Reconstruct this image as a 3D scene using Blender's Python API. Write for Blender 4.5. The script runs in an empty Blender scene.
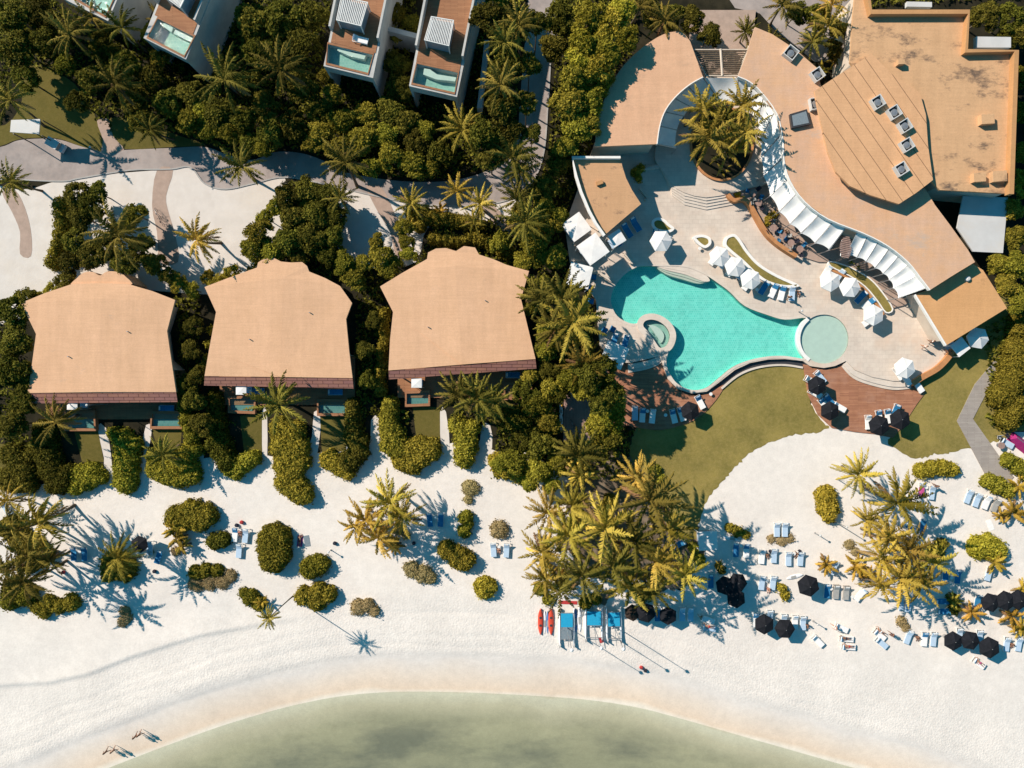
import bpy, bmesh, math, random
import numpy as np
from mathutils import Vector, Matrix
from mathutils.geometry import tessellate_polygon
random.seed(7); np.random.seed(7)
PI = math.pi; R = math.radians
sc = bpy.context.scene
COL = sc.collection
H = 97.5                                   # drone height in metres; 7 photo pixels = 1 m on the ground
def W(px, py, z=0.0):
    k = (H - z) / (7.0 * H)
    return Vector(((px - 512) * k, (384 - py) * k, z))
SUN_EL, SHX, SHY = R(35), 0.848, -0.53     # shadows fall towards +x, -y

# ------------------------------------------------------------------ materials
MATS = {}
def nodes(name):
    m = bpy.data.materials.new(name); m.use_nodes = True
    nt = m.node_tree; b = nt.nodes['Principled BSDF']
    MATS[name] = m
    return m, nt, b
def N(nt, t, **kw):
    n = nt.nodes.new(t)
    for k, v in kw.items():
        if k.startswith('i_'): n.inputs[k[2:].replace('_', ' ')].default_value = v
        else: setattr(n, k, v)
    return n
def c4(c): return (c[0], c[1], c[2], 1)
def mixc(nt, fac, a, b, blend='MIX'):
    n = nt.nodes.new('ShaderNodeMix'); n.data_type = 'RGBA'; n.blend_type = blend
    for s, v in ((0, fac), (6, a), (7, b)):
        if hasattr(v, 'links'): nt.links.new(v, n.inputs[s])
        else: n.inputs[s].default_value = v if s == 0 else c4(v)
    return n.outputs[2]
def ramp(nt, src, stops):
    r = nt.nodes.new('ShaderNodeValToRGB')
    while len(r.color_ramp.elements) < len(stops): r.color_ramp.elements.new(0.5)
    for e, (p, c) in zip(r.color_ramp.elements, stops):
        e.position = p; e.color = c4(c) if not isinstance(c, (int, float)) else (c, c, c, 1)
    nt.links.new(src, r.inputs[0])
    return r.outputs[0]
def noise(nt, scale, detail=4, rough=0.6, vec=None):
    n = N(nt, 'ShaderNodeTexNoise'); n.inputs['Scale'].default_value = scale
    n.inputs['Detail'].default_value = detail; n.inputs['Roughness'].default_value = rough
    if vec is None:
        g = N(nt, 'ShaderNodeNewGeometry'); vec = g.outputs['Position']
    nt.links.new(vec, n.inputs['Vector'])
    return n.outputs['Fac']
def objvec(nt):
    return N(nt, 'ShaderNodeTexCoord').outputs['Object']
def bump(nt, b, h, strength=0.5, dist=0.05):
    n = N(nt, 'ShaderNodeBump'); n.inputs['Strength'].default_value = strength; n.inputs['Distance'].default_value = dist
    nt.links.new(h, n.inputs['Height']); nt.links.new(n.outputs[0], b.inputs['Normal'])
def simple(name, a, b2=None, scale=2.0, rough=0.7, spec=0.3, big=None, metal=0.0, bmp=0.0, obj=False):
    """two-tone mottled material; big = (colour, scale, lo, hi) adds broad stains"""
    m, nt, b = nodes(name)
    b2 = b2 or tuple(x * 0.82 for x in a)
    v = objvec(nt) if obj else None
    f = noise(nt, scale, vec=v)
    f = ramp(nt, f, [(0.35, 0.0), (0.65, 1.0)])
    c = mixc(nt, f, a, b2)
    if big:
        g = ramp(nt, noise(nt, big[1], 5, 0.65, v), [(big[2], 0.0), (big[3], 1.0)])
        c = mixc(nt, g, c, big[0])
    nt.links.new(c, b.inputs['Base Color'])
    b.inputs['Roughness'].default_value = rough
    b.inputs['Specular IOR Level'].default_value = spec
    b.inputs['Metallic'].default_value = metal
    if bmp: bump(nt, b, noise(nt, scale * 2, vec=v), bmp)
    return m
def leafmat(name, dark, light, jit=0.35):
    m, nt, b = nodes(name)
    at = N(nt, 'ShaderNodeAttribute', attribute_name='v')
    oi = N(nt, 'ShaderNodeObjectInfo')
    c = mixc(nt, at.outputs['Fac'], dark, light)
    hs = N(nt, 'ShaderNodeHueSaturation')
    mr = N(nt, 'ShaderNodeMapRange'); mr.inputs['To Min'].default_value = 1 - jit; mr.inputs['To Max'].default_value = 1 + jit
    nt.links.new(oi.outputs['Random'], mr.inputs[0]); nt.links.new(mr.outputs[0], hs.inputs['Value'])
    mh = N(nt, 'ShaderNodeMapRange'); mh.inputs['To Min'].default_value = 0.485; mh.inputs['To Max'].default_value = 0.515
    mu = N(nt, 'ShaderNodeMath', operation='FRACT'); mm = N(nt, 'ShaderNodeMath', operation='MULTIPLY'); mm.inputs[1].default_value = 7.31
    nt.links.new(oi.outputs['Random'], mm.inputs[0]); nt.links.new(mm.outputs[0], mu.inputs[0]); nt.links.new(mu.outputs[0], mh.inputs[0])
    nt.links.new(mh.outputs[0], hs.inputs['Hue'])
    nt.links.new(c, hs.inputs['Color']); nt.links.new(hs.outputs[0], b.inputs['Base Color'])
    b.inputs['Roughness'].default_value = 0.6; b.inputs['Specular IOR Level'].default_value = 0.03
    tl = N(nt, 'ShaderNodeBsdfTranslucent'); nt.links.new(hs.outputs[0], tl.inputs['Color'])
    mx = N(nt, 'ShaderNodeMixShader'); mx.inputs[0].default_value = 0.28
    nt.links.new(b.outputs[0], mx.inputs[1]); nt.links.new(tl.outputs[0], mx.inputs[2]); nt.links.new(mx.outputs[0], nt.nodes['Material Output'].inputs['Surface'])
    return m
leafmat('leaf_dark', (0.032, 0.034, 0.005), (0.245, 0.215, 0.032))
leafmat('leaf_mid', (0.082, 0.080, 0.008), (0.45, 0.375, 0.050))
leafmat('leaf_bright', (0.15, 0.125, 0.010), (0.55, 0.44, 0.060))
leafmat('leaf_pale', (0.27, 0.21, 0.085), (0.48, 0.38, 0.19), 0.15)
leafmat('palm_olive', (0.075, 0.066, 0.011), (0.41, 0.32, 0.065))
leafmat('palm_gold', (0.17, 0.13, 0.016), (0.68, 0.49, 0.095))
leafmat('palm_amber', (0.30, 0.19, 0.025), (0.75, 0.49, 0.10), 0.2)
leafmat('palm_dead', (0.16, 0.095, 0.04), (0.34, 0.21, 0.09), 0.2)
simple('trunk', (0.17, 0.13, 0.09), (0.09, 0.07, 0.05), 3, 0.9, 0.1)
simple('white_wall', (0.52, 0.51, 0.48), (0.44, 0.43, 0.41), 0.8, 0.8, 0.2, big=((0.36, 0.36, 0.35), 0.35, 0.5, 0.85))
simple('cream_wall', (0.60, 0.52, 0.43), (0.52, 0.44, 0.36), 0.7, 0.8, 0.2)
simple('white_paint', (0.78, 0.77, 0.74), (0.70, 0.69, 0.66), 2, 0.5, 0.3)
simple('sail_cloth', (0.80, 0.79, 0.76), (0.72, 0.71, 0.69), 1.2, 0.8, 0.1, big=((0.6, 0.6, 0.6), 0.4, 0.5, 0.9))
simple('terrazzo_orange', (0.50, 0.24, 0.10), (0.40, 0.18, 0.075), 1.5, 0.8, 0.2)
simple('black_cloth', (0.010, 0.011, 0.014), (0.016, 0.017, 0.022), 3, 0.85, 0.15)
simple('brown_cloth', (0.045, 0.03, 0.022), (0.03, 0.02, 0.016), 3, 0.85, 0.15)
simple('blue_cushion', (0.035, 0.21, 0.40), (0.030, 0.17, 0.34), 3, 0.8, 0.2)
simple('pale_cushion', (0.46, 0.58, 0.70), (0.40, 0.53, 0.66), 3, 0.8, 0.2)
simple('white_towel', (0.82, 0.81, 0.79), (0.74, 0.74, 0.73), 4, 0.9, 0.1)
simple('grey_cushion', (0.36, 0.36, 0.34), (0.30, 0.30, 0.29), 3, 0.8, 0.2)
simple('pink_towel', (0.55, 0.10, 0.28), (0.45, 0.07, 0.22), 4, 0.9, 0.1)
simple('magenta_cloth', (0.36, 0.03, 0.16), (0.30, 0.02, 0.13), 3, 0.8, 0.2)
simple('cyan_mesh', (0.02, 0.34, 0.56), (0.018, 0.29, 0.50), 5, 0.7, 0.2)
simple('grey_mesh', (0.20, 0.25, 0.28), (0.16, 0.20, 0.23), 6, 0.8, 0.2)
simple('hull_white', (0.78, 0.79, 0.80), (0.72, 0.73, 0.75), 2, 0.25, 0.5)
simple('hull_red', (0.62, 0.075, 0.035), (0.55, 0.06, 0.03), 2, 0.35, 0.5)
simple('board_yellow', (0.66, 0.36, 0.03), (0.6, 0.3, 0.03), 2, 0.35, 0.5)
simple('board_blue', (0.10, 0.22, 0.45), (0.08, 0.18, 0.4), 2, 0.35, 0.5)
simple('dark_metal', (0.035, 0.036, 0.04), (0.05, 0.05, 0.055), 3, 0.45, 0.5)
simple('steel', (0.42, 0.43, 0.44), (0.34, 0.35, 0.36), 3, 0.35, 0.5, metal=0.6)
simple('dark_room', (0.02, 0.018, 0.016), (0.03, 0.026, 0.022), 1, 0.9, 0.1)
simple('skin', (0.42, 0.22, 0.14), (0.36, 0.18, 0.11), 6, 0.6, 0.3)
simple('skin_tan', (0.22, 0.11, 0.065), (0.19, 0.09, 0.05), 6, 0.6, 0.3)
simple('hair_dark', (0.02, 0.014, 0.01), (0.035, 0.024, 0.015), 8, 0.6, 0.3)
simple('swim_dark', (0.02, 0.022, 0.035), (0.03, 0.03, 0.05), 5, 0.8, 0.2)
simple('swim_red', (0.5, 0.05, 0.05), (0.4, 0.04, 0.04), 5, 0.8, 0.2)
simple('shirt_white', (0.75, 0.75, 0.73), (0.68, 0.68, 0.67), 5, 0.85, 0.1)
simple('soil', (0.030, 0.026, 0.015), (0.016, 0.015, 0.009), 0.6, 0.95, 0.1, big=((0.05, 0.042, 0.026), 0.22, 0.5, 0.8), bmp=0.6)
simple('litter', (0.22, 0.17, 0.12), (0.10, 0.075, 0.05), 0.9, 0.95, 0.1, bmp=0.6)
simple('road_stone', (0.34, 0.285, 0.26), (0.27, 0.235, 0.22), 0.8, 0.85, 0.2, big=((0.42, 0.36, 0.33), 0.16, 0.45, 0.7), bmp=0.3)
simple('path_pink', (0.42, 0.31, 0.25), (0.35, 0.26, 0.21), 1.2, 0.85, 0.2, bmp=0.3)
simple('shingle_base', (0.2, 0.1, 0.08))
simple('concrete', (0.40, 0.39, 0.37), (0.33, 0.32, 0.31), 0.6, 0.85, 0.2)
simple('panel_grey', (0.56, 0.56, 0.55), (0.50, 0.50, 0.49), 0.5, 0.6, 0.3, big=((0.62, 0.57, 0.50), 0.25, 0.5, 0.8))
simple('planter_rim', (0.80, 0.78, 0.74), (0.74, 0.72, 0.68), 2, 0.7, 0.2)
simple('pane_and_shade_blue', (0.25, 0.31, 0.36), (0.20, 0.26, 0.31), 2, 0.4, 0.5)
simple('green_cloth', (0.04, 0.22, 0.14), (0.03, 0.18, 0.12), 3, 0.8, 0.2)
simple('pool_pale', (0.62, 0.62, 0.55), (0.57, 0.57, 0.51), 1.5, 0.6, 0.3)

def roofmat(name, a, b2, stain, lo, hi, seam=None, ang=0.0, sscale=0.5):
    m, nt, b = nodes(name)
    f = ramp(nt, noise(nt, 0.35, 6, 0.7), [(0.3, 0.0), (0.7, 1.0)])
    c = mixc(nt, f, a, b2)
    f2 = ramp(nt, noise(nt, 6.0, 2), [(0.3, 0.93), (0.7, 1.05)])
    c = mixc(nt, 1.0, c, f2, 'MULTIPLY')
    g = N(nt, 'ShaderNodeNewGeometry'); mp = N(nt, 'ShaderNodeMapping'); mp.inputs['Scale'].default_value = (sscale, sscale * 1.9, 1); mp.inputs['Rotation'].default_value = (0, 0, ang)
    nt.links.new(g.outputs['Position'], mp.inputs['Vector'])
    for sc3, ro, lo_, hi_ in (((0.25, 5.5, 1), 0.0, 0.94, 1.04), ((0.9, 0.12, 1), 0.15, 0.93, 1.05)):   # faint laid courses and run-off streaks
        mq = N(nt, 'ShaderNodeMapping'); mq.inputs['Scale'].default_value = sc3; mq.inputs['Rotation'].default_value = (0, 0, ang + ro)
        nt.links.new(g.outputs['Position'], mq.inputs['Vector'])
        c = mixc(nt, 1.0, c, ramp(nt, noise(nt, 1.0, 5, 0.7, mq.outputs[0]), [(0.32, lo_), (0.68, hi_)]), 'MULTIPLY')
    s = ramp(nt, noise(nt, 1.0, 8, 0.75, mp.outputs[0]), [(lo, 0.0), (hi, 1.0)])
    c = mixc(nt, s, c, stain)
    if seam:
        mp2 = N(nt, 'ShaderNodeMapping'); mp2.inputs['Rotation'].default_value = (0, 0, ang)
        nt.links.new(g.outputs['Position'], mp2.inputs['Vector'])
        w = N(nt, 'ShaderNodeTexWave', wave_type='BANDS', bands_direction='X', wave_profile='SAW')
        w.inputs['Scale'].default_value = seam; w.inputs['Distortion'].default_value = 0.0
        nt.links.new(mp2.outputs[0], w.inputs['Vector'])
        ln = ramp(nt, w.outputs['Fac'], [(0.0, 1.0), (0.035, 1.0), (0.06, 0.0)])
        c = mixc(nt, ln, c, (0.20, 0.11, 0.06))
    nt.links.new(c, b.inputs['Base Color'])
    b.inputs['Roughness'].default_value = 0.85; b.inputs['Specular IOR Level'].default_value = 0.15
    bump(nt, b, noise(nt, 3.0, 5), 0.25, 0.03)
    return m
TA, TB = (0.68, 0.415, 0.255), (0.62, 0.375, 0.222)
roofmat('roof_villa', TA, TB, (0.42, 0.30, 0.22), 0.66, 0.80, sscale=0.25)
roofmat('roof_villa_stained', TA, TB, (0.40, 0.31, 0.25), 0.62, 0.78, sscale=0.3)
roofmat('roof_arc', (0.66, 0.40, 0.25), (0.61, 0.36, 0.22), (0.45, 0.29, 0.19), 0.55, 0.8, sscale=0.3)
roofmat('roof_curved', (0.63, 0.37, 0.21), (0.58, 0.375, 0.26), (0.46, 0.36, 0.29), 0.56, 0.72, sscale=0.16)
roofmat('roof_big', (0.60, 0.365, 0.20), (0.54, 0.325, 0.175), (0.12, 0.085, 0.065), 0.53, 0.67, sscale=0.22)
roofmat('roof_low', (0.62, 0.34, 0.155), (0.56, 0.305, 0.135), (0.25, 0.14, 0.07), 0.60, 0.74, sscale=0.2)
roofmat('roof_pavilion', (0.64, 0.37, 0.20), (0.58, 0.33, 0.175), (0.22, 0.13, 0.08), 0.64, 0.78, seam=0.185, ang=R(-35), sscale=0.2)
roofmat('roof_fan', (0.56, 0.33, 0.18), (0.51, 0.30, 0.16), (0.15, 0.10, 0.075), 0.57, 0.70, sscale=0.3)  # dark patches are stains and also stand in for tree shadow
roofmat('parapet', (0.50, 0.27, 0.12), (0.44, 0.235, 0.105), (0.3, 0.18, 0.1), 0.6, 0.8)

def brickmat(name, a, b2, mortar, scale, bw, rh, ms=0.02, off=0.5, rot=0.0, rough=0.8, big=None):
    m, nt, b = nodes(name)
    g = N(nt, 'ShaderNodeNewGeometry'); mp = N(nt, 'ShaderNodeMapping'); mp.inputs['Rotation'].default_value = (0, 0, rot)
    nt.links.new(g.outputs['Position'], mp.inputs['Vector'])
    t = N(nt, 'ShaderNodeTexBrick'); t.offset = off
    nt.links.new(mp.outputs[0], t.inputs['Vector'])
    for k, v in (('Color1', c4(a)), ('Color2', c4(b2)), ('Mortar', c4(mortar)), ('Scale', scale), ('Brick Width', bw), ('Row Height', rh), ('Mortar Size', ms)):
        t.inputs[k].default_value = v
    f = ramp(nt, noise(nt, 0.5, 5, 0.7), [(0.3, 0.86), (0.7, 1.08)])
    c = mixc(nt, 1.0, t.outputs['Color'], f, 'MULTIPLY')
    if big:
        gq = ramp(nt, noise(nt, big[1], 5, 0.65), [(big[2], 0.0), (big[3], 1.0)])
        c = mixc(nt, gq, c, big[0])
    nt.links.new(c, b.inputs['Base Color'])
    b.inputs['Roughness'].default_value = rough; b.inputs['Specular IOR Level'].default_value = 0.2
    return m
brickmat('plaza_stone', (0.63, 0.545, 0.46), (0.59, 0.50, 0.42), (0.50, 0.42, 0.35), 1.0, 0.9, 0.6, 0.015, big=((0.62, 0.45, 0.33), 0.12, 0.5, 0.75))
brickmat('step_stone', (0.64, 0.56, 0.48), (0.61, 0.53, 0.45), (0.52, 0.44, 0.37), 1.0, 1.2, 0.5, 0.01)
brickmat('deck_wood', (0.44, 0.205, 0.115), (0.33, 0.145, 0.085), (0.10, 0.05, 0.03), 1.0, 2.6, 0.16, 0.012, big=((0.36, 0.21, 0.15), 0.25, 0.5, 0.8))
brickmat('deck_small', (0.38, 0.185, 0.095), (0.31, 0.145, 0.075), (0.12, 0.06, 0.03), 1.0, 1.8, 0.15, 0.012)
brickmat('shingle', (0.36, 0.17, 0.12), (0.30, 0.14, 0.12), (0.08, 0.035, 0.03), 1.0, 1.4, 0.45, 0.035)
brickmat('board_grey', (0.37, 0.33, 0.29), (0.32, 0.28, 0.25), (0.2, 0.17, 0.15), 1.0, 2.0, 0.18, 0.012)
brickmat('board_pink', (0.36, 0.24, 0.20), (0.30, 0.20, 0.17), (0.14, 0.09, 0.08), 1.0, 2.4, 0.2, 0.012, rot=R(90))
brickmat('pool_tile', (0.13, 0.60, 0.51), (0.20, 0.68, 0.58), (0.30, 0.72, 0.64), 1.0, 0.32, 0.32, 0.035, rough=0.4, big=((0.26, 0.72, 0.63), 1.5, 0.5, 0.68))  # paler patches among the tiles stand in for ripple light
brickmat('pool_tile_small', (0.26, 0.42, 0.36), (0.32, 0.48, 0.41), (0.4, 0.5, 0.45), 1.0, 0.4, 0.4, 0.02, rough=0.4)
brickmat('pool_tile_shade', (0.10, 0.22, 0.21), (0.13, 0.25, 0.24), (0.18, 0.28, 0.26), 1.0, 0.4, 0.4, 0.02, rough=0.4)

simple('sand_dry', (0.66, 0.61, 0.56), (0.60, 0.55, 0.50), 0.5, 0.95, 0.1, big=((0.62, 0.55, 0.47), 0.12, 0.5, 0.8), bmp=0.5)
def sandmat():
    m, nt, b = nodes('sand')
    at = N(nt, 'ShaderNodeAttribute', attribute_name='d')
    g = N(nt, 'ShaderNodeNewGeometry')
    wob = noise(nt, 0.08, 3, 0.5); 
    ma = N(nt, 'ShaderNodeMath', operation='MULTIPLY_ADD'); ma.inputs[1].default_value = 3.0
    nt.links.new(wob, ma.inputs[0]); nt.links.new(at.outputs['Fac'], ma.inputs[2])
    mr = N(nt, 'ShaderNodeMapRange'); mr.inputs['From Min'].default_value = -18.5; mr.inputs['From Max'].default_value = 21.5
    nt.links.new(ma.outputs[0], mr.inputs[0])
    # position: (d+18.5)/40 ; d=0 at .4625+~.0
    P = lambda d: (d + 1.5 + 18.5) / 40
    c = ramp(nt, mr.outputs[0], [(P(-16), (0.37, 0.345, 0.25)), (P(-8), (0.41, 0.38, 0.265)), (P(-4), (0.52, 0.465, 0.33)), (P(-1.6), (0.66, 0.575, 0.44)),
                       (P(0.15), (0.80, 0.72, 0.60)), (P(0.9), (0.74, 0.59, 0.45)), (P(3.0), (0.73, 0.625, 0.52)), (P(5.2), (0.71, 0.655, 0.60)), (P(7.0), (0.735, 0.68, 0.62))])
    f = ramp(nt, noise(nt, 0.12, 5, 0.6), [(0.3, 0.93), (0.7, 1.04)])
    c = mixc(nt, 1.0, c, f, 'MULTIPLY')
    f = ramp(nt, noise(nt, 5.0, 4, 0.7), [(0.3, 0.93), (0.6, 1.03)])
    c = mixc(nt, 1.0, c, f, 'MULTIPLY')
    # seagrass patches under water only
    mp = N(nt, 'ShaderNodeMapping'); mp.inputs['Scale'].default_value = (0.075, 0.17, 1); nt.links.new(g.outputs['Position'], mp.inputs['Vector'])
    sg = ramp(nt, noise(nt, 1.0, 7, 0.62, mp.outputs[0]), [(0.42, 0.0), (0.62, 1.0)])
    dm = N(nt, 'ShaderNodeMapRange'); dm.inputs['From Min'].default_value = -1.8; dm.inputs['From Max'].default_value = -6.5
    nt.links.new(at.outputs['Fac'], dm.inputs[0])
    mu = N(nt, 'ShaderNodeMath', operation='MULTIPLY'); nt.links.new(sg, mu.inputs[0]); nt.links.new(dm.outputs[0], mu.inputs[1])
    mu2 = N(nt, 'ShaderNodeMath', operation='MULTIPLY'); mu2.inputs[1].default_value = 0.7; nt.links.new(mu.outputs[0], mu2.inputs[0])
    c = mixc(nt, mu2.outputs[0], c, (0.165, 0.17, 0.145))
    c = mixc(nt, 1.0, c, ramp(nt, noise(nt, 0.9, 8, 0.75), [(0.3, 0.90), (0.7, 1.06)]), 'MULTIPLY')
    nt.links.new(c, b.inputs['Base Color']); b.inputs['Roughness'].default_value = 0.95; b.inputs['Specular IOR Level'].default_value = 0.1
    # footprints: strong above the wash line, none on the packed sand
    v = N(nt, 'ShaderNodeTexVoronoi'); v.inputs['Scale'].default_value = 3.4; nt.links.new(g.outputs['Position'], v.inputs['Vector'])
    n2 = noise(nt, 3.0, 6, 0.75)
    ad = N(nt, 'ShaderNodeMath', operation='MULTIPLY_ADD'); ad.inputs[1].default_value = 0.55; nt.links.new(v.outputs['Distance'], ad.inputs[0]); nt.links.new(n2, ad.inputs[2])
    st = ramp(nt, mr.outputs[0], [(P(5.0), 0.03), (P(6.8), 1.0), (P(12), 0.75), (P(17), 0.22)])
    mm = N(nt, 'ShaderNodeMath', operation='MULTIPLY'); nt.links.new(ad.outputs[0], mm.inputs[0]); nt.links.new(st, mm.inputs[1])
    bump(nt, b, mm.outputs[0], 0.36, 0.16)
sandmat()
def watermat(name, tint, bscale, bstr, gloss=0.03, rough=0.08):
    m, nt, b = nodes(name)
    out = nt.nodes['Material Output']
    tr = N(nt, 'ShaderNodeBsdfTransparent'); tr.inputs['Color'].default_value = c4(tint)
    gl = N(nt, 'ShaderNodeBsdfGlossy'); gl.inputs['Roughness'].default_value = rough
    mx = N(nt, 'ShaderNodeMixShader')
    bp = N(nt, 'ShaderNodeBump'); bp.inputs['Strength'].default_value = bstr; bp.inputs['Distance'].default_value = 0.1
    nt.links.new(noise(nt, bscale, 4, 0.6), bp.inputs['Height'])
    nt.links.new(bp.outputs[0], gl.inputs['Normal'])
    mx.inputs[0].default_value = gloss; nt.links.new(tr.outputs[0], mx.inputs[1]); nt.links.new(gl.outputs[0], mx.inputs[2])
    nt.links.new(mx.outputs[0], out.inputs['Surface'])
watermat('sea_water', (0.86, 0.89, 0.84), 1.6, 0.15)
watermat('pool_water', (0.84, 0.97, 0.95), 2.2, 1.0, 0.05, 0.05)
watermat('glass_clear', (0.75, 0.82, 0.84), 0.5, 0.0)
def grassmat(name, a, b2, c3):
    m, nt, b = nodes(name)
    f = ramp(nt, noise(nt, 0.16, 8, 0.72), [(0.38, 0.0), (0.62, 1.0)])
    c = mixc(nt, f, a, b2)
    f2 = ramp(nt, noise(nt, 2.2, 5, 0.75), [(0.4, 0.0), (0.75, 1.0)])
    mu = N(nt, 'ShaderNodeMath', operation='MULTIPLY'); mu.inputs[1].default_value = 0.55; nt.links.new(f2, mu.inputs[0])
    c = mixc(nt, mu.outputs[0], c, c3)
    f3 = ramp(nt, noise(nt, 14.0, 3, 0.8), [(0.3, 0.75), (0.7, 1.15)])
    c = mixc(nt, 1.0, c, f3, 'MULTIPLY')
    nt.links.new(c, b.inputs['Base Color']); b.inputs['Roughness'].default_value = 0.95; b.inputs['Specular IOR Level'].default_value = 0.1
    bump(nt, b, noise(nt, 9.0, 4, 0.8), 0.6, 0.06)
grassmat('lawn_grass', (0.285, 0.225, 0.064), (0.165, 0.142, 0.038), (0.37, 0.275, 0.105))
grassmat('garden_grass', (0.14, 0.115, 0.028), (0.10, 0.088, 0.021), (0.19, 0.145, 0.048))

# ------------------------------------------------------------------ object helpers
ORG = {}
def tag(o, label=None, cat=None, group=None, kind=None):
    if label: o['label'] = label
    if cat: o['category'] = cat
    if group: o['group'] = group
    if kind: o['kind'] = kind
    return o
def empty(name, loc=(0, 0, 0), rz=0.0, label=None, cat=None, group=None):
    o = bpy.data.objects.new(name, None); COL.objects.link(o)
    o.location = loc; o.rotation_euler = (0, 0, rz); o.empty_display_size = 0.3
    ORG[o] = Vector(loc)
    return tag(o, label, cat, group)
def link(name, me, mat, parent=None, smooth=False):
    if mat is not None and not me.materials: me.materials.append(MATS[mat])
    if smooth: me.polygons.foreach_set('use_smooth', [True] * len(me.polygons))
    o = bpy.data.objects.new(name, me); COL.objects.link(o)
    if parent is not None:
        o.parent = parent; ORG[o] = ORG.get(parent, Vector((0, 0, 0)))
    else: ORG[o] = Vector((0, 0, 0))
    return o
def copy_tree(o, parent=None):
    c = o.copy(); COL.objects.link(c)
    if parent is not None: c.parent = parent
    for ch in o.children: copy_tree(ch, c)
    return c
class MB:
    def __init__(s): s.v = []; s.f = []
    def add(s, vs, fs):
        n = len(s.v); s.v += [tuple(v) for v in vs]; s.f += [tuple(i + n for i in f) for f in fs]; return s
    def prism(s, poly, z0, z1, holes=()):
        """poly: list of world (x,y[,..]); top and bottom caps and sides, with holes"""
        loops = [[Vector((p[0], p[1], 0)) for p in L] for L in [poly, *holes]]
        tris = tessellate_polygon(loops); flat = [p for L in loops for p in L]; n = len(flat)
        vs = [(p.x, p.y, z1) for p in flat] + [(p.x, p.y, z0) for p in flat]
        fs = []
        for t in tris:
            a, b, c = (flat[i] for i in t)
            up = (b - a).cross(c - a).z > 0
            t = tuple(t) if up else tuple(reversed(t))
            fs.append(t); fs.append(tuple(i + n for i in reversed(t)))
        o = 0
        for L in loops:
            m = len(L)
            area = sum(L[i].x * L[(i + 1) % m].y - L[(i + 1) % m].x * L[i].y for i in range(m))
            for i in range(m):
                j = (i + 1) % m
                q = (o + i, o + i + n, o + j + n, o + j)
                ccw = area > 0
                if L is not loops[0]: ccw = not ccw
                fs.append(q if ccw else tuple(reversed(q)))
            o += m
        return s.add(vs, fs)
    def box(s, c, size, rz=0.0, tilt=0.0):
        M = Matrix.Translation(Vector(c)) @ Matrix.Rotation(rz, 4, 'Z') @ Matrix.Rotation(tilt, 4, 'X')
        x, y, z = (k / 2 for k in size)
        vs = [M @ Vector(p) for p in ((-x, -y, -z), (x, -y, -z), (x, y, -z), (-x, y, -z), (-x, -y, z), (x, -y, z), (x, y, z), (-x, y, z))]
        return s.add(vs, [(3, 2, 1, 0), (4, 5, 6, 7), (0, 1, 5, 4), (1, 2, 6, 5), (2, 3, 7, 6), (3, 0, 4, 7)])
    def tube(s, pts, rads, n=6, cap=True):
        pts = [Vector(p) for p in pts]
        if not hasattr(rads, '__len__'): rads = [rads] * len(pts)
        vs = []
        for i, p in enumerate(pts):
            t = (pts[min(i + 1, len(pts) - 1)] - pts[max(i - 1, 0)]).normalized()
            a = t.orthogonal().normalized() if abs(t.z) < 0.95 else (Vector((1, 0, 0)) - t * t.x).normalized()
            b = t.cross(a)
            vs += [p + (a * math.cos(2 * PI * k / n) + b * math.sin(2 * PI * k / n)) * rads[i] for k in range(n)]
        fs = [(i * n + k, i * n + (k + 1) % n, (i + 1) * n + (k + 1) % n, (i + 1) * n + k) for i in range(len(pts) - 1) for k in range(n)]
        if cap: fs += [tuple(reversed(range(n))), tuple((len(pts) - 1) * n + k for k in range(n))]
        return s.add(vs, fs)
    def lathe(s, prof, n=12, c=(0, 0, 0), rot=0.0):
        vs = []; 
        for r, z in prof: vs += [(c[0] + r * math.cos(rot + 2 * PI * k / n), c[1] + r * math.sin(rot + 2 * PI * k / n), c[2] + z) for k in range(n)]
        m = len(prof)
        fs = [(i * n + k, i * n + (k + 1) % n, (i + 1) * n + (k + 1) % n, (i + 1) * n + k) for i in range(m - 1) for k in range(n)]
        fs += [tuple(reversed(range(n))), tuple((m - 1) * n + k for k in range(n))]
        return s.add(vs, fs)
    def mesh(s, name, org=Vector((0, 0, 0))):
        me = bpy.data.meshes.new(name)
        me.from_pydata([(a - org.x, b - org.y, c - org.z) for a, b, c in s.v], [], s.f); me.update()
        return me
    def build(s, name, mat, parent=None, smooth=False):
        org = ORG.get(parent, Vector((0, 0, 0))) if parent is not None else Vector((0, 0, 0))
        return link(name, s.mesh(name, org), mat, parent, smooth)
def tagmesh(o, label, cat, group=None): return tag(o, label, cat, group)
def crom(pts, n=6, closed=True):
    P = [Vector(p[:2]) for p in pts]; out = []; m = len(P)
    rng = range(m) if closed else range(m - 1)
    for i in rng:
        if closed: a, b, c, d = P[(i - 1) % m], P[i], P[(i + 1) % m], P[(i + 2) % m]
        else: a, b, c, d = P[max(i - 1, 0)], P[i], P[i + 1], P[min(i + 2, m - 1)]
        for k in range(n):
            t = k / n
            out.append(0.5 * ((2 * b) + (c - a) * t + (2 * a - 5 * b + 4 * c - d) * t * t + (3 * b - a - 3 * c + d) * t ** 3))
    if not closed: out.append(P[-1])
    return out
def WP(pts, z=0.0, n=0, closed=True):
    """photo points -> world xy at height z, optionally smoothed"""
    if n: pts = crom(pts, n, closed)
    return [W(p[0], p[1], z) for p in pts]
def offset(poly, d):
    """offset a closed world polygon outwards by d (approx.)"""
    m = len(poly); P = [Vector((p[0], p[1])) for p in poly]
    ar = sum(P[i].x * P[(i + 1) % m].y - P[(i + 1) % m].x * P[i].y for i in range(m))
    sg = 1 if ar > 0 else -1; out = []
    for i in range(m):
        t = (P[(i + 1) % m] - P[i - 1])
        nrm = Vector((t.y, -t.x)).normalized() * sg
        out.append(P[i] + nrm * d)
    return out
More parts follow.
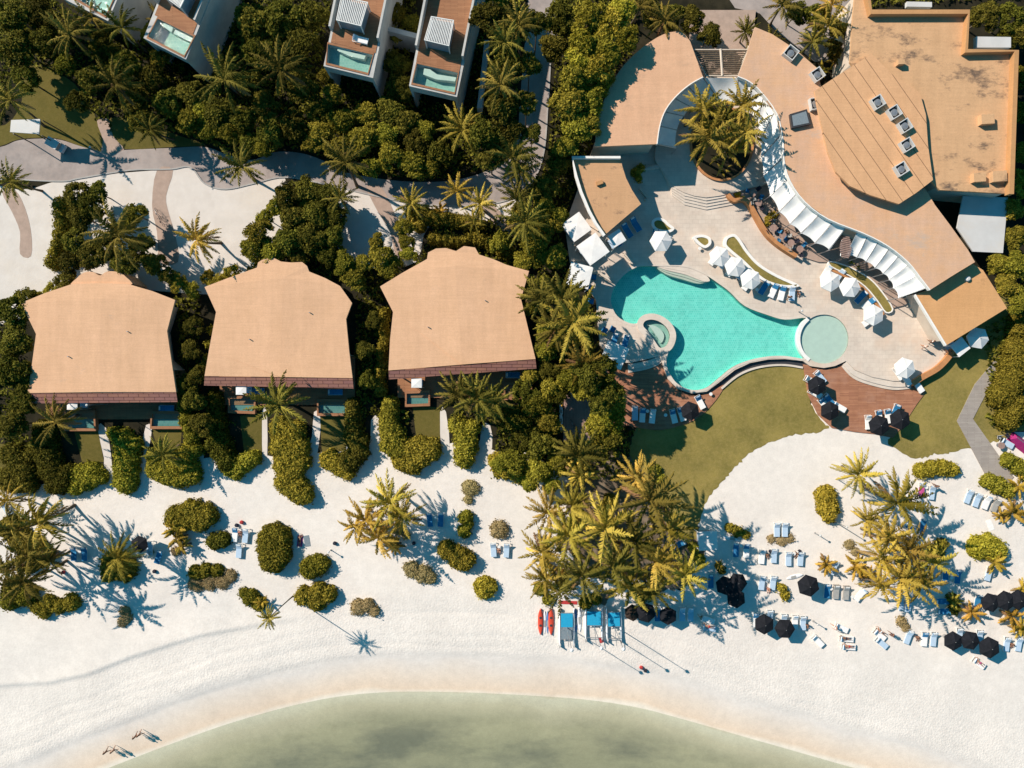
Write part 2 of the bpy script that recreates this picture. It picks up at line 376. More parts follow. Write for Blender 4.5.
def ribbon(pts, w, z0, z1, side=0.0):
    """closed polygon following an open world polyline; side shifts it"""
    P = [Vector((p[0], p[1])) for p in pts]; L = []; Rr = []
    for i, p in enumerate(P):
        t = (P[min(i + 1, len(P) - 1)] - P[max(i - 1, 0)]).normalized(); n = Vector((-t.y, t.x))
        L.append(p + n * (w / 2 + side)); Rr.append(p - n * (w / 2 - side))
    return MB().prism(L + Rr[::-1], z0, z1)
def struct(name, mb, mat, smooth=False):
    return tag(mb.build(name, mat, None, smooth), kind='structure')
def jag(P, amp, step=0.35):
    out = []; rj = random.Random(len(P))
    for i, p in enumerate(P):
        q = P[(i + 1) % len(P)]; m = max(1, int((q - p).xy.length / step)) if (q - p).xy.length < 60 else 1
        for k in range(m):
            r = p.lerp(q, k / m); out.append(Vector((r.x + rj.gauss(0, amp), r.y + rj.gauss(0, amp), r.z)))
    return out
def sheet(name, pts, z, mat, n=0, thick=0.003, holes=(), rag=0.0):
    if rag: return struct(name, MB().prism(jag(WP(pts, z, n), rag), z - thick, z), mat)
    return struct(name, MB().prism(WP(pts, z, n), z - thick, z, [WP(h, z, n) for h in holes]), mat)
ORD = ['first', 'second', 'third', 'fourth', 'fifth', 'sixth', 'seventh', 'eighth', 'ninth', 'tenth', 'eleventh', 'twelfth', 'thirteenth', 'fourteenth', 'fifteenth', 'sixteenth', 'seventeenth', 'eighteenth', 'nineteenth', 'twentieth']

# ------------------------------------------------------------------ world, sun, camera
w = bpy.data.worlds.new('World'); sc.world = w; w.use_nodes = True
nt = w.node_tree; bg = nt.nodes['Background']
sky = nt.nodes.new('ShaderNodeTexSky'); sky.sky_type = 'NISHITA'; sky.sun_disc = False
sky.sun_elevation = SUN_EL
sun_dir = Vector((-SHX * math.cos(SUN_EL), -SHY * math.cos(SUN_EL), math.sin(SUN_EL))).normalized()
sky.sun_rotation = math.atan2(sun_dir.x, sun_dir.y)
sky.air_density = 1.0; sky.dust_density = 0.6; sky.ozone_density = 1.0
tn = mixc(nt, 1.0, sky.outputs[0], (0.17, 0.89, 1.02), 'MULTIPLY'); nt.links.new(tn, bg.inputs['Color']); bg.inputs['Strength'].default_value = 0.076
sl = bpy.data.lights.new('sun', 'SUN'); sl.energy = 5.0; sl.angle = R(0.5); sl.color = (1.0, 0.875, 0.755)
so = bpy.data.objects.new('sun', sl); COL.objects.link(so); so.rotation_euler = sun_dir.to_track_quat('Z', 'Y').to_euler()
so.location = (-60, 40, 120)
cd = bpy.data.cameras.new('camera'); cam = bpy.data.objects.new('camera', cd); COL.objects.link(cam)
cam.location = (0, 0, H); cam.rotation_euler = (0, 0, 0)
cd.sensor_width = 36; cd.lens = 36 * H / (1024 / 7.0); cd.clip_end = 8000; cd.clip_start = 1
sc.camera = cam
vs = sc.view_settings; vs.view_transform = 'Standard'; vs.look = 'None'; vs.gamma = 1.0; vs.exposure = 0.44; vs.use_curve_mapping = False

# ------------------------------------------------------------------ terrain and sea
SH = [(-900, 1100), (-300, 930), (-60, 840), (60, 790), (120, 766), (185, 741), (256, 717), (318, 702), (361, 695), (431, 694), (512, 697), (612, 704), (672, 718), (712, 731), (768, 746), (818, 761), (880, 778), (1000, 812), (1300, 900), (1900, 1080)]
shx = np.array([(p[0] - 512) / 7 for p in SH]); shy = np.array([(384 - p[1]) / 7 for p in SH])
def smoothshore(x):
    acc = 0
    for o in (-6, -4, -2, 0, 2, 4, 6): acc = acc + np.interp(x + o, shx, shy)
    return acc / 7
BERM = [(-300, 730), (-50, 692), (0, 684), (50, 681), (90, 672), (130, 656), (170, 643), (200, 634), (256, 624), (300, 617), (345, 613)]
bx_ = np.array([(p[0] - 512) / 7 for p in BERM]); by_ = np.array([(384 - p[1]) / 7 for p in BERM])
def terrain():
    far = [110, 150, 220, 340, 600, 1100, 2000, 4000]
    xs = np.array([-f for f in far[::-1]] + list(np.arange(-84, 84.1, 0.45)) + far)
    ys = np.array([-f for f in far[::-1]] + list(np.arange(-84, -66, 1.5)) + list(np.arange(-66, -27, 0.28)) + list(np.arange(-27, 84, 3.0)) + far)
    X, Y = np.meshgrid(xs, ys)
    sx = smoothshore(X); sl_ = (smoothshore(X + 1) - smoothshore(X - 1)) / 2
    D = (Y - sx) / np.sqrt(1 + sl_ ** 2)
    Z = np.where(D > 7, 0.0, np.where(D > 0, -0.42 * (1 - np.clip(D, 0, 7) / 7) ** 1.4, np.maximum(-0.42 + 0.085 * D, -3)))
    bl = np.interp(X, bx_, by_); T = (Y - bl)
    win = 1 / (1 + np.exp((X - (345 - 512) / 7 + 10) / 3.0)) * np.clip((X + 95) / 10, 0, 1)
    ridge = np.where(T > 0, np.exp(-T / 3.0), np.exp(-(T / 0.35) ** 2)) * 0.20
    Z = Z + ridge * win
    rng = np.random.RandomState(3)
    und = 0
    for k in range(14):
        a = rng.uniform(0, PI); fr = rng.uniform(0.25, 1.1); und = und + np.sin(X * fr * math.cos(a) + Y * fr * math.sin(a) + rng.uniform(0, 6)) / 14
    m = np.clip((D - 5.5) / 1.5, 0, 1) * np.clip((-27.5 - Y) / 3, 0, 1)
    Z = Z + (und * 0.22) * m
    # worn wash line: small scarp at d = 5.7
    Z = Z + 0.07 / (1 + np.exp(-(D - 5.8 + und * 0.6) / 0.12)) * np.clip((-27.5 - Y) / 3, 0, 1) * np.clip((12 - D) / 3, 0, 1)
    for dd, ww, am in ((7.3, 0.22, 0.05), (8.1, 0.22, 0.045), (8.9, 0.3, 0.04), (10.4, 0.22, 0.045), (11.2, 0.22, 0.045)):
        wob = und * 0.9 + 0.5 * np.sin(X * 0.05 + dd)
        Z = Z - am * np.exp(-((D - dd + wob) / ww) ** 2) * np.clip((-27.5 - Y) / 3, 0, 1) * (0.55 + 0.45 * np.sin(X * 0.11 + dd * 3))
    px_, py_ = X * 7 + 512, 384 - Y * 7
    Z = np.where((px_ > 606) & (px_ < 838) & (py_ > 240) & (py_ < 395), -2.0, Z)   # dug out for the pool
    ny, nx = X.shape
    me = bpy.data.meshes.new('beach_sand')
    V = np.stack([X, Y, Z], -1).reshape(-1, 3)
    idx = np.arange(ny * nx).reshape(ny, nx)
    F = np.stack([idx[:-1, :-1], idx[:-1, 1:], idx[1:, 1:], idx[1:, :-1]], -1).reshape(-1, 4)
    me.from_pydata(V.tolist(), [], F.tolist()); me.update()
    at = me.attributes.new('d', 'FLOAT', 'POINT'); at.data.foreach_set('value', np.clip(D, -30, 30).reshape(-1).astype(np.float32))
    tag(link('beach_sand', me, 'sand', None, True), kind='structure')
terrain()
def sea():
    xs = np.concatenate([[-4000, -1500, -400], np.arange(-120, 121, 8), [400, 1500, 4000]])
    top = smoothshore(xs) + 1.2; bot = np.full_like(xs, -4000.0)
    vs_, fs_ = [], []
    for i, x in enumerate(xs): vs_ += [(x, top[i], -0.40), (x, -90.0, -0.40), (x, -4000, -0.40)]
    for i in range(len(xs) - 1):
        a = 3 * i
        fs_ += [(a + 1, a + 4, a + 3, a), (a + 2, a + 5, a + 4, a + 1)]
    struct('sea_water', MB().add(vs_, fs_), 'sea_water')
sea()

# ------------------------------------------------------------------ ground sheets
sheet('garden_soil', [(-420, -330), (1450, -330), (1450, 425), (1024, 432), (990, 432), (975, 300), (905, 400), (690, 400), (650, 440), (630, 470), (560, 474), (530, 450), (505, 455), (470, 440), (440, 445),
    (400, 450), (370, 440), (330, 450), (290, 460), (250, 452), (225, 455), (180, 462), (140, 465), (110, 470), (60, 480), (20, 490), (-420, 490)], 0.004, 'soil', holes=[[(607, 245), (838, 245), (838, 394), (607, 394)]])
# pale sand garden between the road and the villas, sand strips and side paths
sheet('sand_garden', [(-60, 185), (20, 190), (60, 180), (110, 174), (160, 170), (192, 168), (205, 184), (225, 190), (258, 183), (285, 178), (285, 225), (262, 262), (225, 292), (170, 292), (110, 288), (60, 300), (20, 320), (-60, 320)], 0.010, 'sand_dry', 3)
sheet('sand_strip', [(338, 185), (372, 188), (410, 198), (470, 205), (515, 198), (520, 212), (480, 222), (430, 225), (416, 262), (380, 268), (350, 265), (336, 240)], 0.010, 'sand_dry', 3)
for i, pl in enumerate([[(97, 426), (106, 428), (111, 455), (112, 480), (104, 480), (104, 458)], [(146, 425), (152, 428), (148, 452), (142, 478), (136, 470), (142, 445)], [(262, 412), (267, 412), (267, 465), (263, 470)],
           [(314, 412), (321, 415), (318, 450), (312, 472), (306, 460), (312, 436)], [(440, 412), (446, 412), (450, 452), (442, 456)], [(482, 425), (490, 425), (492, 448), (478, 470), (472, 455), (480, 440)],
           [(196, 440), (203, 440), (203, 470), (196, 470)], [(371, 420), (380, 420), (382, 455), (372, 462)]]):
    sheet('garden_path', pl, 0.012, 'sand_dry', 2)
ROAD_TOP = [(-260, 165), (-40, 150), (0, 147), (20, 140), (55, 139), (80, 146), (103, 152), (125, 150), (170, 148), (205, 147), (228, 155), (252, 160), (275, 152), (300, 153), (322, 160), (345, 172), (400, 181), (455, 180), (498, 165), (516, 140), (520, 100), (524, 50), (528, 0), (530, -300)]
ROAD_BOT = [(-260, 200), (-40, 182), (0, 180), (60, 182), (80, 179), (130, 171), (170, 170), (190, 168), (204, 184), (225, 190), (255, 184), (285, 178), (330, 186), (372, 196), (420, 205), (480, 206), (522, 194), (543, 160), (549, 100), (552, 50), (556, 0), (560, -300)]
rt, rb = crom(ROAD_TOP, 5, False), crom(ROAD_BOT, 5, False)
struct('road', MB().prism([W(*p, 0.02) for p in rt] + [W(*p, 0.02) for p in rb[::-1]], 0.0, 0.02), 'road_stone')
struct('road_kerb', ribbon([W(*p, 0.1) for p in rb], 0.18, 0.0, 0.11, 0.12), 'concrete')
sheet('footpath', [(97, 121), (108, 119), (113, 136), (124, 150), (102, 153), (103, 140)], 0.026, 'path_pink', 3)
sheet('footpath', [(2, 192), (15, 190), (25, 208), (31, 232), (31, 256), (20, 254), (20, 232), (12, 212)], 0.026, 'path_pink', 3)
sheet('footpath', [(157, 170), (173, 170), (166, 196), (169, 214), (176, 238), (178, 262), (160, 262), (157, 232), (152, 205)], 0.026, 'path_pink', 3)
sheet('footpath', [(366, 186), (382, 188), (394, 212), (404, 232), (408, 258), (396, 256), (390, 232), (378, 212)], 0.026, 'path_pink', 3)
sheet('footpath', [(480, 205), (494, 206), (508, 222), (512, 236), (500, 232), (490, 218)], 0.026, 'path_pink', 3)
sheet('garden_lawn', [(18, 62), (45, 68), (75, 84), (96, 118), (103, 138), (103, 152), (80, 146), (55, 138), (20, 139), (0, 146), (-30, 148), (-30, 128), (5, 125), (22, 100)], 0.014, 'garden_grass', 3)
sheet('garden_lawn', [(110, 118), (140, 122), (180, 136), (206, 145), (170, 147), (126, 149), (114, 138)], 0.014, 'garden_grass', 3)
for pl in ([(74, 430), (98, 430), (104, 462), (82, 462)], [(152, 430), (182, 428), (180, 452), (158, 450)], [(240, 416), (262, 412), (262, 452), (244, 452)], [(320, 414), (346, 414), (346, 450), (322, 456)],
           [(412, 404), (440, 408), (440, 450), (418, 450)], [(-20, 440), (8, 445), (8, 488), (-20, 490)], [(488, 398), (512, 398), (512, 424), (490, 424)]):
    sheet('garden_lawn', pl, 0.016, 'garden_grass')
LAWN = [(640, 424), (664, 428), (690, 418), (716, 396), (728, 376), (750, 366), (775, 360), (806, 364), (808, 392), (815, 412), (826, 425), (829, 427), (816, 433), (793, 435), (768, 443), (747, 456), (725, 479), (708, 499), (699, 524), (694, 540), (670, 520), (650, 480), (630, 455)]
sheet('lawn', LAWN, 0.020, 'lawn_grass', 4, rag=0.09)
sheet('lawn', [(888, 440), (895, 448), (906, 456), (920, 458), (935, 454), (950, 453), (965, 449), (1000, 441), (1024, 430), (1100, 428), (1100, 290), (1010, 290), (940, 350), (905, 382), (915, 405)], 0.020, 'lawn_grass', 3, rag=0.09)
sheet('palm_litter', [(566, 500), (575, 470), (620, 455), (655, 480), (698, 525), (706, 552), (690, 566), (694, 585), (668, 590), (640, 602), (622, 590), (600, 604), (580, 590), (566, 596), (560, 572), (572, 556), (556, 540), (570, 524)], 0.008, 'litter', 4, rag=0.25)

# ------------------------------------------------------------------ pool terrace, pool, decks
ZP, ZC = 0.5, 1.1                             # pool plaza and upper courtyard levels
POOL = [(657, 266), (637, 267), (622, 277), (613, 290), (611, 303), (617, 316), (629, 323), (638, 323), (645, 317), (655, 316.5), (664, 321), (671, 329), (674, 339), (669, 350), (666, 363), (671, 376), (679, 385), (692, 390), (706, 388), (718, 379), (733, 367), (750, 360), (768, 356.5), (785, 356), (804, 358.5), (800, 350), (798, 340), (800, 328), (806, 318), (785, 319.5), (768, 315), (745, 306), (730, 292), (718, 283), (704, 274), (685, 267)]
poolw = WP(POOL, ZP, 4)
CIRC = [(824 + 24.5 * math.cos(a), 339 + 24.5 * math.sin(a)) for a in np.linspace(0, 2 * PI, 40, endpoint=False)]
circw = [W(p[0], p[1], ZP) for p in CIRC]
SPA = [(645, 321), (652, 319.5), (660, 322), (667, 328), (670, 336), (667, 345), (660, 348), (655, 342), (648, 332), (643, 326)]
spaw = WP(SPA, ZP, 4)
PLAZA = [(592, 150), (640, 146), (660, 130), (700, 80), (745, 72), (790, 120), (800, 185), (840, 215), (895, 245), (935, 290), (955, 345), (946, 356), (930, 372), (910, 381), (893, 381), (872, 377), (855, 370), (846, 361), (835, 366),
    (824, 368), (810, 366), (803, 361), (785, 359), (768, 359.5), (750, 363), (735, 370), (719, 382.5), (707, 391.5), (692, 393.5), (678, 389), (668, 379), (662.5, 364), (660, 356), (648, 359), (630, 363), (612, 362), (600, 345), (596, 300), (570, 262), (565, 225)]
plw = [W(p[0], p[1], ZP) for p in PLAZA]
struct('pool_plaza', MB().prism(plw, -0.1, ZP, [poolw, circw, spaw]), 'plaza_stone')
def basin(name, loop, depth, mat):
    m = len(loop); v = [(p[0], p[1], ZP - 0.002) for p in loop] + [(p[0], p[1], ZP - depth) for p in loop]
    area = sum(loop[i][0] * loop[(i + 1) % m][1] - loop[(i + 1) % m][0] * loop[i][1] for i in range(m))
    f = [((i + 1) % m, i, i + m, (i + 1) % m + m) if area < 0 else (i, (i + 1) % m, (i + 1) % m + m, i + m) for i in range(m)]
    tr = tessellate_polygon([[Vector((p[0], p[1], 0)) for p in loop]])
    for t in tr:
        a, b, c = (Vector((loop[i][0], loop[i][1])) for i in t)
        up = (b - a).cross(c - a) > 0
        f.append(tuple(i + m for i in (t if up else reversed(t))))
    return struct(name, MB().add(v, f), mat)
def surface(name, loop, z, mat):
    tr = tessellate_polygon([[Vector((p[0], p[1], 0)) for p in loop]]); f = []
    for t in tr:
        a, b, c = (Vector((loop[i][0], loop[i][1])) for i in t)
        f.append(tuple(t) if (b - a).cross(c - a) > 0 else tuple(reversed(t)))
    return struct(name, MB().add([(p[0], p[1], z) for p in loop], f), mat)
basin('pool_basin', poolw, 1.15, 'pool_tile'); surface('pool_water', poolw, ZP - 0.07, 'pool_water')
basin('wading_basin', circw, 0.22, 'pool_pale'); surface('wading_water', circw, ZP - 0.06, 'pool_water')
basin('spa_basin', spaw, 0.6, 'pool_tile_small'); surface('spa_water', spaw, ZP - 0.05, 'pool_water')
struct('spa_bench', MB().prism(offset(spaw, -0.75), ZP - 0.599, ZP - 0.35), 'pool_pale')
# pale copings
def coping(name, loop, wd, z0, z1, mat, inner=-0.02):
    return struct(name, MB().prism(offset(loop, wd), z0, z1, [offset(loop, inner)]), mat)
coping('pool_coping', poolw, 0.32, ZP, ZP + 0.035, 'step_stone')
coping('spa_coping', spaw, 0.85, ZP, ZP + 0.12, 'step_stone')
arc = [W(824 + 25.5 * math.cos(a), 339 + 25.5 * math.sin(a), ZP + 0.1) for a in np.linspace(R(125), R(232), 24)]
struct('wading_divider', ribbon(arc, 0.5, ZP - 0.6, ZP + 0.10), 'planter_rim')
# entry steps inside the pool
for i in range(4):
    k = i * 2.6
    struct('pool_step', MB().prism(WP([(656, 265.2), (672, 264.5), (690, 266.8), (703, 272.3), (710, 280.2), (705, 281.2 + i * .5), (697, 277 + i * 2.0), (684, 271.5 + i * 2.6), (666, 268 + i * 1.9)], ZP, 3), ZP - 1.15, (ZP - 0.02, ZP - 0.055, ZP - 0.17, ZP - 0.29)[i]), 'step_stone')
# overflow gutter on the sea side; its dark floor stands for the drop's shadow
GUT = [(676, 390), (692, 396), (708, 394), (721, 385), (737, 372.5), (752, 365.5), (769, 362), (786, 361.5), (803, 364), (824, 370.5), (836, 368.5), (846, 363.5)]
gw = WP(GUT[3:], 0.1, 4, False)
struct('gutter_floor', ribbon(gw, 0.75, 0.0, 0.035, 0.0), 'dark_metal')
struct('gutter_kerb', ribbon(WP([(p[0] + (0.6 if p[0] < 730 else 0), p[1] + 3.6) for p in GUT[3:9]], 0.2, 4, False), 0.28, 0.0, 0.22), 'step_stone')
# wooden decks
DECK1 = [(600, 362), (640, 364), (660, 357), (664, 366), (669, 380), (678, 390), (692, 395), (708, 394), (721, 386), (724, 387), (716, 400), (702, 415), (688, 423), (662, 430), (640, 428), (622, 424), (604, 418)]
DECK2 = [(803, 364), (824, 370), (846, 364), (856, 372), (872, 379), (893, 383), (912, 382), (926, 392), (917, 404), (904, 424), (893, 438), (874, 434), (855, 432), (832, 428), (818, 415), (808, 395)]
struct('wooden_deck', MB().prism(WP(DECK1, 0.12, 3), 0.0, 0.12), 'deck_wood')
struct('wooden_deck', MB().prism(WP(DECK2, 0.12), 0.0, 0.12), 'deck_wood')
for i in range(3):                            # curved stairs plaza -> sunny deck, and plaza -> shaded deck
    k = (i + 1) * 3.0
    pts = crom([(845 - i, 361 + k * .6), (855, 370 + k), (872, 376.5 + k), (893, 381 + k), (911, 381 + k * .8)], 4, False)
    struct('plaza_stair', ribbon([W(p[0], p[1], 0.3) for p in pts], 0.8, 0.0, ZP - 0.13 * (i + 1), 0.0), 'step_stone')
    pts = crom([(628, 364 + k), (645, 361 + k), (657, 357 + k * .9), (661, 353 + k)], 4, False)
    struct('plaza_stair', ribbon([W(p[0], p[1], 0.3) for p in pts], 0.8, 0.0, ZP - 0.13 * (i + 1), 0.0), 'step_stone')
# courtyard and its four curved steps
COURT = [(657, 142), (664, 112), (684, 90), (703, 77), (741, 77), (762, 95), (778, 116), (783, 150), (774, 180), (750, 188), (732, 193), (706, 197.5), (684, 192.5), (671, 184), (664, 172), (655, 160)]
for i in range(4):
    k = (4 - i) * 3.1
    struct('court_step', MB().prism(WP([(640, 170), (660, 168), (672, 186 + k * .8), (684, 192.5 + k), (706, 197.5 + k), (733, 193 + k * .95), (734, 170), (700, 150)], ZP + 0.15 * i), ZP + 0.001 * (i + 1), ZP + 0.12 * (i + 1)), 'step_stone')
struct('courtyard', MB().prism(WP(COURT, ZC, 2), ZP + 0.002, ZC), 'plaza_stone')
# zigzag boardwalk
def boardwalk(name, label, pts, z, mat):
    o = MB().prism(WP(pts, z), 0.0, z).build(name, mat); return tag(o, kind='structure')
boardwalk('boardwalk', '', [(1085, 300), (1046, 300), (975, 384), (957, 421), (985, 474), (1006, 486), (1014, 477), (988, 440), (973, 419), (991, 384), (1060, 316)], 0.10, 'board_grey')
boardwalk('service_path', '', [(564, 392), (590, 392), (590.5, 440), (563, 442)], 0.15, 'board_pink')
# dining terrace strip behind the orange wall
struct('dining_terrace', MB().prism(WP([(734, 190), (752, 186), (768, 186), (780, 205), (800, 228), (830, 245), (828, 262), (806, 258), (782, 246), (768, 234), (754, 214), (744, 200)], ZP + 0.25, 2), ZP + 0.001, ZP + 0.25), 'path_pink')
struct('lobby_floor', MB().prism(WP([(793, 218), (830, 232), (870, 244), (905, 268), (926, 292), (915, 300), (893, 308), (884, 296), (868, 282), (848, 270), (828, 258), (805, 246)], ZP + 0.25, 2), ZP + 0.001, ZP + 0.251), 'path_pink')

# ------------------------------------------------------------------ buildings
def cen(pts): return (sum(p[0] for p in pts) / len(pts), sum(p[1] for p in pts) / len(pts))
def building(name, pts, z, label, cat='building'):
    c = cen([W(p[0], p[1], z) for p in pts]); return empty(name, (c[0], c[1], 0), 0, label, cat)
def frame_ring(poly, wd, z0, z1):              # parapet ring lying inside a polygon
    return MB().prism(poly, z0, z1, [offset(poly, -wd)])

def beach_villa(label, roof, ridge, skirt, z=4.3, mat='roof_villa', tier=None, pools=(), posts=(), screens=()):
    b = building('beach_villa', roof, z, label)
    # faceted roof: two slopes meeting on a low ridge
    V = [W(p[0], p[1], z) for p in roof]
    r0, r1 = W(ridge[0][0], ridge[0][1], z + 0.22), W(ridge[1][0], ridge[1][1], z + 0.12)
    i0 = min(range(len(roof)), key=lambda i: (roof[i][0] - ridge[0][0]) ** 2 + (roof[i][1] - ridge[0][1] + 12) ** 2)
    i1 = min(range(len(roof)), key=lambda i: (roof[i][0] - ridge[1][0]) ** 2 + (roof[i][1] - ridge[1][1]) ** 2)
    n = len(V); mb = MB()
    halfA = [V[(i0 + k) % n] for k in range((i1 - i0) % n + 1)] + [r1, r0]
    halfB = [V[(i1 + k) % n] for k in range((i0 - i1) % n + 1)] + [r0, r1]
    for hf in (halfA, halfB):
        tr = tessellate_polygon([[Vector((p.x, p.y, 0)) for p in hf]]); fs = []
        for t in tr:
            a, c, d = (hf[i] for i in t)
            fs.append(tuple(t) if (c - a).xy.to_3d().cross((d - a).xy.to_3d()).z > 0 else tuple(reversed(t)))
        mb.add(hf, fs)
    mb.prism(V, z - 0.35, z - 0.01)
    roofo = mb.build('roof', mat, b)
    for q, sx in ((0.35, 1), (0.62, -1)):
        if True:
            pt = r0.lerp(r1, q); hx = sx * (3.2 + 1.7 * q)
            MB().tube([(pt.x + hx, pt.y, z - 0.05), (pt.x + hx, pt.y, z + 0.42)], 0.07, 8).build('vent_pipe', 'steel', b)
    if tier:
        t = MB().prism(WP(tier, z - 0.4, 3), 0.0, z - 0.4).build('rear_parapet', mat, b)
    # shingled eave sloping down to the terrace
    (a0, a1), (c0, c1) = skirt
    A0, A1, C0, C1 = W(*a0, z - 0.05), W(*a1, z - 0.05), W(*c0, z - 0.5), W(*c1, z - 0.5)
    d = Vector((0, 0, -0.12))
    MB().add([A0, A1, C1, C0, A0 + d, A1 + d, C1 + d, C0 + d], [(3, 2, 1, 0), (4, 5, 6, 7), (0, 1, 5, 4), (1, 2, 6, 5), (2, 3, 7, 6), (3, 0, 4, 7)]).build('eave', 'shingle', b)
    # walls set in from the roof edge, terrace floor, glazed doors
    ins = offset(V, -1.7)
    lowy = min(p.y for p in V)
    ins2 = [Vector((p.x, max(p.y, lowy + 3.2))) for p in ins]
    MB().prism(ins2, 0.0, z - 0.36).build('wall', 'cream_wall', b)
    x0, x1 = C0.x + 0.6, C1.x - 0.6
    MB().box(((x0 + x1) / 2, lowy - 0.3, 0.18), (x1 - x0, 7.0, 0.30)).build('terrace', 'deck_small', b)
    for k in range(4):
        xx = x0 + (x1 - x0) * (0.14 + 0.24 * k)
        fr = MB().box((xx, lowy + 3.16, 1.5), (2.9, 0.08, 2.4)).build('glass_door', 'dark_metal', b)
        MB().box((xx, lowy + 3.10, 1.5), (2.6, 0.03, 2.1)).build('pane', 'pane_and_shade_blue', fr)
    for k in range(3):
        xx = x0 + (x1 - x0) * (0.02 + 0.48 * k)
        MB().tube([(xx, C0.y + 0.5, 0.3), (xx, C0.y + 0.5, z - 0.62)], 0.12, 8).build('column', 'trunk', b)
    for q in pools:                               # raised plunge pools with wooden edge
        P = WP(q, 0.7); mbp = MB().prism(P, 0.0, 0.75, [offset(P, -0.45)])
        e = mbp.build('plunge_pool', 'deck_small', b)
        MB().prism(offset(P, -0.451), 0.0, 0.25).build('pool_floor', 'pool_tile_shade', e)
        surf = offset(P, -0.452); tr = tessellate_polygon([[Vector((p.x, p.y, 0)) for p in surf]])
        MB().add([(p.x, p.y, 0.62) for p in surf], [tuple(t) for t in tr]).build('pool_water', 'pool_water', e)
    return b
beach_villa('terracotta roofed beach villa with stepped parapet behind and a bluish stain on its roof',
    [(21, 303), (45, 293), (72, 284), (100, 283), (128, 284), (152, 291), (175, 300), (167, 331), (171, 358), (176, 392), (100, 392.5), (27, 393), (30, 378), (36, 334)], [(100, 299), (100, 392)],
    (((27, 393), (176, 392)), ((27, 403.5), (177.5, 402))), mat='roof_villa_stained',
    tier=[(74, 286), (77, 278), (84, 272.5), (93, 272), (100, 275.5), (107, 271.5), (118, 272), (126, 277), (129, 286)],
    pools=[[(151, 411), (182, 411), (182, 429), (150, 429)], [(64, 412), (95, 410), (96, 431), (64, 431)]])
beach_villa('terracotta roofed beach villa with scalloped ridge end and a purplish shingle eave',
    [(204.5, 287), (228, 278), (257, 267.5), (258, 262.5), (264, 258.5), (274, 258), (281, 261.5), (291, 262.5), (302, 262), (307, 266), (309, 271.5), (325, 278), (340, 286), (352, 303), (346, 319), (349, 350), (352.5, 378), (280, 377), (204.5, 376), (209, 350), (216, 312)], [(283, 278), (280, 377)],
    (((204.5, 376.5), (352.5, 378.5)), ((204, 385.5), (353.5, 388.5))),
    pools=[[(228, 396), (256, 396), (255, 414), (228, 413)], [(317, 399), (349, 399), (349, 416), (317, 416)]])
beach_villa('terracotta roofed beach villa set at a slight slant beside the pool palms',
    [(380, 286.5), (402, 273), (427, 259), (428, 252.5), (436, 248.5), (446, 248), (456, 251), (464, 246), (475, 247.5), (479, 254.5), (493, 259), (507, 265), (529, 271), (521, 299), (528, 328), (535.5, 359), (462, 364.5), (388.5, 370.5), (390, 340), (393, 312)], [(455, 266), (462, 364.5)],
    (((388.5, 371), (535.5, 359.5)), ((389, 379.5), (536.5, 368.5))),
    pools=[[(405, 391), (430, 390), (430, 406), (405, 407)], [(503, 383), (532, 381), (532, 399), (504, 400)]])

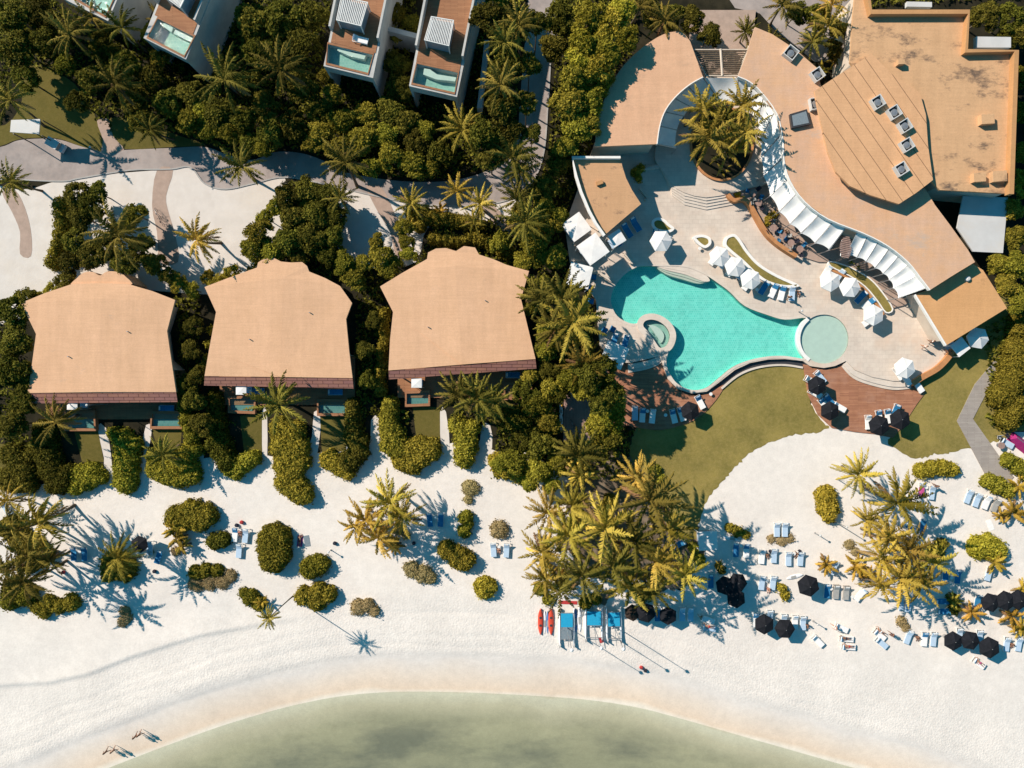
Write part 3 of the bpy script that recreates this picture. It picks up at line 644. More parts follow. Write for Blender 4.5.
def pool_villa(label, FL, FR, BR, BL, z, deck_t, pool_q, ledge=(), pergola=None, interior=True, chaise=None):
    """tall white villa whose roof carries a plunge pool at the sea end; corners are roof corners in the photo"""
    b = building('pool_villa', [FL, FR, BR, BL], z, label)
    P = [W(*p, z) for p in (FL, FR, BR, BL)]
    # front bay open below the pool: walls on two sides and behind
    u = (P[3] - P[0]); vdir = (P[2] - P[1])
    f = 2.6 / u.length
    A, B = P[0].lerp(P[3], f), P[1].lerp(P[2], f)
    MB().prism([(p.x, p.y) for p in (A, B, P[2], P[3])], 0.0, z - 1.5).build('wall', 'white_wall', b)
    fr = (P[1] - P[0]).normalized()
    for s, e in ((P[0], A), (P[1], B)):
        sg = 1 if s is P[0] else -1
        q = [s, s + fr * 0.35 * sg, e + fr * 0.35 * sg, e]
        MB().prism([(p.x, p.y) for p in q], 0.0, z - 1.5).build('side_wall', 'white_wall', b)
    mid = A.lerp(B, 0.5)
    ang = math.atan2(fr.y, fr.x)
    wn = MB().box((mid.x - 0.05 * math.sin(-ang), mid.y, 1.4), ((B - A).length - 1.0, 0.16, 2.3), ang).build('window', 'dark_metal', b)
    nrm = Vector((fr.y, -fr.x, 0))
    pm = mid + nrm * 0.09; MB().box((pm.x, pm.y, 1.4), ((B - A).length - 1.5, 0.05, 1.9), ang).build('pane', 'pane_and_shade_blue', wn)
    up = MB().box((mid.x, mid.y, 4.0), ((B - A).length - 1.4, 0.12, 1.4), ang).build('window', 'dark_metal', b)
    # roof terrace tray with pool void
    Q = [W(*p, z) for p in pool_q]
    poly = [(p.x, p.y) for p in P]
    tray = MB().prism(poly, z - 1.5, z, [[(p.x, p.y) for p in Q]]).build('roof_terrace', 'white_wall', b)
    D = [W(*p, z + 0.04) for p in deck_t]
    back = [Q[0].lerp(Q[3], 1.06), Q[1].lerp(Q[2], 1.06)]
    uu = (P[3] - P[0]).normalized()
    sp = Vector((fr.x, fr.y, 0)) * 0.32
    t0 = max((k - P[0]).dot(uu) for k in Q) + 0.35; t1 = u.length - 0.5
    MB().prism([(q.x, q.y) for q in (P[0] + uu * t0 + sp, P[1] + uu * t0 - sp, P[1] + uu * t1 - sp, P[0] + uu * t1 + sp)], z + 0.003, z + 0.05).build('wooden_deck', 'deck_small', b)
    for s, sg in ((P[0], 1), (P[1], -1)):
        q = [s + uu * (t0 + 1.5), s + uu * (t0 + 1.5) + sp * 0.9 * sg, s + uu * t1 + sp * 0.9 * sg, s + uu * t1]
        MB().prism([(k.x, k.y) for k in q], z + 0.003, z + 1.25).build('parapet', 'white_wall', b)
    rim = offset(Q, 0.30)
    pe = MB().prism(rim, z + 0.002, z + 0.10, [offset(Q, 0.005)]).build('plunge_pool', 'deck_small', b)
    MB().prism(offset(Q, -0.01), z - 1.3, z - 1.0).build('pool_floor', 'pool_tile_small', pe)
    tr = tessellate_polygon([[Vector((p.x, p.y, 0)) for p in Q]])
    fs = []
    for t in tr:
        a, c, d = (Q[i] for i in t); fs.append(tuple(t) if (c - a).cross(d - a).z > 0 else tuple(reversed(t)))
    MB().add([(p.x, p.y, z - 0.12) for p in Q], fs).build('pool_water', 'pool_water', pe)
    for l in ledge:
        MB().prism(WP(l, z - 0.2), z - 0.99, z - 0.3).build('pool_ledge', 'pool_pale', pe)
    if pergola:
        zz = z + 2.3; G = [W(*p, zz) for p in pergola]
        g = frame_ring([(p.x, p.y) for p in G], 0.14, zz - 0.15, zz).build('pergola', 'white_paint', b)
        sl = MB()
        for k in range(1, 15):
            t = k / 15; a, c = G[0].lerp(G[1], t), G[3].lerp(G[2], t)
            dirv = (c - a); sl.box(((a + c) / 2 - Vector((0, 0, 0.07))), (dirv.length - 0.3, 0.10, 0.10), math.atan2(dirv.y, dirv.x) if True else 0)
        sl.build('slats', 'white_paint', g)
        for p in G:
            cc = cen([(q.x, q.y) for q in G]); px, py = p.x + (cc[0] - p.x) * .06, p.y + (cc[1] - p.y) * .06
            MB().box((px, py, z + 1.1), (0.14, 0.14, 2.1)).build('post', 'white_paint', g)
        MB().prism([(p.x + (cc[0] - p.x) * .12, p.y + (cc[1] - p.y) * .12) for p in G], z + 0.055, z + 1.9).build('stair_house', 'pane_and_shade_blue', b)  # white box under the slats, its shade put into the blue colour
    return b
pool_villa('white pool villa cut by the top edge with its pool in a wooden rim', (62, -2), (108, 21), (130, -30), (86, -50), 7.0,
    [(70, -8), (112, 12), (128, -25), (90, -44)], [(72, -4), (106, 16), (114, -2), (80, -19)])
pool_villa('angled white pool villa with wooden ledge and dark slatted roof above its pool', (143.5, 38), (186, 59.5), (224, -34), (176, -46), 7.0,
    [(157, 13), (198, 31), (216, -8), (180, -26)], [(148.5, 37), (184.5, 55.5), (194, 37), (158, 19)], ledge=[[(160, 24), (166, 22), (173, 27), (171, 32)], [(175, 29), (193, 38), (191, 42), (173, 33)]], pergola=[(163, -4), (180, 8), (192, -16), (174, -28)])
pool_villa('white pool villa with a blue towel on the deck beside its shaded slatted pergola', (323.5, 66), (373, 78), (397, -40), (348, -52), 7.0,
    [(331, 27), (352, 34), (380, 46), (376, 53), (328, 42.5), (331, 36)], [(328, 44.5), (373, 55), (368, 73), (327, 63)], ledge=[[(338, 47), (348, 48), (352, 52), (366, 54), (364, 59), (350, 56), (337, 50)]], pergola=[(336, 20), (361, 26), (368, 2), (341, -4)])
pool_villa('white pool villa beside the dark road with cream ledge in its pool', (409, 86), (457, 97), (486, -40), (436, -52), 7.0,
    [(416, 46), (424, 50), (461, 68), (459, 74), (414, 60)], [(417, 64), (458, 73), (454.5, 92.5), (412.5, 83)], ledge=[[(424, 68), (430, 69), (437, 74), (456, 77), (455, 81), (436, 79), (423, 74)]], pergola=[(424, 40), (449, 46), (454, 20), (431, 16)])
# low wall linking the two villas, tall garden wall
o = MB().prism(WP([(380, 24), (419, 34), (419, 39), (381, 29)], 4.6), 0, 4.6).build('garden_wall', 'white_wall'); tag(o, 'white garden wall linking two pool villas above a planted court', 'wall')
o = MB().prism(WP([(484.5, 40), (489, 40), (482, 108), (477, 108)], 2.2), 0, 2.2).build('garden_wall', 'white_wall'); tag(o, 'narrow white garden wall standing among the palms by the dark road', 'wall')

# ---- clubhouse
def slab_building(name, label, pts, z, mat, wall='cream_wall', inset=0.7, th=0.35, n=0, par=None, floor=0.0):
    b = building(name, pts, z, label)
    P = WP(pts, z, n)
    MB().prism(P, z - th, z).build('roof', mat, b)
    MB().prism(offset(P, -inset), floor, z - th - 0.002).build('wall', wall, b)
    return b, P
RING_OUT = [(595, 146.5), (597, 126), (602, 106), (611, 85), (624, 65), (643, 47), (664, 34), (681, 32), (690, 41)]
RING_IN = [(703, 77), (692, 83), (681, 91.5), (671, 102), (664, 113), (659.5, 127), (657, 144)]
ring, P = slab_building('arc_pavilion', 'terracotta arc shaped building half shaded by tall trees at its back', crom(RING_OUT, 3, False) + crom(RING_IN, 3, False), 6.4, 'roof_arc')
ribbon(WP(RING_IN, 6.43, 3, False), 0.12, 5.9, 6.46).build('gutter', 'planter_rim', ring)
for k, (a, c) in enumerate([((602, 148.5), (645, 148.5))]):
    d = MB().box(W(622, 149, 1.6), (5.2, 0.1, 2.2)).build('glass_door', 'dark_metal', ring)
R3 = [(738, 76.5), (747, 54), (755, 27), (772, 34), (795, 49), (817, 68), (822, 91), (830, 150), (850, 182), (890, 200), (925, 188), (935, 205), (950, 225), (968, 250), (975, 262), (952, 276), (930, 290), (920, 277), (908, 262), (888, 246), (863, 233), (828, 219), (805, 202), (790, 181), (784, 160), (783, 140), (777, 114), (762, 93), (750, 82)]
curved, P = slab_building('curved_clubhouse', 'long terracotta S curved building with white sails along its inner edge', R3, 5.8, 'roof_curved')
ribbon(WP([(738, 76.5), (750, 82), (762, 93), (777, 114), (783, 140), (784, 160), (790, 181), (805, 202), (828, 219), (863, 233), (888, 246), (908, 262), (920, 277), (930, 290)], 5.85, 3, False), 0.12, 5.3, 5.88).build('gutter', 'planter_rim', curved)
sk = MB().prism(WP([(790, 114), (807, 109), (811, 124), (792, 128)], 6.3), 5.803, 6.3).build('skylight', 'dark_metal', curved)
MB().prism(WP([(792, 115.5), (806, 111.2), (809, 122.8), (793.5, 126)], 6.33), 6.301, 6.33).build('glass', 'grey_mesh', sk)
R1 = [(869, -14), (872, 9.5), (970, 9.5), (968, 49), (1019, 50), (1014, 194), (940, 190), (900, 150), (850, 62), (853, 15), (856, -14)]
big, P = slab_building('main_building', 'largest flat terracotta building with dark mould stains and raised parapet', R1, 6.6, 'roof_big')
for seg in ([(869, -14), (872, 9.5), (970, 9.5), (968, 49), (1019, 50), (1014, 194)],):
    q = WP(seg, 7.5); ribbon(q, 0.6, 6.603, 7.5, -0.3).build('parapet', 'parapet', big)
for (x, y, s) in ((918 + 68, 120, 12), (978, 178, 11), (998, 177, 13), (900, 63, 6)):
    MB().box(W(x, y, 7.0), (s / 7, 0.75 * s / 7, 0.8), R(3)).build('roof_vent', 'roof_big', big)
MB().prism(WP([(976, 36.5), (1011, 37), (1011, 47.5), (976, 47.5)], 5.5), 5.0, 5.5).build('service_box', 'panel_grey', big)
MB().prism(WP([(907, 1.5), (932, 2), (932, 7), (907, 6.5)], 5.5), 5.0, 5.5).build('service_box', 'panel_grey', big)
R2 = [(814.5, 91), (843, 72), (872, 54), (894, 76), (908, 84), (920, 93), (926, 115), (928, 145), (933, 180), (916, 193), (899, 204), (870, 195), (850, 186), (836, 172), (828, 152), (820, 118)]
pav, P = slab_building('upper_pavilion', 'raised terracotta pavilion with seamed roof and a row of square fans', R2, 7.4, 'roof_pavilion', floor=5.81)
def ceiling_unit(x, y, z, host, rz, s=1.5):
    f = MB()
    c = W(x, y, z)
    M = [(-s / 2, -s / 2), (s / 2, -s / 2), (s / 2, s / 2), (-s / 2, s / 2)]
    poly = [(c.x + a * math.cos(rz) - b_ * math.sin(rz), c.y + a * math.sin(rz) + b_ * math.cos(rz)) for a, b_ in M]
    fr = frame_ring(poly, 0.16, z, z + 0.65).build('roof_fan', 'panel_grey', host)
    MB().prism(offset(poly, -0.161), z + 0.003, z + 0.08).build('well', 'dark_metal', fr)
    MB().lathe([(0.50, z + 0.08), (0.50, z + 0.35), (0.42, z + 0.46), (0.1, z + 0.5)], 14, (c.x, c.y, 0)).build('cowl', 'steel', fr)
for (x, y) in ((876, 103.5), (892.5, 113.5), (903, 127), (905, 146), (899.5, 170)): ceiling_unit(x, y, 7.403, pav, R(32))
for (x, y, rz) in ((789.5, 54.5, R(-38)), (814.5, 105, R(10))): ceiling_unit(x, y, 5.803, curved, rz, 1.6)
ceiling_unit(816, 76, 5.803, curved, R(35), 1.5)
R4 = [(915, 294.5), (931, 289), (973, 264), (983, 270), (1007, 308), (946, 345.5)]
low, P = slab_building('low_annex', 'low orange flat building with faint dark streaks at the end of the terrace', R4, 4.2, 'roof_low')
ribbon([W(915, 294.5, 4.3), W(946, 345.5, 4.3)], 0.22, 3.9, 4.32).build('gutter', 'planter_rim', low)
MB().lathe([(0.35, 4.2), (0.35, 4.5), (0.2, 4.62)], 12, (W(967, 279, 4.2).x, W(967, 279, 4.2).y, 0)).build('roof_vent', 'panel_grey', low)
cv = empty('panel_canopy', W(985, 225, 0), 0, 'pale grey panel canopy roof behind the main building', 'canopy')
MB().prism(WP([(963, 196), (1008, 197.5), (1003, 253), (973, 251.5), (957, 228)], 3.4), 3.2, 3.4).build('roof', 'panel_grey', cv)
for p in ((966, 200), (1003, 201), (1000, 248), (974, 247)): MB().tube([W(*p, 0) * 1.0, (W(*p, 3.2).x, W(*p, 3.2).y, 3.2)], 0.09).build('post', 'steel', cv)
R5 = [(572, 156), (620.5, 156), (622, 165), (626, 178), (632, 190), (641, 204), (622, 220), (603.5, 236), (595, 224), (588, 211), (580, 192), (575, 176)]
fan, P = slab_building('fan_pavilion', 'small fan shaped terracotta pavilion with white parapet beside the pool trees', R5, 5.0, 'roof_fan', inset=1.6)
ribbon(WP([(603.5, 236), (595, 224), (588, 211), (580, 192), (575, 176), (572, 156), (620.5, 156)], 5.6, 0), 0.32, 5.003, 5.6, -0.16).build('parapet', 'planter_rim', fan)
MB().box(W(599.5, 183, 5.2), (0.9, 0.5, 0.4), R(20)).build('roof_vent', 'parapet', fan)
pg = empty('entrance_pergola', W(720, 62, 0), 0, 'dark slatted timber pergola roofing the courtyard entrance', 'pergola')
zz = 4.6; G = [W(*p, zz) for p in ((693, 49), (748, 49), (738.5, 76), (706, 76))]
frame_ring([(p.x, p.y) for p in G], 0.15, zz - 0.2, zz).build('frame', 'cream_wall', pg)
sl_ = MB()
for k in range(1, 13):
    a, c = G[0].lerp(G[3], k / 13), G[1].lerp(G[2], k / 13); sl_.box((a + c) / 2 - Vector((0, 0, .08)), ((c - a).length - 0.3, 0.13, 0.12))
sl_.build('slats', 'trunk', pg)
a, c = G[0].lerp(G[1], .5), G[3].lerp(G[2], .5)
MB().tube([a, c], 0.16).build('beam', 'cream_wall', pg)
for p in G: MB().tube([(p.x, p.y, 0), (p.x, p.y, zz - .2)], 0.12).build('post', 'cream_wall', pg)
struct('entrance_paving', MB().prism(WP([(690, 10), (756, 10), (752, 48), (740, 80), (703, 80), (690, 48)], 0.3), 0, 0.3), 'path_pink')
sheet('entrance_drive', [(640, -60), (690, -60), (735, 8), (790, 20), (850, 60), (850, 30), (850, -60), (900, -80), (600, -80)], 0.022, 'road_stone')
sheet('entrance_drive', [(752, 5), (790, 0), (850, 10), (850, 60), (815, 62), (775, 30)], 0.026, 'road_stone')

# ---- shade sails along the arc and the curved building
INNER = [(676, 148), (677, 130), (684, 116), (693, 108), (704, 103.5), (720, 102), (736, 103), (749, 111), (757, 124), (760, 140), (760.5, 158), (763, 176), (770, 196), (779, 212), (790, 224.5), (801, 233.5), (815, 243.5), (829, 250), (846, 256), (857, 258), (866, 262), (875, 268.5), (883, 274), (889, 280), (893, 288), (898, 298)]
OUTER = [(657, 144), (660, 126), (665, 112), (674, 98), (688, 86), (703, 77.5), (739, 77.5), (752, 83.5), (764, 95), (775, 111), (782.5, 133), (784, 157), (789, 178), (797, 193), (808, 205), (820, 214), (834, 221), (847, 226), (858, 231), (868, 235.5), (879, 241), (890, 248), (900, 255), (910, 264), (918, 275), (926, 288)]
ZI, ZO = 3.6, 5.2
sail_names = ['shaded', 'shaded', 'shaded', 'half lit', 'half lit']
SAILTXT = {0: 'teal shaded sail over the foot of the arc shaped building', 1: 'teal shaded sail second from the foot of the arc shaped building', 2: 'teal shaded sail midway along the arc shaped building',
 3: 'teal shaded sail fourth from the foot of the arc shaped building', 4: 'partly sunlit sail next to the slatted entrance pergola', 5: 'broad white sail directly below the slatted entrance pergola',
 6: 'bright white sail just past the entrance pergola on the curved building', 7: 'white sail above the courtyard palms, third along from the pergola', 8: 'white sail touched by palm shade, fourth along from the pergola', 9: 'palm shaded sail beside the courtyard island, fifth along from the pergola',
 10: 'sail striped by palm shade, sixth along from the pergola', 11: 'bluish palm shaded sail over the inland end of the dining terrace', 12: 'white sail beside the sunlit dining tables', 13: 'white sail over the middle of the dining terrace', 14: 'white sail where the dining terrace ends', 15: 'white sail last but one before the open slatted gap', 16: 'white sail just before the open slatted gap',
 18: 'narrow white sail first after the slatted gap', 19: 'narrow white sail second after the slatted gap', 20: 'narrow white sail third after the slatted gap', 21: 'narrow white sail fourth after the slatted gap', 22: 'narrow white sail fifth after the slatted gap', 23: 'narrow white sail last but one before the low orange building', 24: 'narrow white sail at the end near the low orange building'}
def lerp2(a, b, t): return (a[0] + (b[0] - a[0]) * t, a[1] + (b[1] - a[1]) * t)
beams = empty('sail_frame', W(800, 200, 0), 0, 'curved row of steel ribs and posts carrying the white sails', 'frame')
for i in range(len(INNER)):
    a, c = W(*INNER[i], ZI), W(*OUTER[i], ZO)
    MB().tube([a, c], 0.07, 6).build('rib', 'steel', beams)
    MB().tube([(a.x, a.y, 0.5), (a.x, a.y, ZI)], 0.06, 6).build('post', 'steel', beams)
for i in range(len(INNER) - 1):
    if i not in SAILTXT: continue
    g = 0.035
    m = 6; vs_, fs_ = [], []
    for u in range(m + 1):
        for v in range(m + 1):
            uu = g + (1 - 2 * g) * u / m; vv = 0.02 + 0.96 * v / m
            # concave free edges at the inner side
            pull = 0.045 * math.sin(PI * u / m) * (1 - vv)
            p = lerp2(lerp2(INNER[i], INNER[i + 1], uu), lerp2(OUTER[i], OUTER[i + 1], uu), vv + pull * (1 - vv))
            z = ZI + (ZO - ZI) * (vv + pull * (1 - vv)) + 0.10 - 0.30 * math.sin(PI * u / m) * math.sin(PI * v / m)
            vs_.append(W(p[0], p[1], z))
    for u in range(m):
        for v in range(m):
            k = u * (m + 1) + v; fs_.append((k, k + 1, k + m + 2, k + m + 1))
    n0 = len(vs_); vs_ += [p - Vector((0, 0, 0.03)) for p in vs_]; fs_ += [tuple(n0 + q for q in reversed(f)) for f in fs_]
    o = MB().add(vs_, fs_).build('shade_sail', 'sail_cloth', None, True)
    tag(o, SAILTXT[i], 'shade sail', 'white shade sails along the curved roof')
# slatted gap between the sails
gp = empty('slatted_screen', W(846, 240, 0), 0, 'pointed brown slatted screen filling the gap between the sails', 'screen')
gs = MB()
for k in range(12):
    t = k / 11; y = 237 + t * 20; hw = 1.5 + 4.2 * math.sin(PI * min(1, t * 0.75 + 0.1)); gs.box(W(846.5 - t * 1.5, y, 4.2), (hw * 2 / 7, 0.16, 0.1), R(-12))
gs.build('slats', 'board_pink', gp)
for s in (-1, 1): MB().tube([W(846 + s * 4, 240, 4.1), W(845 + s * 4.5, 256, 4.1)], 0.06).build('rail', 'steel', gp)
for s in (-1, 1): MB().tube([W(845 + s * 4.5, 256, 0.7), (W(845 + s * 4.5, 256, 4.1).x, W(845 + s * 4.5, 256, 4.1).y, 4.1)], 0.06).build('post', 'steel', gp)

# ---- planters, low walls
def planter(label, pts, h=0.45, z=ZP, rim=0.38, n=4, name='planter'):
    P = WP(pts, z + h, n); c = cen(P); b = empty(name, (c[0], c[1], z), 0, label, 'planter')
    ORG[b] = Vector((c[0], c[1], z))
    MB().prism(P, z, z + h, [offset(P, -rim)]).build('rim', 'planter_rim', b)
    MB().prism(offset(P, -rim - 0.002), z + 0.01, z + h - 0.1).build('grass', 'lawn_grass', b)
    return b
planter('long teardrop planter of grass with white rim above the lounger row', [(724, 245), (726, 237), (734, 234), (740, 239), (748, 251), (760, 264), (778, 275), (797.5, 284), (797, 287), (783, 287.5), (767, 283), (755, 274.5), (742, 262), (730, 252)])
planter('small pear shaped white planter beside a little white table', [(693, 237), (702, 234.5), (710, 237.5), (711, 244), (705, 248), (698, 244)])
planter('oval white planter half in shade beside the white pool parasol', [(652, 221), (657, 217.5), (664, 219), (669, 223.5), (674.5, 228.5), (669, 232.5), (658, 231.5), (652.5, 227)])
planter('curved grass bed with terracotta edge behind the white parasols', [(829, 261), (840, 263), (853, 268), (870, 278), (883, 292), (893.5, 309), (886, 313), (877, 301), (865, 287), (849, 276), (831, 267)], n=3, rim=0.16)
o = ribbon(WP([(829, 267), (848, 276.5), (864, 287), (876, 301), (885, 314)], ZP + .6, 4, False), 0.3, ZP, ZP + 0.55, -0.15).build('garden_wall', 'terrazzo_orange'); tag(o, 'low terracotta wall edging the curved grass bed behind white parasols', 'wall')
ow = ribbon(WP([(728, 194), (734, 200), (744, 199), (750, 204), (755, 212.5), (767, 232.5), (780, 245), (797, 256)], ZP + 1, 4, False), 0.55, ZP, ZP + 1.0).build('garden_wall', 'terrazzo_orange'); tag(ow, 'curving orange wall between the dining terrace and pool terrace', 'wall')
ow = ribbon(WP([(911, 382), (922, 375), (936, 367), (946, 357), (951, 349)], 0.9, 4, False), 0.75, 0.0, 1.0, -0.3).build('garden_wall', 'terrazzo_orange'); tag(ow, 'orange wall closing the pool terrace above the shaded lawn', 'wall')
isl = empty('palm_island', W(722, 140, ZC), 0, 'round sunken bed of dark soil carrying the courtyard palms', 'planting bed'); ORG[isl] = W(722, 140, ZC)
P = [W(722 + 32 * math.cos(a), 143 + 38 * math.sin(a), ZC + .3) for a in np.linspace(0, 2 * PI, 40, endpoint=False)]
MB().prism(P, ZC - .05, ZC + 0.3, [offset(P, -0.3)]).build('rim', 'terrazzo_orange', isl)
MB().prism(offset(P, -0.302), ZC - .05, ZC + 0.18).build('soil_bed', 'soil', isl)
for (pts, lab) in (([(625, 254), (631, 260), (632, 264)], 'short pale strip standing for sunlight near the shaded end of the pool'), ([(599, 273), (612, 281)], 'thin straight pale strip standing for sunlight beside the pool curve'), ([(640, 188), (648, 198), (645, 200)], 'small angular bench wall near the fan shaped pavilion')):  # first two are sunlit gaps between shadows, built as pale raised strips
    o = ribbon(WP(pts, ZP + .4), 0.35, ZP, ZP + 0.45).build('wall_and_sun_strip', 'cream_wall'); tag(o, lab, 'low wall')

# ------------------------------------------------------------------ vegetation
def leafmesh(name, P, Nn, size, mat, var, rs, asp=0.6, extra=None):
    """many small leaf quads: P positions, Nn facing directions"""
    n = len(P)
    Nn = Nn / (np.linalg.norm(Nn, axis=1, keepdims=True) + 1e-9)
    rv = rs.normal(size=(n, 3)); T = np.cross(Nn, rv); T /= (np.linalg.norm(T, axis=1, keepdims=True) + 1e-9)
    B = np.cross(Nn, T)
    s = (size * rs.uniform(0.6, 1.35, n))[:, None]
    V = np.stack([P - T * s, P - B * s * asp, P + T * s * 1.1 - Nn * s * 0.25, P + B * s * asp], 1).reshape(-1, 3)
    vv = np.repeat(np.clip(var, 0, 1), 4)
    F = np.arange(4 * n).reshape(-1, 4)
    if extra is not None:                       # extra = (verts, faces, v)
        ev, ef, e = extra; o = len(V)
        V = np.concatenate([V, ev]); vv = np.concatenate([vv, np.full(len(ev), e)])
        faces = F.tolist() + [[i + o for i in f] for f in ef]
    else: faces = F.tolist()
    me = bpy.data.meshes.new(name); me.from_pydata(V.tolist(), [], faces); me.update()
    at = me.attributes.new('v', 'FLOAT', 'POINT'); at.data.foreach_set('value', vv.astype(np.float32))
    me.materials.append(MATS[mat])
    return me
def crown_mesh(seed, mat, rad=3.0, leaf=0.25, nclump=66, per=74, flat=0.62):
    rs = np.random.RandomState(seed); Ps, Ns, Vs = [], [], []
    lob = rs.uniform(0, 2 * PI, 4)
    for k in range(nclump):
        a = rs.uniform(0, 2 * PI); u = rs.uniform(-0.25, 1.0)
        rr = rad * (0.80 + 0.20 * math.sin(2 * a + lob[0]) * 0.6 + 0.16 * math.sin(3 * a + lob[1]) + rs.uniform(-0.22, 0.08))
        ph = math.acos(max(-1, min(1, u)))
        c = np.array([math.sin(ph) * math.cos(a) * rr, math.sin(ph) * math.sin(a) * rr, u * rad * flat + rad * 0.18])
        cr = rad * rs.uniform(0.15, 0.36)
        d = rs.normal(size=(per, 3)); d /= np.linalg.norm(d, axis=1, keepdims=True); d[:, 2] = np.abs(d[:, 2]) * 0.9 - 0.15
        P = c + d * cr * rs.uniform(0.35, 1.15, (per, 1)) * np.array([1, 1, 0.8])
        Ps.append(P); Ns.append(d * 0.7 + np.array([0, 0, 0.7]) + rs.normal(size=(per, 3)) * 0.65)
        Vs.append(np.clip(rs.uniform(-0.1, 0.85) * 0.5 + rs.uniform(0, 0.6, per) ** 1.3, 0, 1))
    return leafmesh('crown', np.concatenate(Ps), np.concatenate(Ns), leaf, mat, np.concatenate(Vs), rs)
def tree_trunk(seed, h=4.0):
    rs = random.Random(seed); mb = MB()
    mb.tube([(0, 0, -0.1), (0.1, 0.05, h * 0.45), (0.05, 0.1, h)], [0.2, 0.16, 0.12], 7)
    for k in range(6):
        a = k * PI / 3 + rs.uniform(-.3, .3); l = rs.uniform(1.2, 2.1); z = h * rs.uniform(0.55, 0.9)
        mb.tube([(0.05, 0.05, z), (math.cos(a) * l * .5, math.sin(a) * l * .5, z + 0.6), (math.cos(a) * l, math.sin(a) * l, z + 1.3)], [0.09, 0.06, 0.025], 5)
    return mb.mesh('trunk')
CROWNS = {m: [crown_mesh(10 + 7 * i + j, 'leaf_' + m) for j in range(4)] for i, m in enumerate(('dark', 'mid', 'bright'))}
TRUNKS = [tree_trunk(s) for s in range(3)]

def frond(rs, L, elev, az, width, droop, ns=15):
    """one feather frond: arching midrib with drooping leaflets on both sides"""
    vs_, fs_ = [], []
    d = np.array([math.cos(az), math.sin(az)]); p = np.array([0., 0., 0.]); e = elev; pts = [p.copy()]; tg = []
    seg = 9; curl = rs.uniform(-0.25, 0.25)
    for k in range(seg):
        st = L / seg; a2 = az + curl * (k / seg) ** 1.5
        t = np.array([math.cos(e) * math.cos(a2), math.cos(e) * math.sin(a2), math.sin(e)]); tg.append(t)
        p = p + t * st; pts.append(p.copy()); e -= droop * (0.5 + k / seg) / seg
    tg.append(tg[-1]); pts = np.array(pts); tg = np.array(tg)
    def at(u):
        x = u * seg; i = min(int(x), seg - 1); f = x - i
        return pts[i] * (1 - f) + pts[i + 1] * f, tg[i]
    up = np.array([0, 0, 1.0])
    for i in range(seg):                        # midrib ribbon
        side = np.cross(tg[i], up); side /= np.linalg.norm(side) + 1e-9
        w0, w1 = 0.05 * (1 - i / seg) + 0.015, 0.05 * (1 - (i + 1) / seg) + 0.012
        n = len(vs_); vs_ += [pts[i] - side * w0, pts[i] + side * w0, pts[i + 1] + side * w1, pts[i + 1] - side * w1]; fs_.append((n, n + 1, n + 2, n + 3))
    for sgn in (-1, 1):
        for k in range(ns):
            u = 0.12 + 0.88 * (k + rs.uniform(0, 0.7)) / ns
            if u > 0.995: continue
            q, t = at(u); side = np.cross(t, up); side /= np.linalg.norm(side) + 1e-9
            nn = np.cross(side, t)
            ll = width * (math.sin(PI * min(1, u * 0.86 + 0.14)) ** 0.7) * rs.uniform(0.8, 1.1)
            dr = t * rs.uniform(0.6, 1.0) + side * sgn * rs.uniform(0.55, 0.8) + nn * rs.uniform(-0.1, 0.25) - up * rs.uniform(0.35, 0.8); dr /= np.linalg.norm(dr)
            wv = t * 0.075 + nn * rs.uniform(-0.03, 0.03)
            mid = q + dr * ll * 0.55; tip = q + dr * ll - up * ll * 0.25
            n = len(vs_); vs_ += [q - wv, q + wv, mid + wv * 1.1, tip, mid - wv * 1.1]; fs_.append((n, n + 1, n + 2, n + 3, n + 4))
    return vs_, fs_
def palm_crown(seed, mat, L=3.7, n=22, lean=(0.0, 0.0), lo=-0.35, hi=1.25, width=0.54):
    rs = np.random.RandomState(seed); V, F, A, MI = [], [], [], []
    for k in range(n):
        az = k * 2.39996 + rs.uniform(-0.25, 0.25); f = k / (n - 1)
        el = hi + (lo - hi) * f ** 0.8 + rs.uniform(-0.12, 0.12)
        ln = L * (0.72 + 0.28 * math.sin(PI * min(1, 0.25 + f * 0.65))) * rs.uniform(0.85, 1.1)
        vx = math.cos(az) + lean[0] * rs.uniform(0.5, 1.3); vy = math.sin(az) + lean[1] * rs.uniform(0.5, 1.3)
        v, fc = frond(rs, ln, el, math.atan2(vy, vx), width, rs.uniform(0.9, 1.6), 17)
        o = len(V); V += [tuple(p) for p in v]; F += [tuple(i + o for i in q) for q in fc]
        base = rs.uniform(0.05, 0.85) * (0.75 + 0.25 * f) if f < 0.88 else rs.uniform(0.8, 1.0); A += [min(1, max(0, base + rs.uniform(-0.1, 0.1)))] * len(v); MI += [1 if f > 0.8 and rs.rand() < 0.55 else 0] * len(fc)
    A = np.array(A, dtype=np.float32)
    me = bpy.data.meshes.new('crown'); me.from_pydata(V, [], F); me.update()
    at = me.attributes.new('v', 'FLOAT', 'POINT'); at.data.foreach_set('value', A); me.materials.append(MATS[mat]); me.materials.append(MATS['palm_dead']); me.polygons.foreach_set('material_index', MI)
    return me
def palm_trunk(seed, h=6.0):
    rs = random.Random(seed); cx, cy = rs.uniform(-.9, .9), rs.uniform(-.9, .9)
    pts = [(cx * (1 - t) ** 2, cy * (1 - t) ** 2, h * t) for t in (0, .2, .4, .6, .8, 1.0)]
    return MB().tube(pts, [0.22, 0.16, 0.14, 0.13, 0.12, 0.13], 8).mesh('trunk')
PALMC = {m: [palm_crown(50 + 11 * i + j, 'palm_' + m, lean=[(0, 0.2), (0.1, 0.55), (0.4, 0.45), (-0.2, 0.5), (0.2, 0.15)][j], n=[24, 21, 26, 22, 20][j]) for j in range(5)] for i, m in enumerate(('olive', 'gold', 'amber'))}
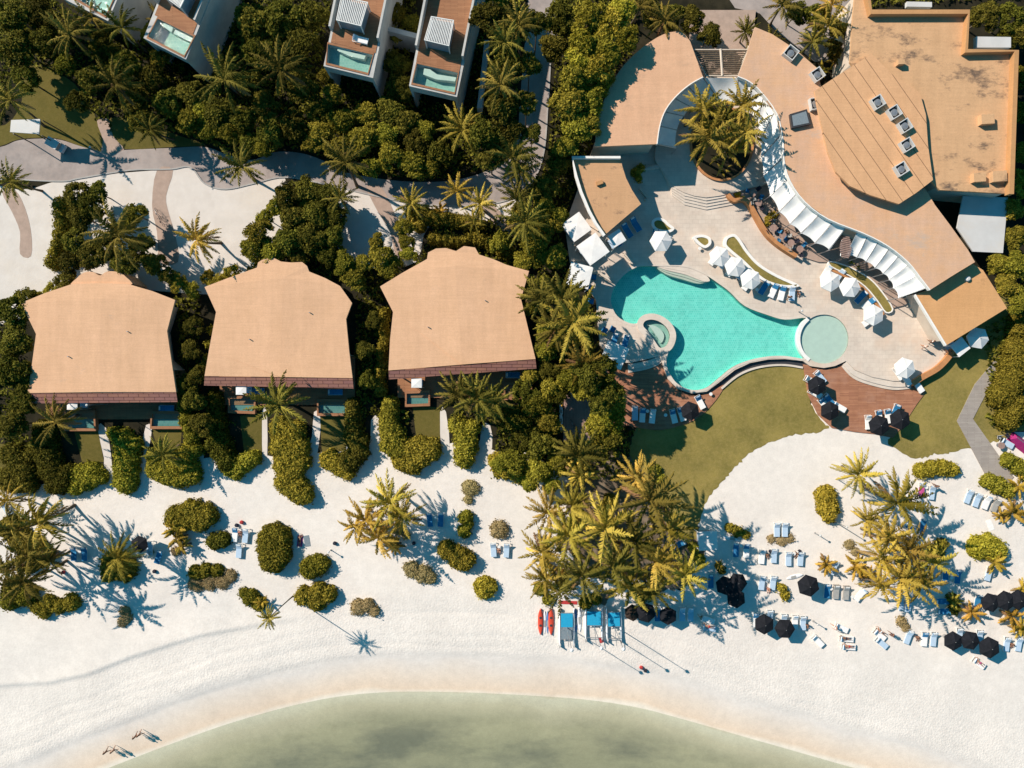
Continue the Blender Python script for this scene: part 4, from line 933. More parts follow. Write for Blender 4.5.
YOUNGC = {m: [palm_crown(90 + 5 * i + j, 'palm_' + m, L=2.2, n=13, lo=0.1, hi=1.3, lean=(0.2, 0.3), width=0.5) for j in range(3)] for i, m in enumerate(('olive', 'gold', 'amber'))}
PTR = [palm_trunk(s) for s in range(5)]
def put(name, meshes, loc, rz, sc3, label, cat, group=None):
    """a thing at loc with children [(part name, mesh, z offset, z scale)]"""
    e = empty(name, loc, rz, label, cat, group); e.scale = sc3
    for nm, me, z, zs in meshes:
        if nm == 'trunk' and not me.materials: me.materials.append(MATS['trunk'])
        o = bpy.data.objects.new(nm, me); COL.objects.link(o); o.parent = e; o.location = (0, 0, z); o.scale = (1, 1, zs); ORG[o] = Vector((0, 0, 0))
    return e

LM = [('the white roofed shelter', 25, 127), ('the pool villa cut by the top edge', 92, 2), ('the pool villa with the wooden ledge', 176, 30), ('the pool villa with the blue towel', 350, 45), ('the pool villa by the dark road', 442, 60),
      ('the dark road bend', 533, 110), ('the arc shaped building', 640, 95), ('the entrance pergola', 720, 62), ('the fan shaped pavilion', 603, 195), ('the turquoise pool', 650, 320), ('the brown service path', 577, 416),
      ('the slanted beach villa', 460, 315), ('the scalloped beach villa', 280, 325), ('the stained beach villa', 100, 335), ('the grey stone road', 175, 160), ('the stone road end', 330, 175), ('the pale sand garden', 215, 225),
      ('the largest flat roof', 950, 110), ('the grey panel canopy', 985, 225), ('the low orange building', 960, 310), ('the zigzag boardwalk', 985, 400), ('the blue catamarans', 590, 618), ('the green lawn', 690, 470), ('the round courtyard', 722, 140),
      ('the hidden west beach corner', 20, 540), ('the round green beach bush', 273, 547), ('the dark leaning beach palms', 620, 530), ('the white cabana', 708, 540)]
AUTO = []
def auto(e, desc, px, py): AUTO.append((e, desc, px, py))
def finish_auto():
    buckets = {}
    for e, desc, px, py in AUTO:
        nm, lx, ly = min(LM, key=lambda L: (L[1] - px) ** 2 + (L[2] - py) ** 2)
        dx, dy = px - lx, py - ly
        if abs(dx) > 2 * abs(dy): d = 'east of' if dx > 0 else 'west of'
        elif abs(dy) > 2 * abs(dx): d = 'seaward of' if dy > 0 else 'inland of'
        else: d = ('south' if dy > 0 else 'north') + ('east of' if dx > 0 else 'west of')
        buckets.setdefault((desc, d, nm), []).append((math.hypot(dx, dy), e))
    for (desc, d, nm), L in buckets.items():
        L.sort(key=lambda q: q[0])
        for i, (_, e) in enumerate(L):
            e['label'] = f'{desc} {d} {nm}' if len(L) == 1 else f'{desc}, {ORD[min(i, 19)]} out {d} {nm}'
palm_i = 0
def palm(px, py, rpx, kind='olive', h=6.0, label=None, group='coconut palms', young=False):
    global palm_i; palm_i += 1
    rs = random.Random(palm_i * 17)
    src = (YOUNGC if young else PALMC)[kind]
    r = rpx / 7.0 / (2.0 if young else 2.75)
    if young: h = min(h, 1.0)
    c = W(px, py, h); 
    e = put('young_palm' if young else 'palm_tree', [('trunk', PTR[palm_i % 5], 0, h / 6.0 / r), ('crown', src[palm_i % len(src)], h / r, 1)], (c.x, c.y, 0.0), rs.uniform(-0.6, 0.6) if not young else rs.uniform(0, 6), (r, r, r), label, 'palm', group)
    if not label: auto(e, {'olive': 'dark olive', 'gold': 'yellow green', 'amber': 'amber tinted'}[kind] + (' young low palm' if young else (' tall palm' if rpx >= 22 else ' palm' if rpx >= 17 else ' small palm')), px, py)
    return e
tree_i = 0
def tree(px, py, rpx, kind='dark', h=None, label=None, group='leafy garden trees'):
    global tree_i; tree_i += 1
    rs = random.Random(tree_i * 31 + 5)
    r = rpx / 7.0 / 3.0; hh = h if h else 2.2 + rpx * 0.10
    c = W(px, py, hh + 1.2)
    zs = r * rs.uniform(0.85, 1.15)
    e = put('leafy_tree', [('trunk', TRUNKS[tree_i % 3], 0, hh / 4.0 / zs), ('crown', CROWNS[kind][tree_i % 4], (hh - 0.3) / zs, 1)], (c.x, c.y, 0), rs.uniform(0, 6.28), (r, r, zs), label, 'tree', group)
    if not label: auto(e, {'dark': 'dark green', 'mid': 'olive green', 'bright': 'sunlit yellowish'}[kind] + (' broad leafy tree' if rpx >= 17 else ' leafy tree' if rpx >= 12 else ' small leafy tree'), px, py)
    return e
# hedges and shrub mounds: leaves over a lumpy dome made of several circles
shr_i = 0
def shrub(circles, h, kind='mid', label=None, name='shrub', leaf=0.14, dens=115, group=None, cat='shrub', box=False):
    global shr_i; shr_i += 1
    rs = np.random.RandomState(shr_i * 13)
    C = [(W(x, y, h * 0.6), r / 7.0) for x, y, r in circles]
    ox, oy = sum(c.x for c, r in C) / len(C), sum(c.y for c, r in C) / len(C)
    lump = rs.uniform(0, 2 * PI, (6, 3))
    def lumps(x, y):
        s = 0
        for i in range(6): s = s + np.sin((1.1 + 0.45 * i) * (x * math.cos(lump[i, 0]) + y * math.sin(lump[i, 0])) + lump[i, 1])
        return s / 6
    def hf(x, y):
        z = np.full_like(x, -1.0)
        for c, r in C:
            d = np.hypot(x - c.x, y - c.y) / (r * (1 + 0.16 * lumps(x * 1.7, y * 1.7)))
            q = np.clip(1 - d ** (4 if box else 2.4), 0, 1) ** 0.5 * (h * min(1, 0.55 + 0.45 * r / 1.2)); z = np.maximum(z, np.where(d < 1, q, -1))
        return z
    x0, x1 = min(c.x - r * 1.2 for c, r in C), max(c.x + r * 1.2 for c, r in C); y0, y1 = min(c.y - r * 1.2 for c, r in C), max(c.y + r * 1.2 for c, r in C)
    area = (x1 - x0) * (y1 - y0); n = int(area * dens)
    x = rs.uniform(x0, x1, n); y = rs.uniform(y0, y1, n); z = hf(x, y); ok = z > 0
    x, y, z = x[ok], y[ok], z[ok]; e = 0.12
    gx = (hf(x + e, y) - hf(x - e, y)) / (2 * e); gy = (hf(x, y + e) - hf(x, y - e)) / (2 * e)
    Nn = np.stack([-np.clip(gx, -3, 3), -np.clip(gy, -3, 3), np.ones_like(x)], 1); Nn /= np.linalg.norm(Nn, axis=1, keepdims=True)
    lu = lumps(x * 2.3, y * 2.3)
    P = np.stack([x, y, z + 0.10 * lu + rs.uniform(-0.16, 0.10, len(x))], 1)
    st = rs.rand(len(x)) < 0.12; P[st] += Nn[st] * rs.uniform(0.1, 0.32, (st.sum(), 1))
    # skirts: extra leaves down the sides
    sd = np.where(Nn[:, 2] < 0.75)[0]; k = rs.choice(sd, min(len(sd) * 2, 6000)) if len(sd) else np.array([], int)
    P2 = P[k].copy(); P2[:, 2] *= rs.uniform(0.05, 1, len(k)); N2 = Nn[k] * np.array([1.5, 1.5, 0.4])
    PP = np.concatenate([P, P2]); NN = np.concatenate([Nn, N2]) + rs.normal(size=(len(P) + len(k), 3)) * 0.55
    var = np.concatenate([0.42 + 0.25 * lu, 0.35 * np.ones(len(k))]) + rs.uniform(-0.3, 0.5, len(PP))
    PP[:, 2] = np.maximum(PP[:, 2], 0.05)
    # inner mass of twigs so that the ground does not show through
    m = 15; core = []; cf = []
    if True:
        for c, r in C:
            n0 = len(core); rr = r * 0.86
            for i in range(5):
                t = i / 4 * PI / 2
                for j in range(m): core.append((c.x + rr * math.cos(t) * math.cos(2 * PI * j / m), c.y + rr * math.cos(t) * math.sin(2 * PI * j / m), (0.6 if kind == 'pale' else 0.82) * h * min(1, 0.55 + 0.45 * r / 1.2) * math.sin(t) ** (0.5 if box else 0.8)))
            for i in range(4):
                for j in range(m): cf.append((n0 + i * m + j, n0 + i * m + (j + 1) % m, n0 + (i + 1) * m + (j + 1) % m, n0 + (i + 1) * m + j))
    PP -= np.array([ox, oy, 0]); core = np.array(core) - np.array([ox, oy, 0]) if core else np.zeros((0, 3))
    me = leafmesh(name, PP, NN, leaf, 'leaf_' + kind, var, rs, 0.62, (core, cf, 0.9 if kind == 'pale' else 0.25))
    o = link(name, me, None); o.location = (ox, oy, 0)
    tag(o, label, cat, group)
    if not label: auto(o, {'dark': 'dark green', 'mid': 'olive green', 'bright': 'yellow green', 'pale': 'pale dry'}[kind] + (' hedge' if name == 'hedge' else ' shrub'), *cen([(a, b_) for a, b_, r in circles]))
    return o

# --- forest and garden trees (pixel x, y, radius)
T = {'dark': [], 'mid': [], 'bright': []}
def trees(kind, *L):
    for t in L: tree(t[0], t[1], t[2], kind, t[3] if len(t) > 3 else None)
trees('dark', (8, 12, 17), (35, 8, 16), (14, 45, 17), (40, 38, 14), (20, 75, 13), (100, 45, 15), (120, 62, 14), (85, 75, 12), (128, 95, 14), (72, 98, 11), (150, 78, 13), (165, 100, 14), (140, 120, 12), (190, 92, 14), (215, 110, 15),
      (250, 20, 17), (280, 15, 18), (255, 48, 15), (300, 40, 15), (312, 12, 13), (245, 80, 12), (262, 105, 14), (300, 85, 15), (240, 118, 13), (290, 122, 14), (318, 108, 13), (268, 132, 13), (245, 138, 10), (395, 60, 12), (398, 85, 13), (390, 108, 13), (405, 118, 12),
      (490, 15, 15, 9), (505, 65, 15, 9), (502, 105, 15, 9), (484, 130, 14, 8), (510, 30, 14, 9), (490, 155, 12, 7), (512, 128, 12, 8), (440, 150, 13), (415, 140, 12), (560, 15, 16), (555, 45, 13), (560, 160, 13), (545, 185, 13),
      (8, 310, 15), (12, 340, 15), (10, 370, 16), (18, 400, 14), (8, 425, 14), (20, 298, 11), (22, 385, 11),
      (190, 325, 9), (186, 350, 9), (194, 375, 9), (190, 400, 11), (198, 425, 11), (180, 385, 8),
      (362, 350, 9), (366, 380, 9), (372, 320, 8), (525, 395, 13), (515, 420, 13), (540, 445, 14), (522, 440, 12), (605, 395, 16, 8), (590, 375, 14, 9), (610, 440, 12), (605, 368, 12, 9), (550, 372, 10), (560, 395, 9),
      (672, 12, 13), (655, 10, 12), (695, 15, 12), (712, 30, 11), (820, 12, 12), (800, 8, 10), (838, 45, 9), (842, 25, 9), (990, 12, 14), (1015, 15, 13), (1010, 38, 10), (1030, 30, 12))
trees('dark', (530, 60, 10, 9), (537, 18, 11, 9), (527, 98, 10, 9), (533, 130, 8, 8))  # added overhanging the road to deepen its shade
trees('mid', (60, 62, 10), (155, 55, 9), (145, 30, 9), (200, 108, 12), (185, 118, 12), (225, 128, 11), (205, 128, 9), (330, 90, 9), (325, 72, 8), (318, 130, 12), (340, 118, 13), (365, 112, 12), (360, 138, 14), (385, 132, 12), (335, 145, 12), (412, 162, 13), (390, 155, 13), (370, 165, 10), (425, 128, 10),
      (395, 10, 10), (410, 18, 9), (395, 30, 8), (498, 5, 12), (310, 140, 10), (260, 145, 9), (430, 165, 9),
      (575, 75, 14, 8), (570, 100, 15, 8), (578, 122, 14, 7), (568, 142, 11, 6), (593, 98, 13, 7), (590, 120, 11, 7), (520, 215, 13), (535, 245, 14), (548, 225, 12), (555, 255, 12), (525, 262, 11), (545, 205, 11), (560, 215, 10), (500, 240, 10), (540, 285, 12), (530, 305, 9), (545, 330, 10), (545, 350, 11), (558, 340, 10),
      (611, 410, 17, 4.2), (608, 394, 12, 7), (600, 425, 13), (598, 440, 10), (535, 405, 13), (548, 420, 12), (530, 375, 9), (585, 390, 11), (570, 380, 12), (552, 388, 11), (515, 462, 12), (540, 470, 13), (500, 465, 9), (560, 462, 11), (530, 485, 8), (552, 485, 9),
      (1019, 208, 10), (1022, 235, 11), (1004, 262, 10), (1018, 262, 13), (1012, 285, 11), (1025, 300, 12), (1030, 180, 12), (1028, 150, 10), (1028, 110, 10), (1028, 75, 10))
trees('bright', (590, 15, 16, 8), (612, 22, 15, 8), (585, 40, 14, 8), (607, 46, 14, 8), (622, 8, 12, 8), (626, 34, 12, 8), (597, 66, 14, 8), (578, 60, 12, 8), (604, 80, 10, 7), (582, 88, 10, 7))
# gardens round the pale sand
trees('dark', (72, 192, 12), (85, 205, 13), (75, 215, 12), (92, 190, 10), (70, 240, 12), (85, 255, 13), (65, 262, 11), (100, 245, 12), (118, 262, 12), (132, 250, 10), (150, 262, 11), (140, 240, 8), (60, 280, 10), (165, 275, 9),
      (285, 195, 13), (305, 188, 13), (325, 195, 13), (335, 215, 11), (312, 212, 13), (290, 215, 13), (330, 235, 11), (308, 238, 14), (285, 240, 13), (325, 255, 10), (295, 255, 9))
trees('mid', (130, 212, 11), (122, 222, 8), (258, 232, 13), (250, 248, 12), (268, 252, 12), (262, 215, 8), (300, 200, 8), (275, 205, 10), (342, 262, 11), (352, 278, 11), (380, 255, 12), (388, 268, 10), (375, 240, 8), (362, 262, 9), (405, 240, 8), (402, 225, 9), (408, 252, 8))
trees('bright', (215, 282, 9), (228, 272, 9), (204, 276, 7), (175, 282, 9), (187, 288, 8), (45, 290, 8), (30, 296, 7), (395, 262, 7))

# --- hedges between and in front of the villas (chains of circles)
def hedge(label, circles, h=1.6, kind='mid', **k):
    ext = []
    for (a, b_, r), (c, d, q) in zip(circles, circles[1:]):      # fill the necks between neighbouring clumps
        if math.hypot(a - c, b_ - d) < (r + q) * 1.3: ext.append(((a + c) / 2, (b_ + d) / 2, (r + q) / 2 * 0.97))
    circles = list(circles) + ext
    return shrub(circles, h, kind, label, 'hedge', cat='hedge', **k)
hedge('dark hedge bank in front of the garden at the western photo edge', [(10, 455, 12), (22, 470, 12), (28, 485, 9), (8, 480, 13), (30, 455, 8)], 1.7, 'dark')
hedge('dark tall hedge west of the first garden lawn of the stained villa', [(42, 432, 12), (44, 452, 14), (50, 470, 14), (60, 484, 11), (52, 486, 9), (66, 474, 10)], 1.9, 'dark')
hedge('rounded olive hedge closing the first garden lawn of the stained villa', [(78, 476, 12), (90, 475, 13), (74, 488, 8), (98, 478, 8)], 1.4, 'mid')
hedge('long rounded hedge between the two white paths of the stained villa', [(112, 434, 7), (122, 440, 12), (126, 452, 13), (124, 468, 14), (124, 482, 13), (134, 445, 8)], 1.7, 'mid')
hedge('wide hedge clump seaward of the small pool of the stained villa', [(156, 468, 12), (168, 474, 13), (182, 462, 14), (190, 475, 11), (178, 480, 9), (190, 450, 11), (152, 456, 8)], 1.7, 'mid')
hedge('tall hedge screen between the stained and scalloped villas', [(186, 420, 8), (192, 436, 9), (184, 408, 7), (180, 396, 6), (196, 448, 7)], 2.2, 'mid')
hedge('dark hedge row west of the first garden lawn of the scalloped villa', [(214, 398, 9), (214, 415, 10), (216, 432, 11), (220, 448, 12), (226, 462, 12), (210, 445, 7)], 1.9, 'dark')
hedge('bright rounded hedge closing the first garden lawn of the scalloped villa', [(232, 468, 11), (244, 463, 10), (253, 458, 8), (236, 474, 7)], 1.4, 'mid')
hedge('long bushy hedge running to the sand between the two scalloped villa paths', [(280, 428, 12), (294, 432, 12), (282, 446, 14), (298, 448, 12), (286, 464, 15), (300, 462, 10), (286, 482, 13), (296, 490, 14), (304, 496, 10)], 1.7, 'mid')
hedge('dark hedge bank east of the second garden lawn of the scalloped villa', [(352, 405, 8), (352, 420, 9), (354, 438, 11), (358, 452, 11), (348, 462, 12), (362, 440, 7)], 1.9, 'dark')
hedge('yellowish hedge closing the second garden lawn of the scalloped villa', [(330, 460, 11), (340, 466, 11), (348, 474, 7), (324, 458, 6)], 1.3, 'bright')
hedge('narrow sunlit hedge between the scalloped and slanted villas', [(384, 312, 6), (382, 325, 6), (384, 338, 6), (380, 350, 6), (382, 364, 6), (378, 378, 7), (380, 390, 7)], 2.0, 'mid')
hedge('olive hedge west of the first garden lawn of the slanted villa', [(390, 404, 9), (388, 420, 11), (392, 436, 13), (398, 450, 11), (386, 446, 8)], 1.9, 'mid')
hedge('large domed hedge clump seaward of the slanted villa garden', [(408, 452, 15), (420, 450, 15), (430, 450, 12), (412, 464, 12), (400, 462, 9)], 1.7, 'mid')
hedge('barrel shaped hedge beside the straight white path of the slanted villa', [(456, 424, 9), (464, 432, 12), (466, 446, 13), (464, 458, 11), (472, 428, 9)], 1.7, 'mid')
hedge('pale green hedge clump at the sandy end of the tree grove', [(504, 466, 13), (516, 470, 12), (496, 462, 9), (522, 478, 8)], 1.5, 'bright')
hedge('dark hedge strip between the sand and the scalloped villa wall', [(210, 330, 5), (208, 345, 5), (206, 358, 5), (203, 370, 5)], 2.0, 'mid')
hedge('leafy hedge along the western wall of the arc of sand', [(60, 205, 9), (62, 225, 9), (58, 245, 8), (52, 262, 8)], 2.4, 'mid')
hedge('low hedge along the inland side of the slanted villa parapet', [(432, 238, 6), (446, 240, 6), (458, 242, 6), (470, 238, 6), (482, 240, 7), (496, 246, 8), (508, 252, 8)], 2.6, 'mid')
hedge('golden planting bed between the sand strip and slanted villa', [(412, 212, 8), (424, 215, 9), (438, 218, 9), (452, 220, 8), (466, 222, 8), (480, 226, 7), (420, 226, 7)], 1.6, 'mid')
hedge('big rounded hedge by the magenta beach tent', [(1005, 395, 14), (1015, 378, 16), (1020, 350, 16), (1018, 405, 13), (1010, 420, 11), (1022, 330, 12), (1030, 310, 12)], 2.4, 'mid')
# --- shrubs on the beach
S = shrub
S([(176, 518, 13), (190, 514, 15), (204, 516, 13), (180, 524, 10), (198, 522, 11)], 1.6, 'mid', 'large oval green mound touched by a golden young palm', group='beach mounds', box=True)
S([(273, 540, 17), (273, 552, 18), (272, 560, 14)], 2.0, 'mid', 'tallest rounded green mound standing alone on the open sand', group='beach mounds', box=True)
S([(311, 568, 12), (318, 565, 11), (308, 571, 9)], 1.4, 'mid', 'neat oval green mound southeast of the tallest round mound', group='beach mounds', box=True)
S([(214, 542, 9), (221, 540, 9)], 1.3, 'dark', 'dark brownish round shrub beside the loungers with the red bag')
S([(195, 573, 8), (205, 571, 8), (216, 571, 7)], 0.9, 'mid', 'olive half of a low shrub patch below the dark round shrub')
S([(196, 584, 9), (208, 583, 9), (222, 582, 8), (230, 576, 7)], 0.6, 'pale', 'pale dry spreading shrub below the dark round shrub', leaf=0.09, dens=130)
S([(250, 598, 9), (258, 604, 8), (244, 594, 6)], 1.0, 'mid', 'olive shrub mixed with a tiny golden palm near leaning trunk shadows')
S([(303, 597, 10), (315, 600, 12), (328, 595, 9), (318, 592, 10)], 1.4, 'mid', 'broad lumpy shrub crossed by a long palm trunk shadow')
S([(358, 608, 9), (367, 606, 8), (374, 612, 6)], 0.8, 'pale', 'small tan shrub on the open beach with a short tail shadow', leaf=0.11, dens=75)
S([(447, 551, 10), (458, 558, 12), (465, 561, 11)], 1.5, 'mid', 'dark two lobed green mound in palm shade', group='beach mounds', box=True)
S([(412, 570, 9), (422, 574, 10), (430, 578, 7)], 0.8, 'pale', 'tan shrub on the edge of the palm shade near the two lobed mound', leaf=0.11)
S([(485, 588, 12)], 1.2, 'bright', 'single round yellow green shrub seaward of the white loungers pair')
S([(466, 518, 8), (464, 532, 7), (468, 525, 6)], 1.2, 'mid', 'ragged upright green shrub beside the blue lounger pair')
S([(470, 488, 9), (468, 500, 5)], 0.7, 'pale', 'grey tan tuft inland of the ragged upright shrub', leaf=0.09, dens=130)
S([(499, 530, 10)], 0.9, 'pale', 'tan round shrub just inland of the white lounger pair', leaf=0.11, dens=75)
S([(37, 608, 8), (48, 603, 8), (58, 607, 8), (70, 603, 9), (44, 613, 7)], 1.0, 'mid', 'low irregular green shrub patch on the western beach')
S([(124, 612, 6), (122, 622, 6), (126, 618, 6)], 0.5, 'pale', 'pale dry tuft inside the long palm shadow on the western beach', leaf=0.09, dens=110)
S([(12, 592, 14), (24, 596, 12), (8, 602, 10)], 1.6, 'mid', 'dense green shrub under the palms at the western photo edge')
S([(112, 566, 14), (122, 570, 13), (108, 574, 9)], 1.7, 'dark', 'dark mound pierced by a young palm beside the black parasol', group='beach mounds')
S([(150, 553, 3), (175, 552, 5)], 0.6, 'pale', 'small dry tuft between the oval mound and the shrub patch', leaf=0.10)
S([(827, 496, 11), (829, 508, 12), (830, 516, 8)], 1.2, 'bright', 'egg shaped yellowish mound west of the golden palm clump', group='beach mounds')
S([(922, 471, 8), (933, 469, 9), (944, 468, 9), (954, 470, 7)], 1.0, 'bright', 'long straight edged yellow shrub seaward of the eastern lawn')
S([(980, 548, 12), (990, 547, 13), (998, 551, 11)], 1.3, 'bright', 'oval olive mound with a young palm at its foot on the eastern sand', group='beach mounds')
S([(990, 482, 8), (1000, 486, 9), (1010, 491, 8)], 1.2, 'mid', 'elongated green shrub at the foot of the zigzag boardwalk')
S([(1010, 460, 8), (1020, 467, 9), (1030, 474, 9)], 1.3, 'mid', 'green shrub just east of the zigzag boardwalk end')
S([(738, 532, 6), (746, 535, 5), (730, 528, 5)], 0.6, 'mid', 'low yellow tipped tuft inland of the white beached board')
S([(772, 539, 5), (782, 541, 6), (790, 539, 5)], 0.4, 'pale', 'dry straw tuft seaward of the isolated white lounger pair', leaf=0.08, dens=120)
S([(783, 589, 5), (786, 596, 5)], 0.8, 'bright', 'small bright yellow shrub west of a lone black parasol')
S([(850, 545, 6), (856, 552, 5)], 0.4, 'pale', 'sparse pale tuft west of the golden palm clump', leaf=0.08, dens=90)
S([(902, 622, 6), (906, 628, 5)], 0.5, 'pale', 'dry grey tuft above the loungers near the waterline', leaf=0.10)
S([(719, 566, 4), (722, 571, 4)], 0.7, 'dark', 'tiny dark spiky plant seaward of the white cabana')
S([(938, 552, 8), (944, 545, 6)], 1.6, 'dark', 'dark shrub hidden behind the golden palm clump')
S([(954, 600, 6), (956, 610, 6)], 1.2, 'dark', 'dark narrow shrub at the end of two blue loungers')
S([(18, 538, 13), (34, 548, 12), (8, 528, 12), (26, 562, 12), (46, 556, 8)], 1.1, 'mid', 'broad leafy thicket under the palms of the western beach')
S([(398, 530, 6), (406, 536, 5), (390, 540, 5)], 0.6, 'pale', 'tan tuft at the foot of the golden palm cluster', leaf=0.09)
for q in ([(540, 590, 7), (548, 600, 6)], [(586, 604, 7), (596, 600, 6)], [(640, 600, 5), (650, 596, 5)], [(700, 560, 6), (694, 548, 6)], [(610, 500, 7), (603, 508, 6)], [(655, 470, 7), (662, 480, 6)], [(575, 520, 6), (570, 530, 6)]):
    S(q, 0.8, 'mid', None, leaf=0.14)
# terrace planting
S([(636, 172, 6), (641, 168, 5), (639, 178, 4)], 1.6, 'bright', 'small yellow green shrub beside the fan shaped pavilion')
S([(769, 220, 6), (774, 215, 5), (766, 224, 4)], 1.4, 'bright', 'yellow flowering shrub among the sunlit dining tables')
S([(738, 194, 4), (741, 198, 3)], 1.3, 'bright', 'small shrub at the top of the orange curving wall')
S([(842, 256, 4), (850, 262, 4), (858, 268, 4)], 1.0, 'mid', 'row of low greenery in the curved grass bed')
S([(756, 40, 4), (752, 46, 3), (760, 33, 4)], 1.5, 'bright', 'yellowish shrub beside the entrance pergola')
S([(800, 62, 5), (808, 68, 5), (815, 72, 4)], 1.8, 'bright', 'yellow green border shrub below the pointed pavilion corner')

# --- palms
for a in [(70, 35, 22, 'olive', 7), (115, 85, 22, 'olive', 7), (122, 28, 18, 'olive', 7), (10, 100, 19, 'olive', 7), (12, 182, 17, 'olive', 5), (224, 80, 27, 'olive', 8), (280, 70, 25, 'olive', 8), (242, 167, 21, 'olive', 6), (345, 163, 23, 'olive', 7), (462, 130, 21, 'gold', 6),
          (340, 198, 16, 'olive', 5), (197, 240, 20, 'gold', 5.5), (411, 204, 16, 'gold', 5), (457, 191, 15, 'amber', 5), (480, 204, 16, 'gold', 5), (474, 222, 12, 'gold', 4), (512, 158, 24, 'olive', 7), (505, 42, 18, 'olive', 11), (500, 85, 21, 'olive', 11), (119, 236, 28, 'olive', 7), (160, 20, 14, 'olive', 5),
          (150, 130, 15, 'olive', 5), (92, 18, 16, 'olive', 6), (520, 172, 18, 'olive', 6), (518, 25, 18, 'olive', 11),
          (56, 422, 22, 'olive', 6), (163, 455, 17, 'olive', 4), (279, 405, 26, 'olive', 6.5), (458, 396, 22, 'olive', 6), (478, 398, 23, 'olive', 6.5), (494, 402, 18, 'olive', 6),
          (40, 522, 24, 'gold', 6), (18, 530, 23, 'olive', 6), (30, 555, 24, 'olive', 6), (26, 582, 21, 'olive', 7.8), (8, 572, 20, 'olive', 5.5), (118, 558, 20, 'gold', 5), (50, 560, 17, 'olive', 5), (8, 500, 15, 'amber', 4),
          (390, 502, 24, 'gold', 5), (365, 520, 20, 'amber', 4), (378, 538, 20, 'gold', 4.5), (402, 518, 20, 'gold', 5), (355, 528, 15, 'amber', 3.5),
          (525, 222, 22, 'olive', 7), (517, 200, 18, 'olive', 6), (540, 300, 22, 'olive', 6), (562, 298, 24, 'olive', 10), (572, 322, 30, 'gold', 10), (555, 330, 20, 'olive', 6), (583, 364, 20, 'gold', 9), (578, 455, 24, 'olive', 7), (580, 475, 17, 'gold', 5),
          (548, 512, 22, 'gold', 5.5), (568, 535, 25, 'gold', 7), (542, 552, 22, 'gold', 6), (572, 505, 20, 'gold', 6), (605, 528, 29, 'gold', 9), (650, 500, 31, 'olive', 10), (634, 540, 25, 'olive', 9), (668, 530, 22, 'gold', 9), (655, 562, 22, 'gold', 9), (684, 575, 21, 'gold', 9),
          (612, 566, 25, 'olive', 9), (582, 575, 23, 'olive', 8), (560, 590, 20, 'olive', 6), (628, 588, 22, 'gold', 8), (652, 590, 20, 'olive', 8), (636, 478, 21, 'gold', 8), (545, 578, 18, 'gold', 5),
          (702, 110, 20, 'gold', 7.5), (741, 106, 20, 'gold', 8.5), (709, 138, 26, 'gold', 8), (746, 132, 19, 'gold', 8.5), (724, 120, 17, 'olive', 7.5), (727, 152, 18, 'gold', 6),
          (782, 6, 17, 'olive', 6), (828, 26, 18, 'gold', 6), (812, 42, 15, 'olive', 5), (664, 22, 17, 'olive', 6), (640, 6, 15, 'olive', 6), (745, 32, 13, 'olive', 4), (832, 5, 15, 'gold', 5), (770, 40, 11, 'olive', 3),
          (858, 474, 20, 'gold', 6), (897, 503, 28, 'gold', 7), (866, 520, 15, 'gold', 5), (888, 537, 21, 'gold', 6), (880, 556, 20, 'amber', 5.5), (908, 550, 22, 'gold', 6), (930, 562, 21, 'gold', 6), (900, 578, 24, 'gold', 6), (922, 584, 20, 'gold', 5.5), (880, 584, 18, 'amber', 5)]:
    palm(a[0], a[1], a[2], a[3], a[4])
palm(269, 618, 10, 'gold', 8.6, 'tall thin wind bent palm whose long shadow crosses the lumpy shrub')
for a in [(177, 528, 15, 'amber'), (182, 545, 11, 'gold'), (262, 602, 8, 'amber'), (178, 538, 12, 'gold'), (826, 564, 12, 'amber'), (855, 566, 14, 'amber'), (868, 575, 11, 'amber'), (1012, 512, 15, 'amber'), (1018, 486, 12, 'amber'), (994, 562, 13, 'amber'), (1022, 588, 12, 'amber'), (953, 600, 9, 'gold'), (971, 612, 13, 'amber'), (1011, 616, 15, 'amber'), (1020, 628, 12, 'amber'),
          (112, 560, 12, 'gold'), (125, 572, 11, 'amber'), (722, 170, 9, 'gold'), (720, 565, 6, 'gold'), (560, 575, 12, 'amber'), (835, 60, 10, 'gold'), (822, 70, 9, 'gold'), (545, 560, 12, 'amber'), (395, 545, 11, 'amber'), (1000, 515, 9, 'amber'), (410, 225, 10, 'gold'), (440, 210, 9, 'amber')]:
    palm(a[0], a[1], a[2], a[3], 0.8, young=True, group='young palms')
finish_auto()

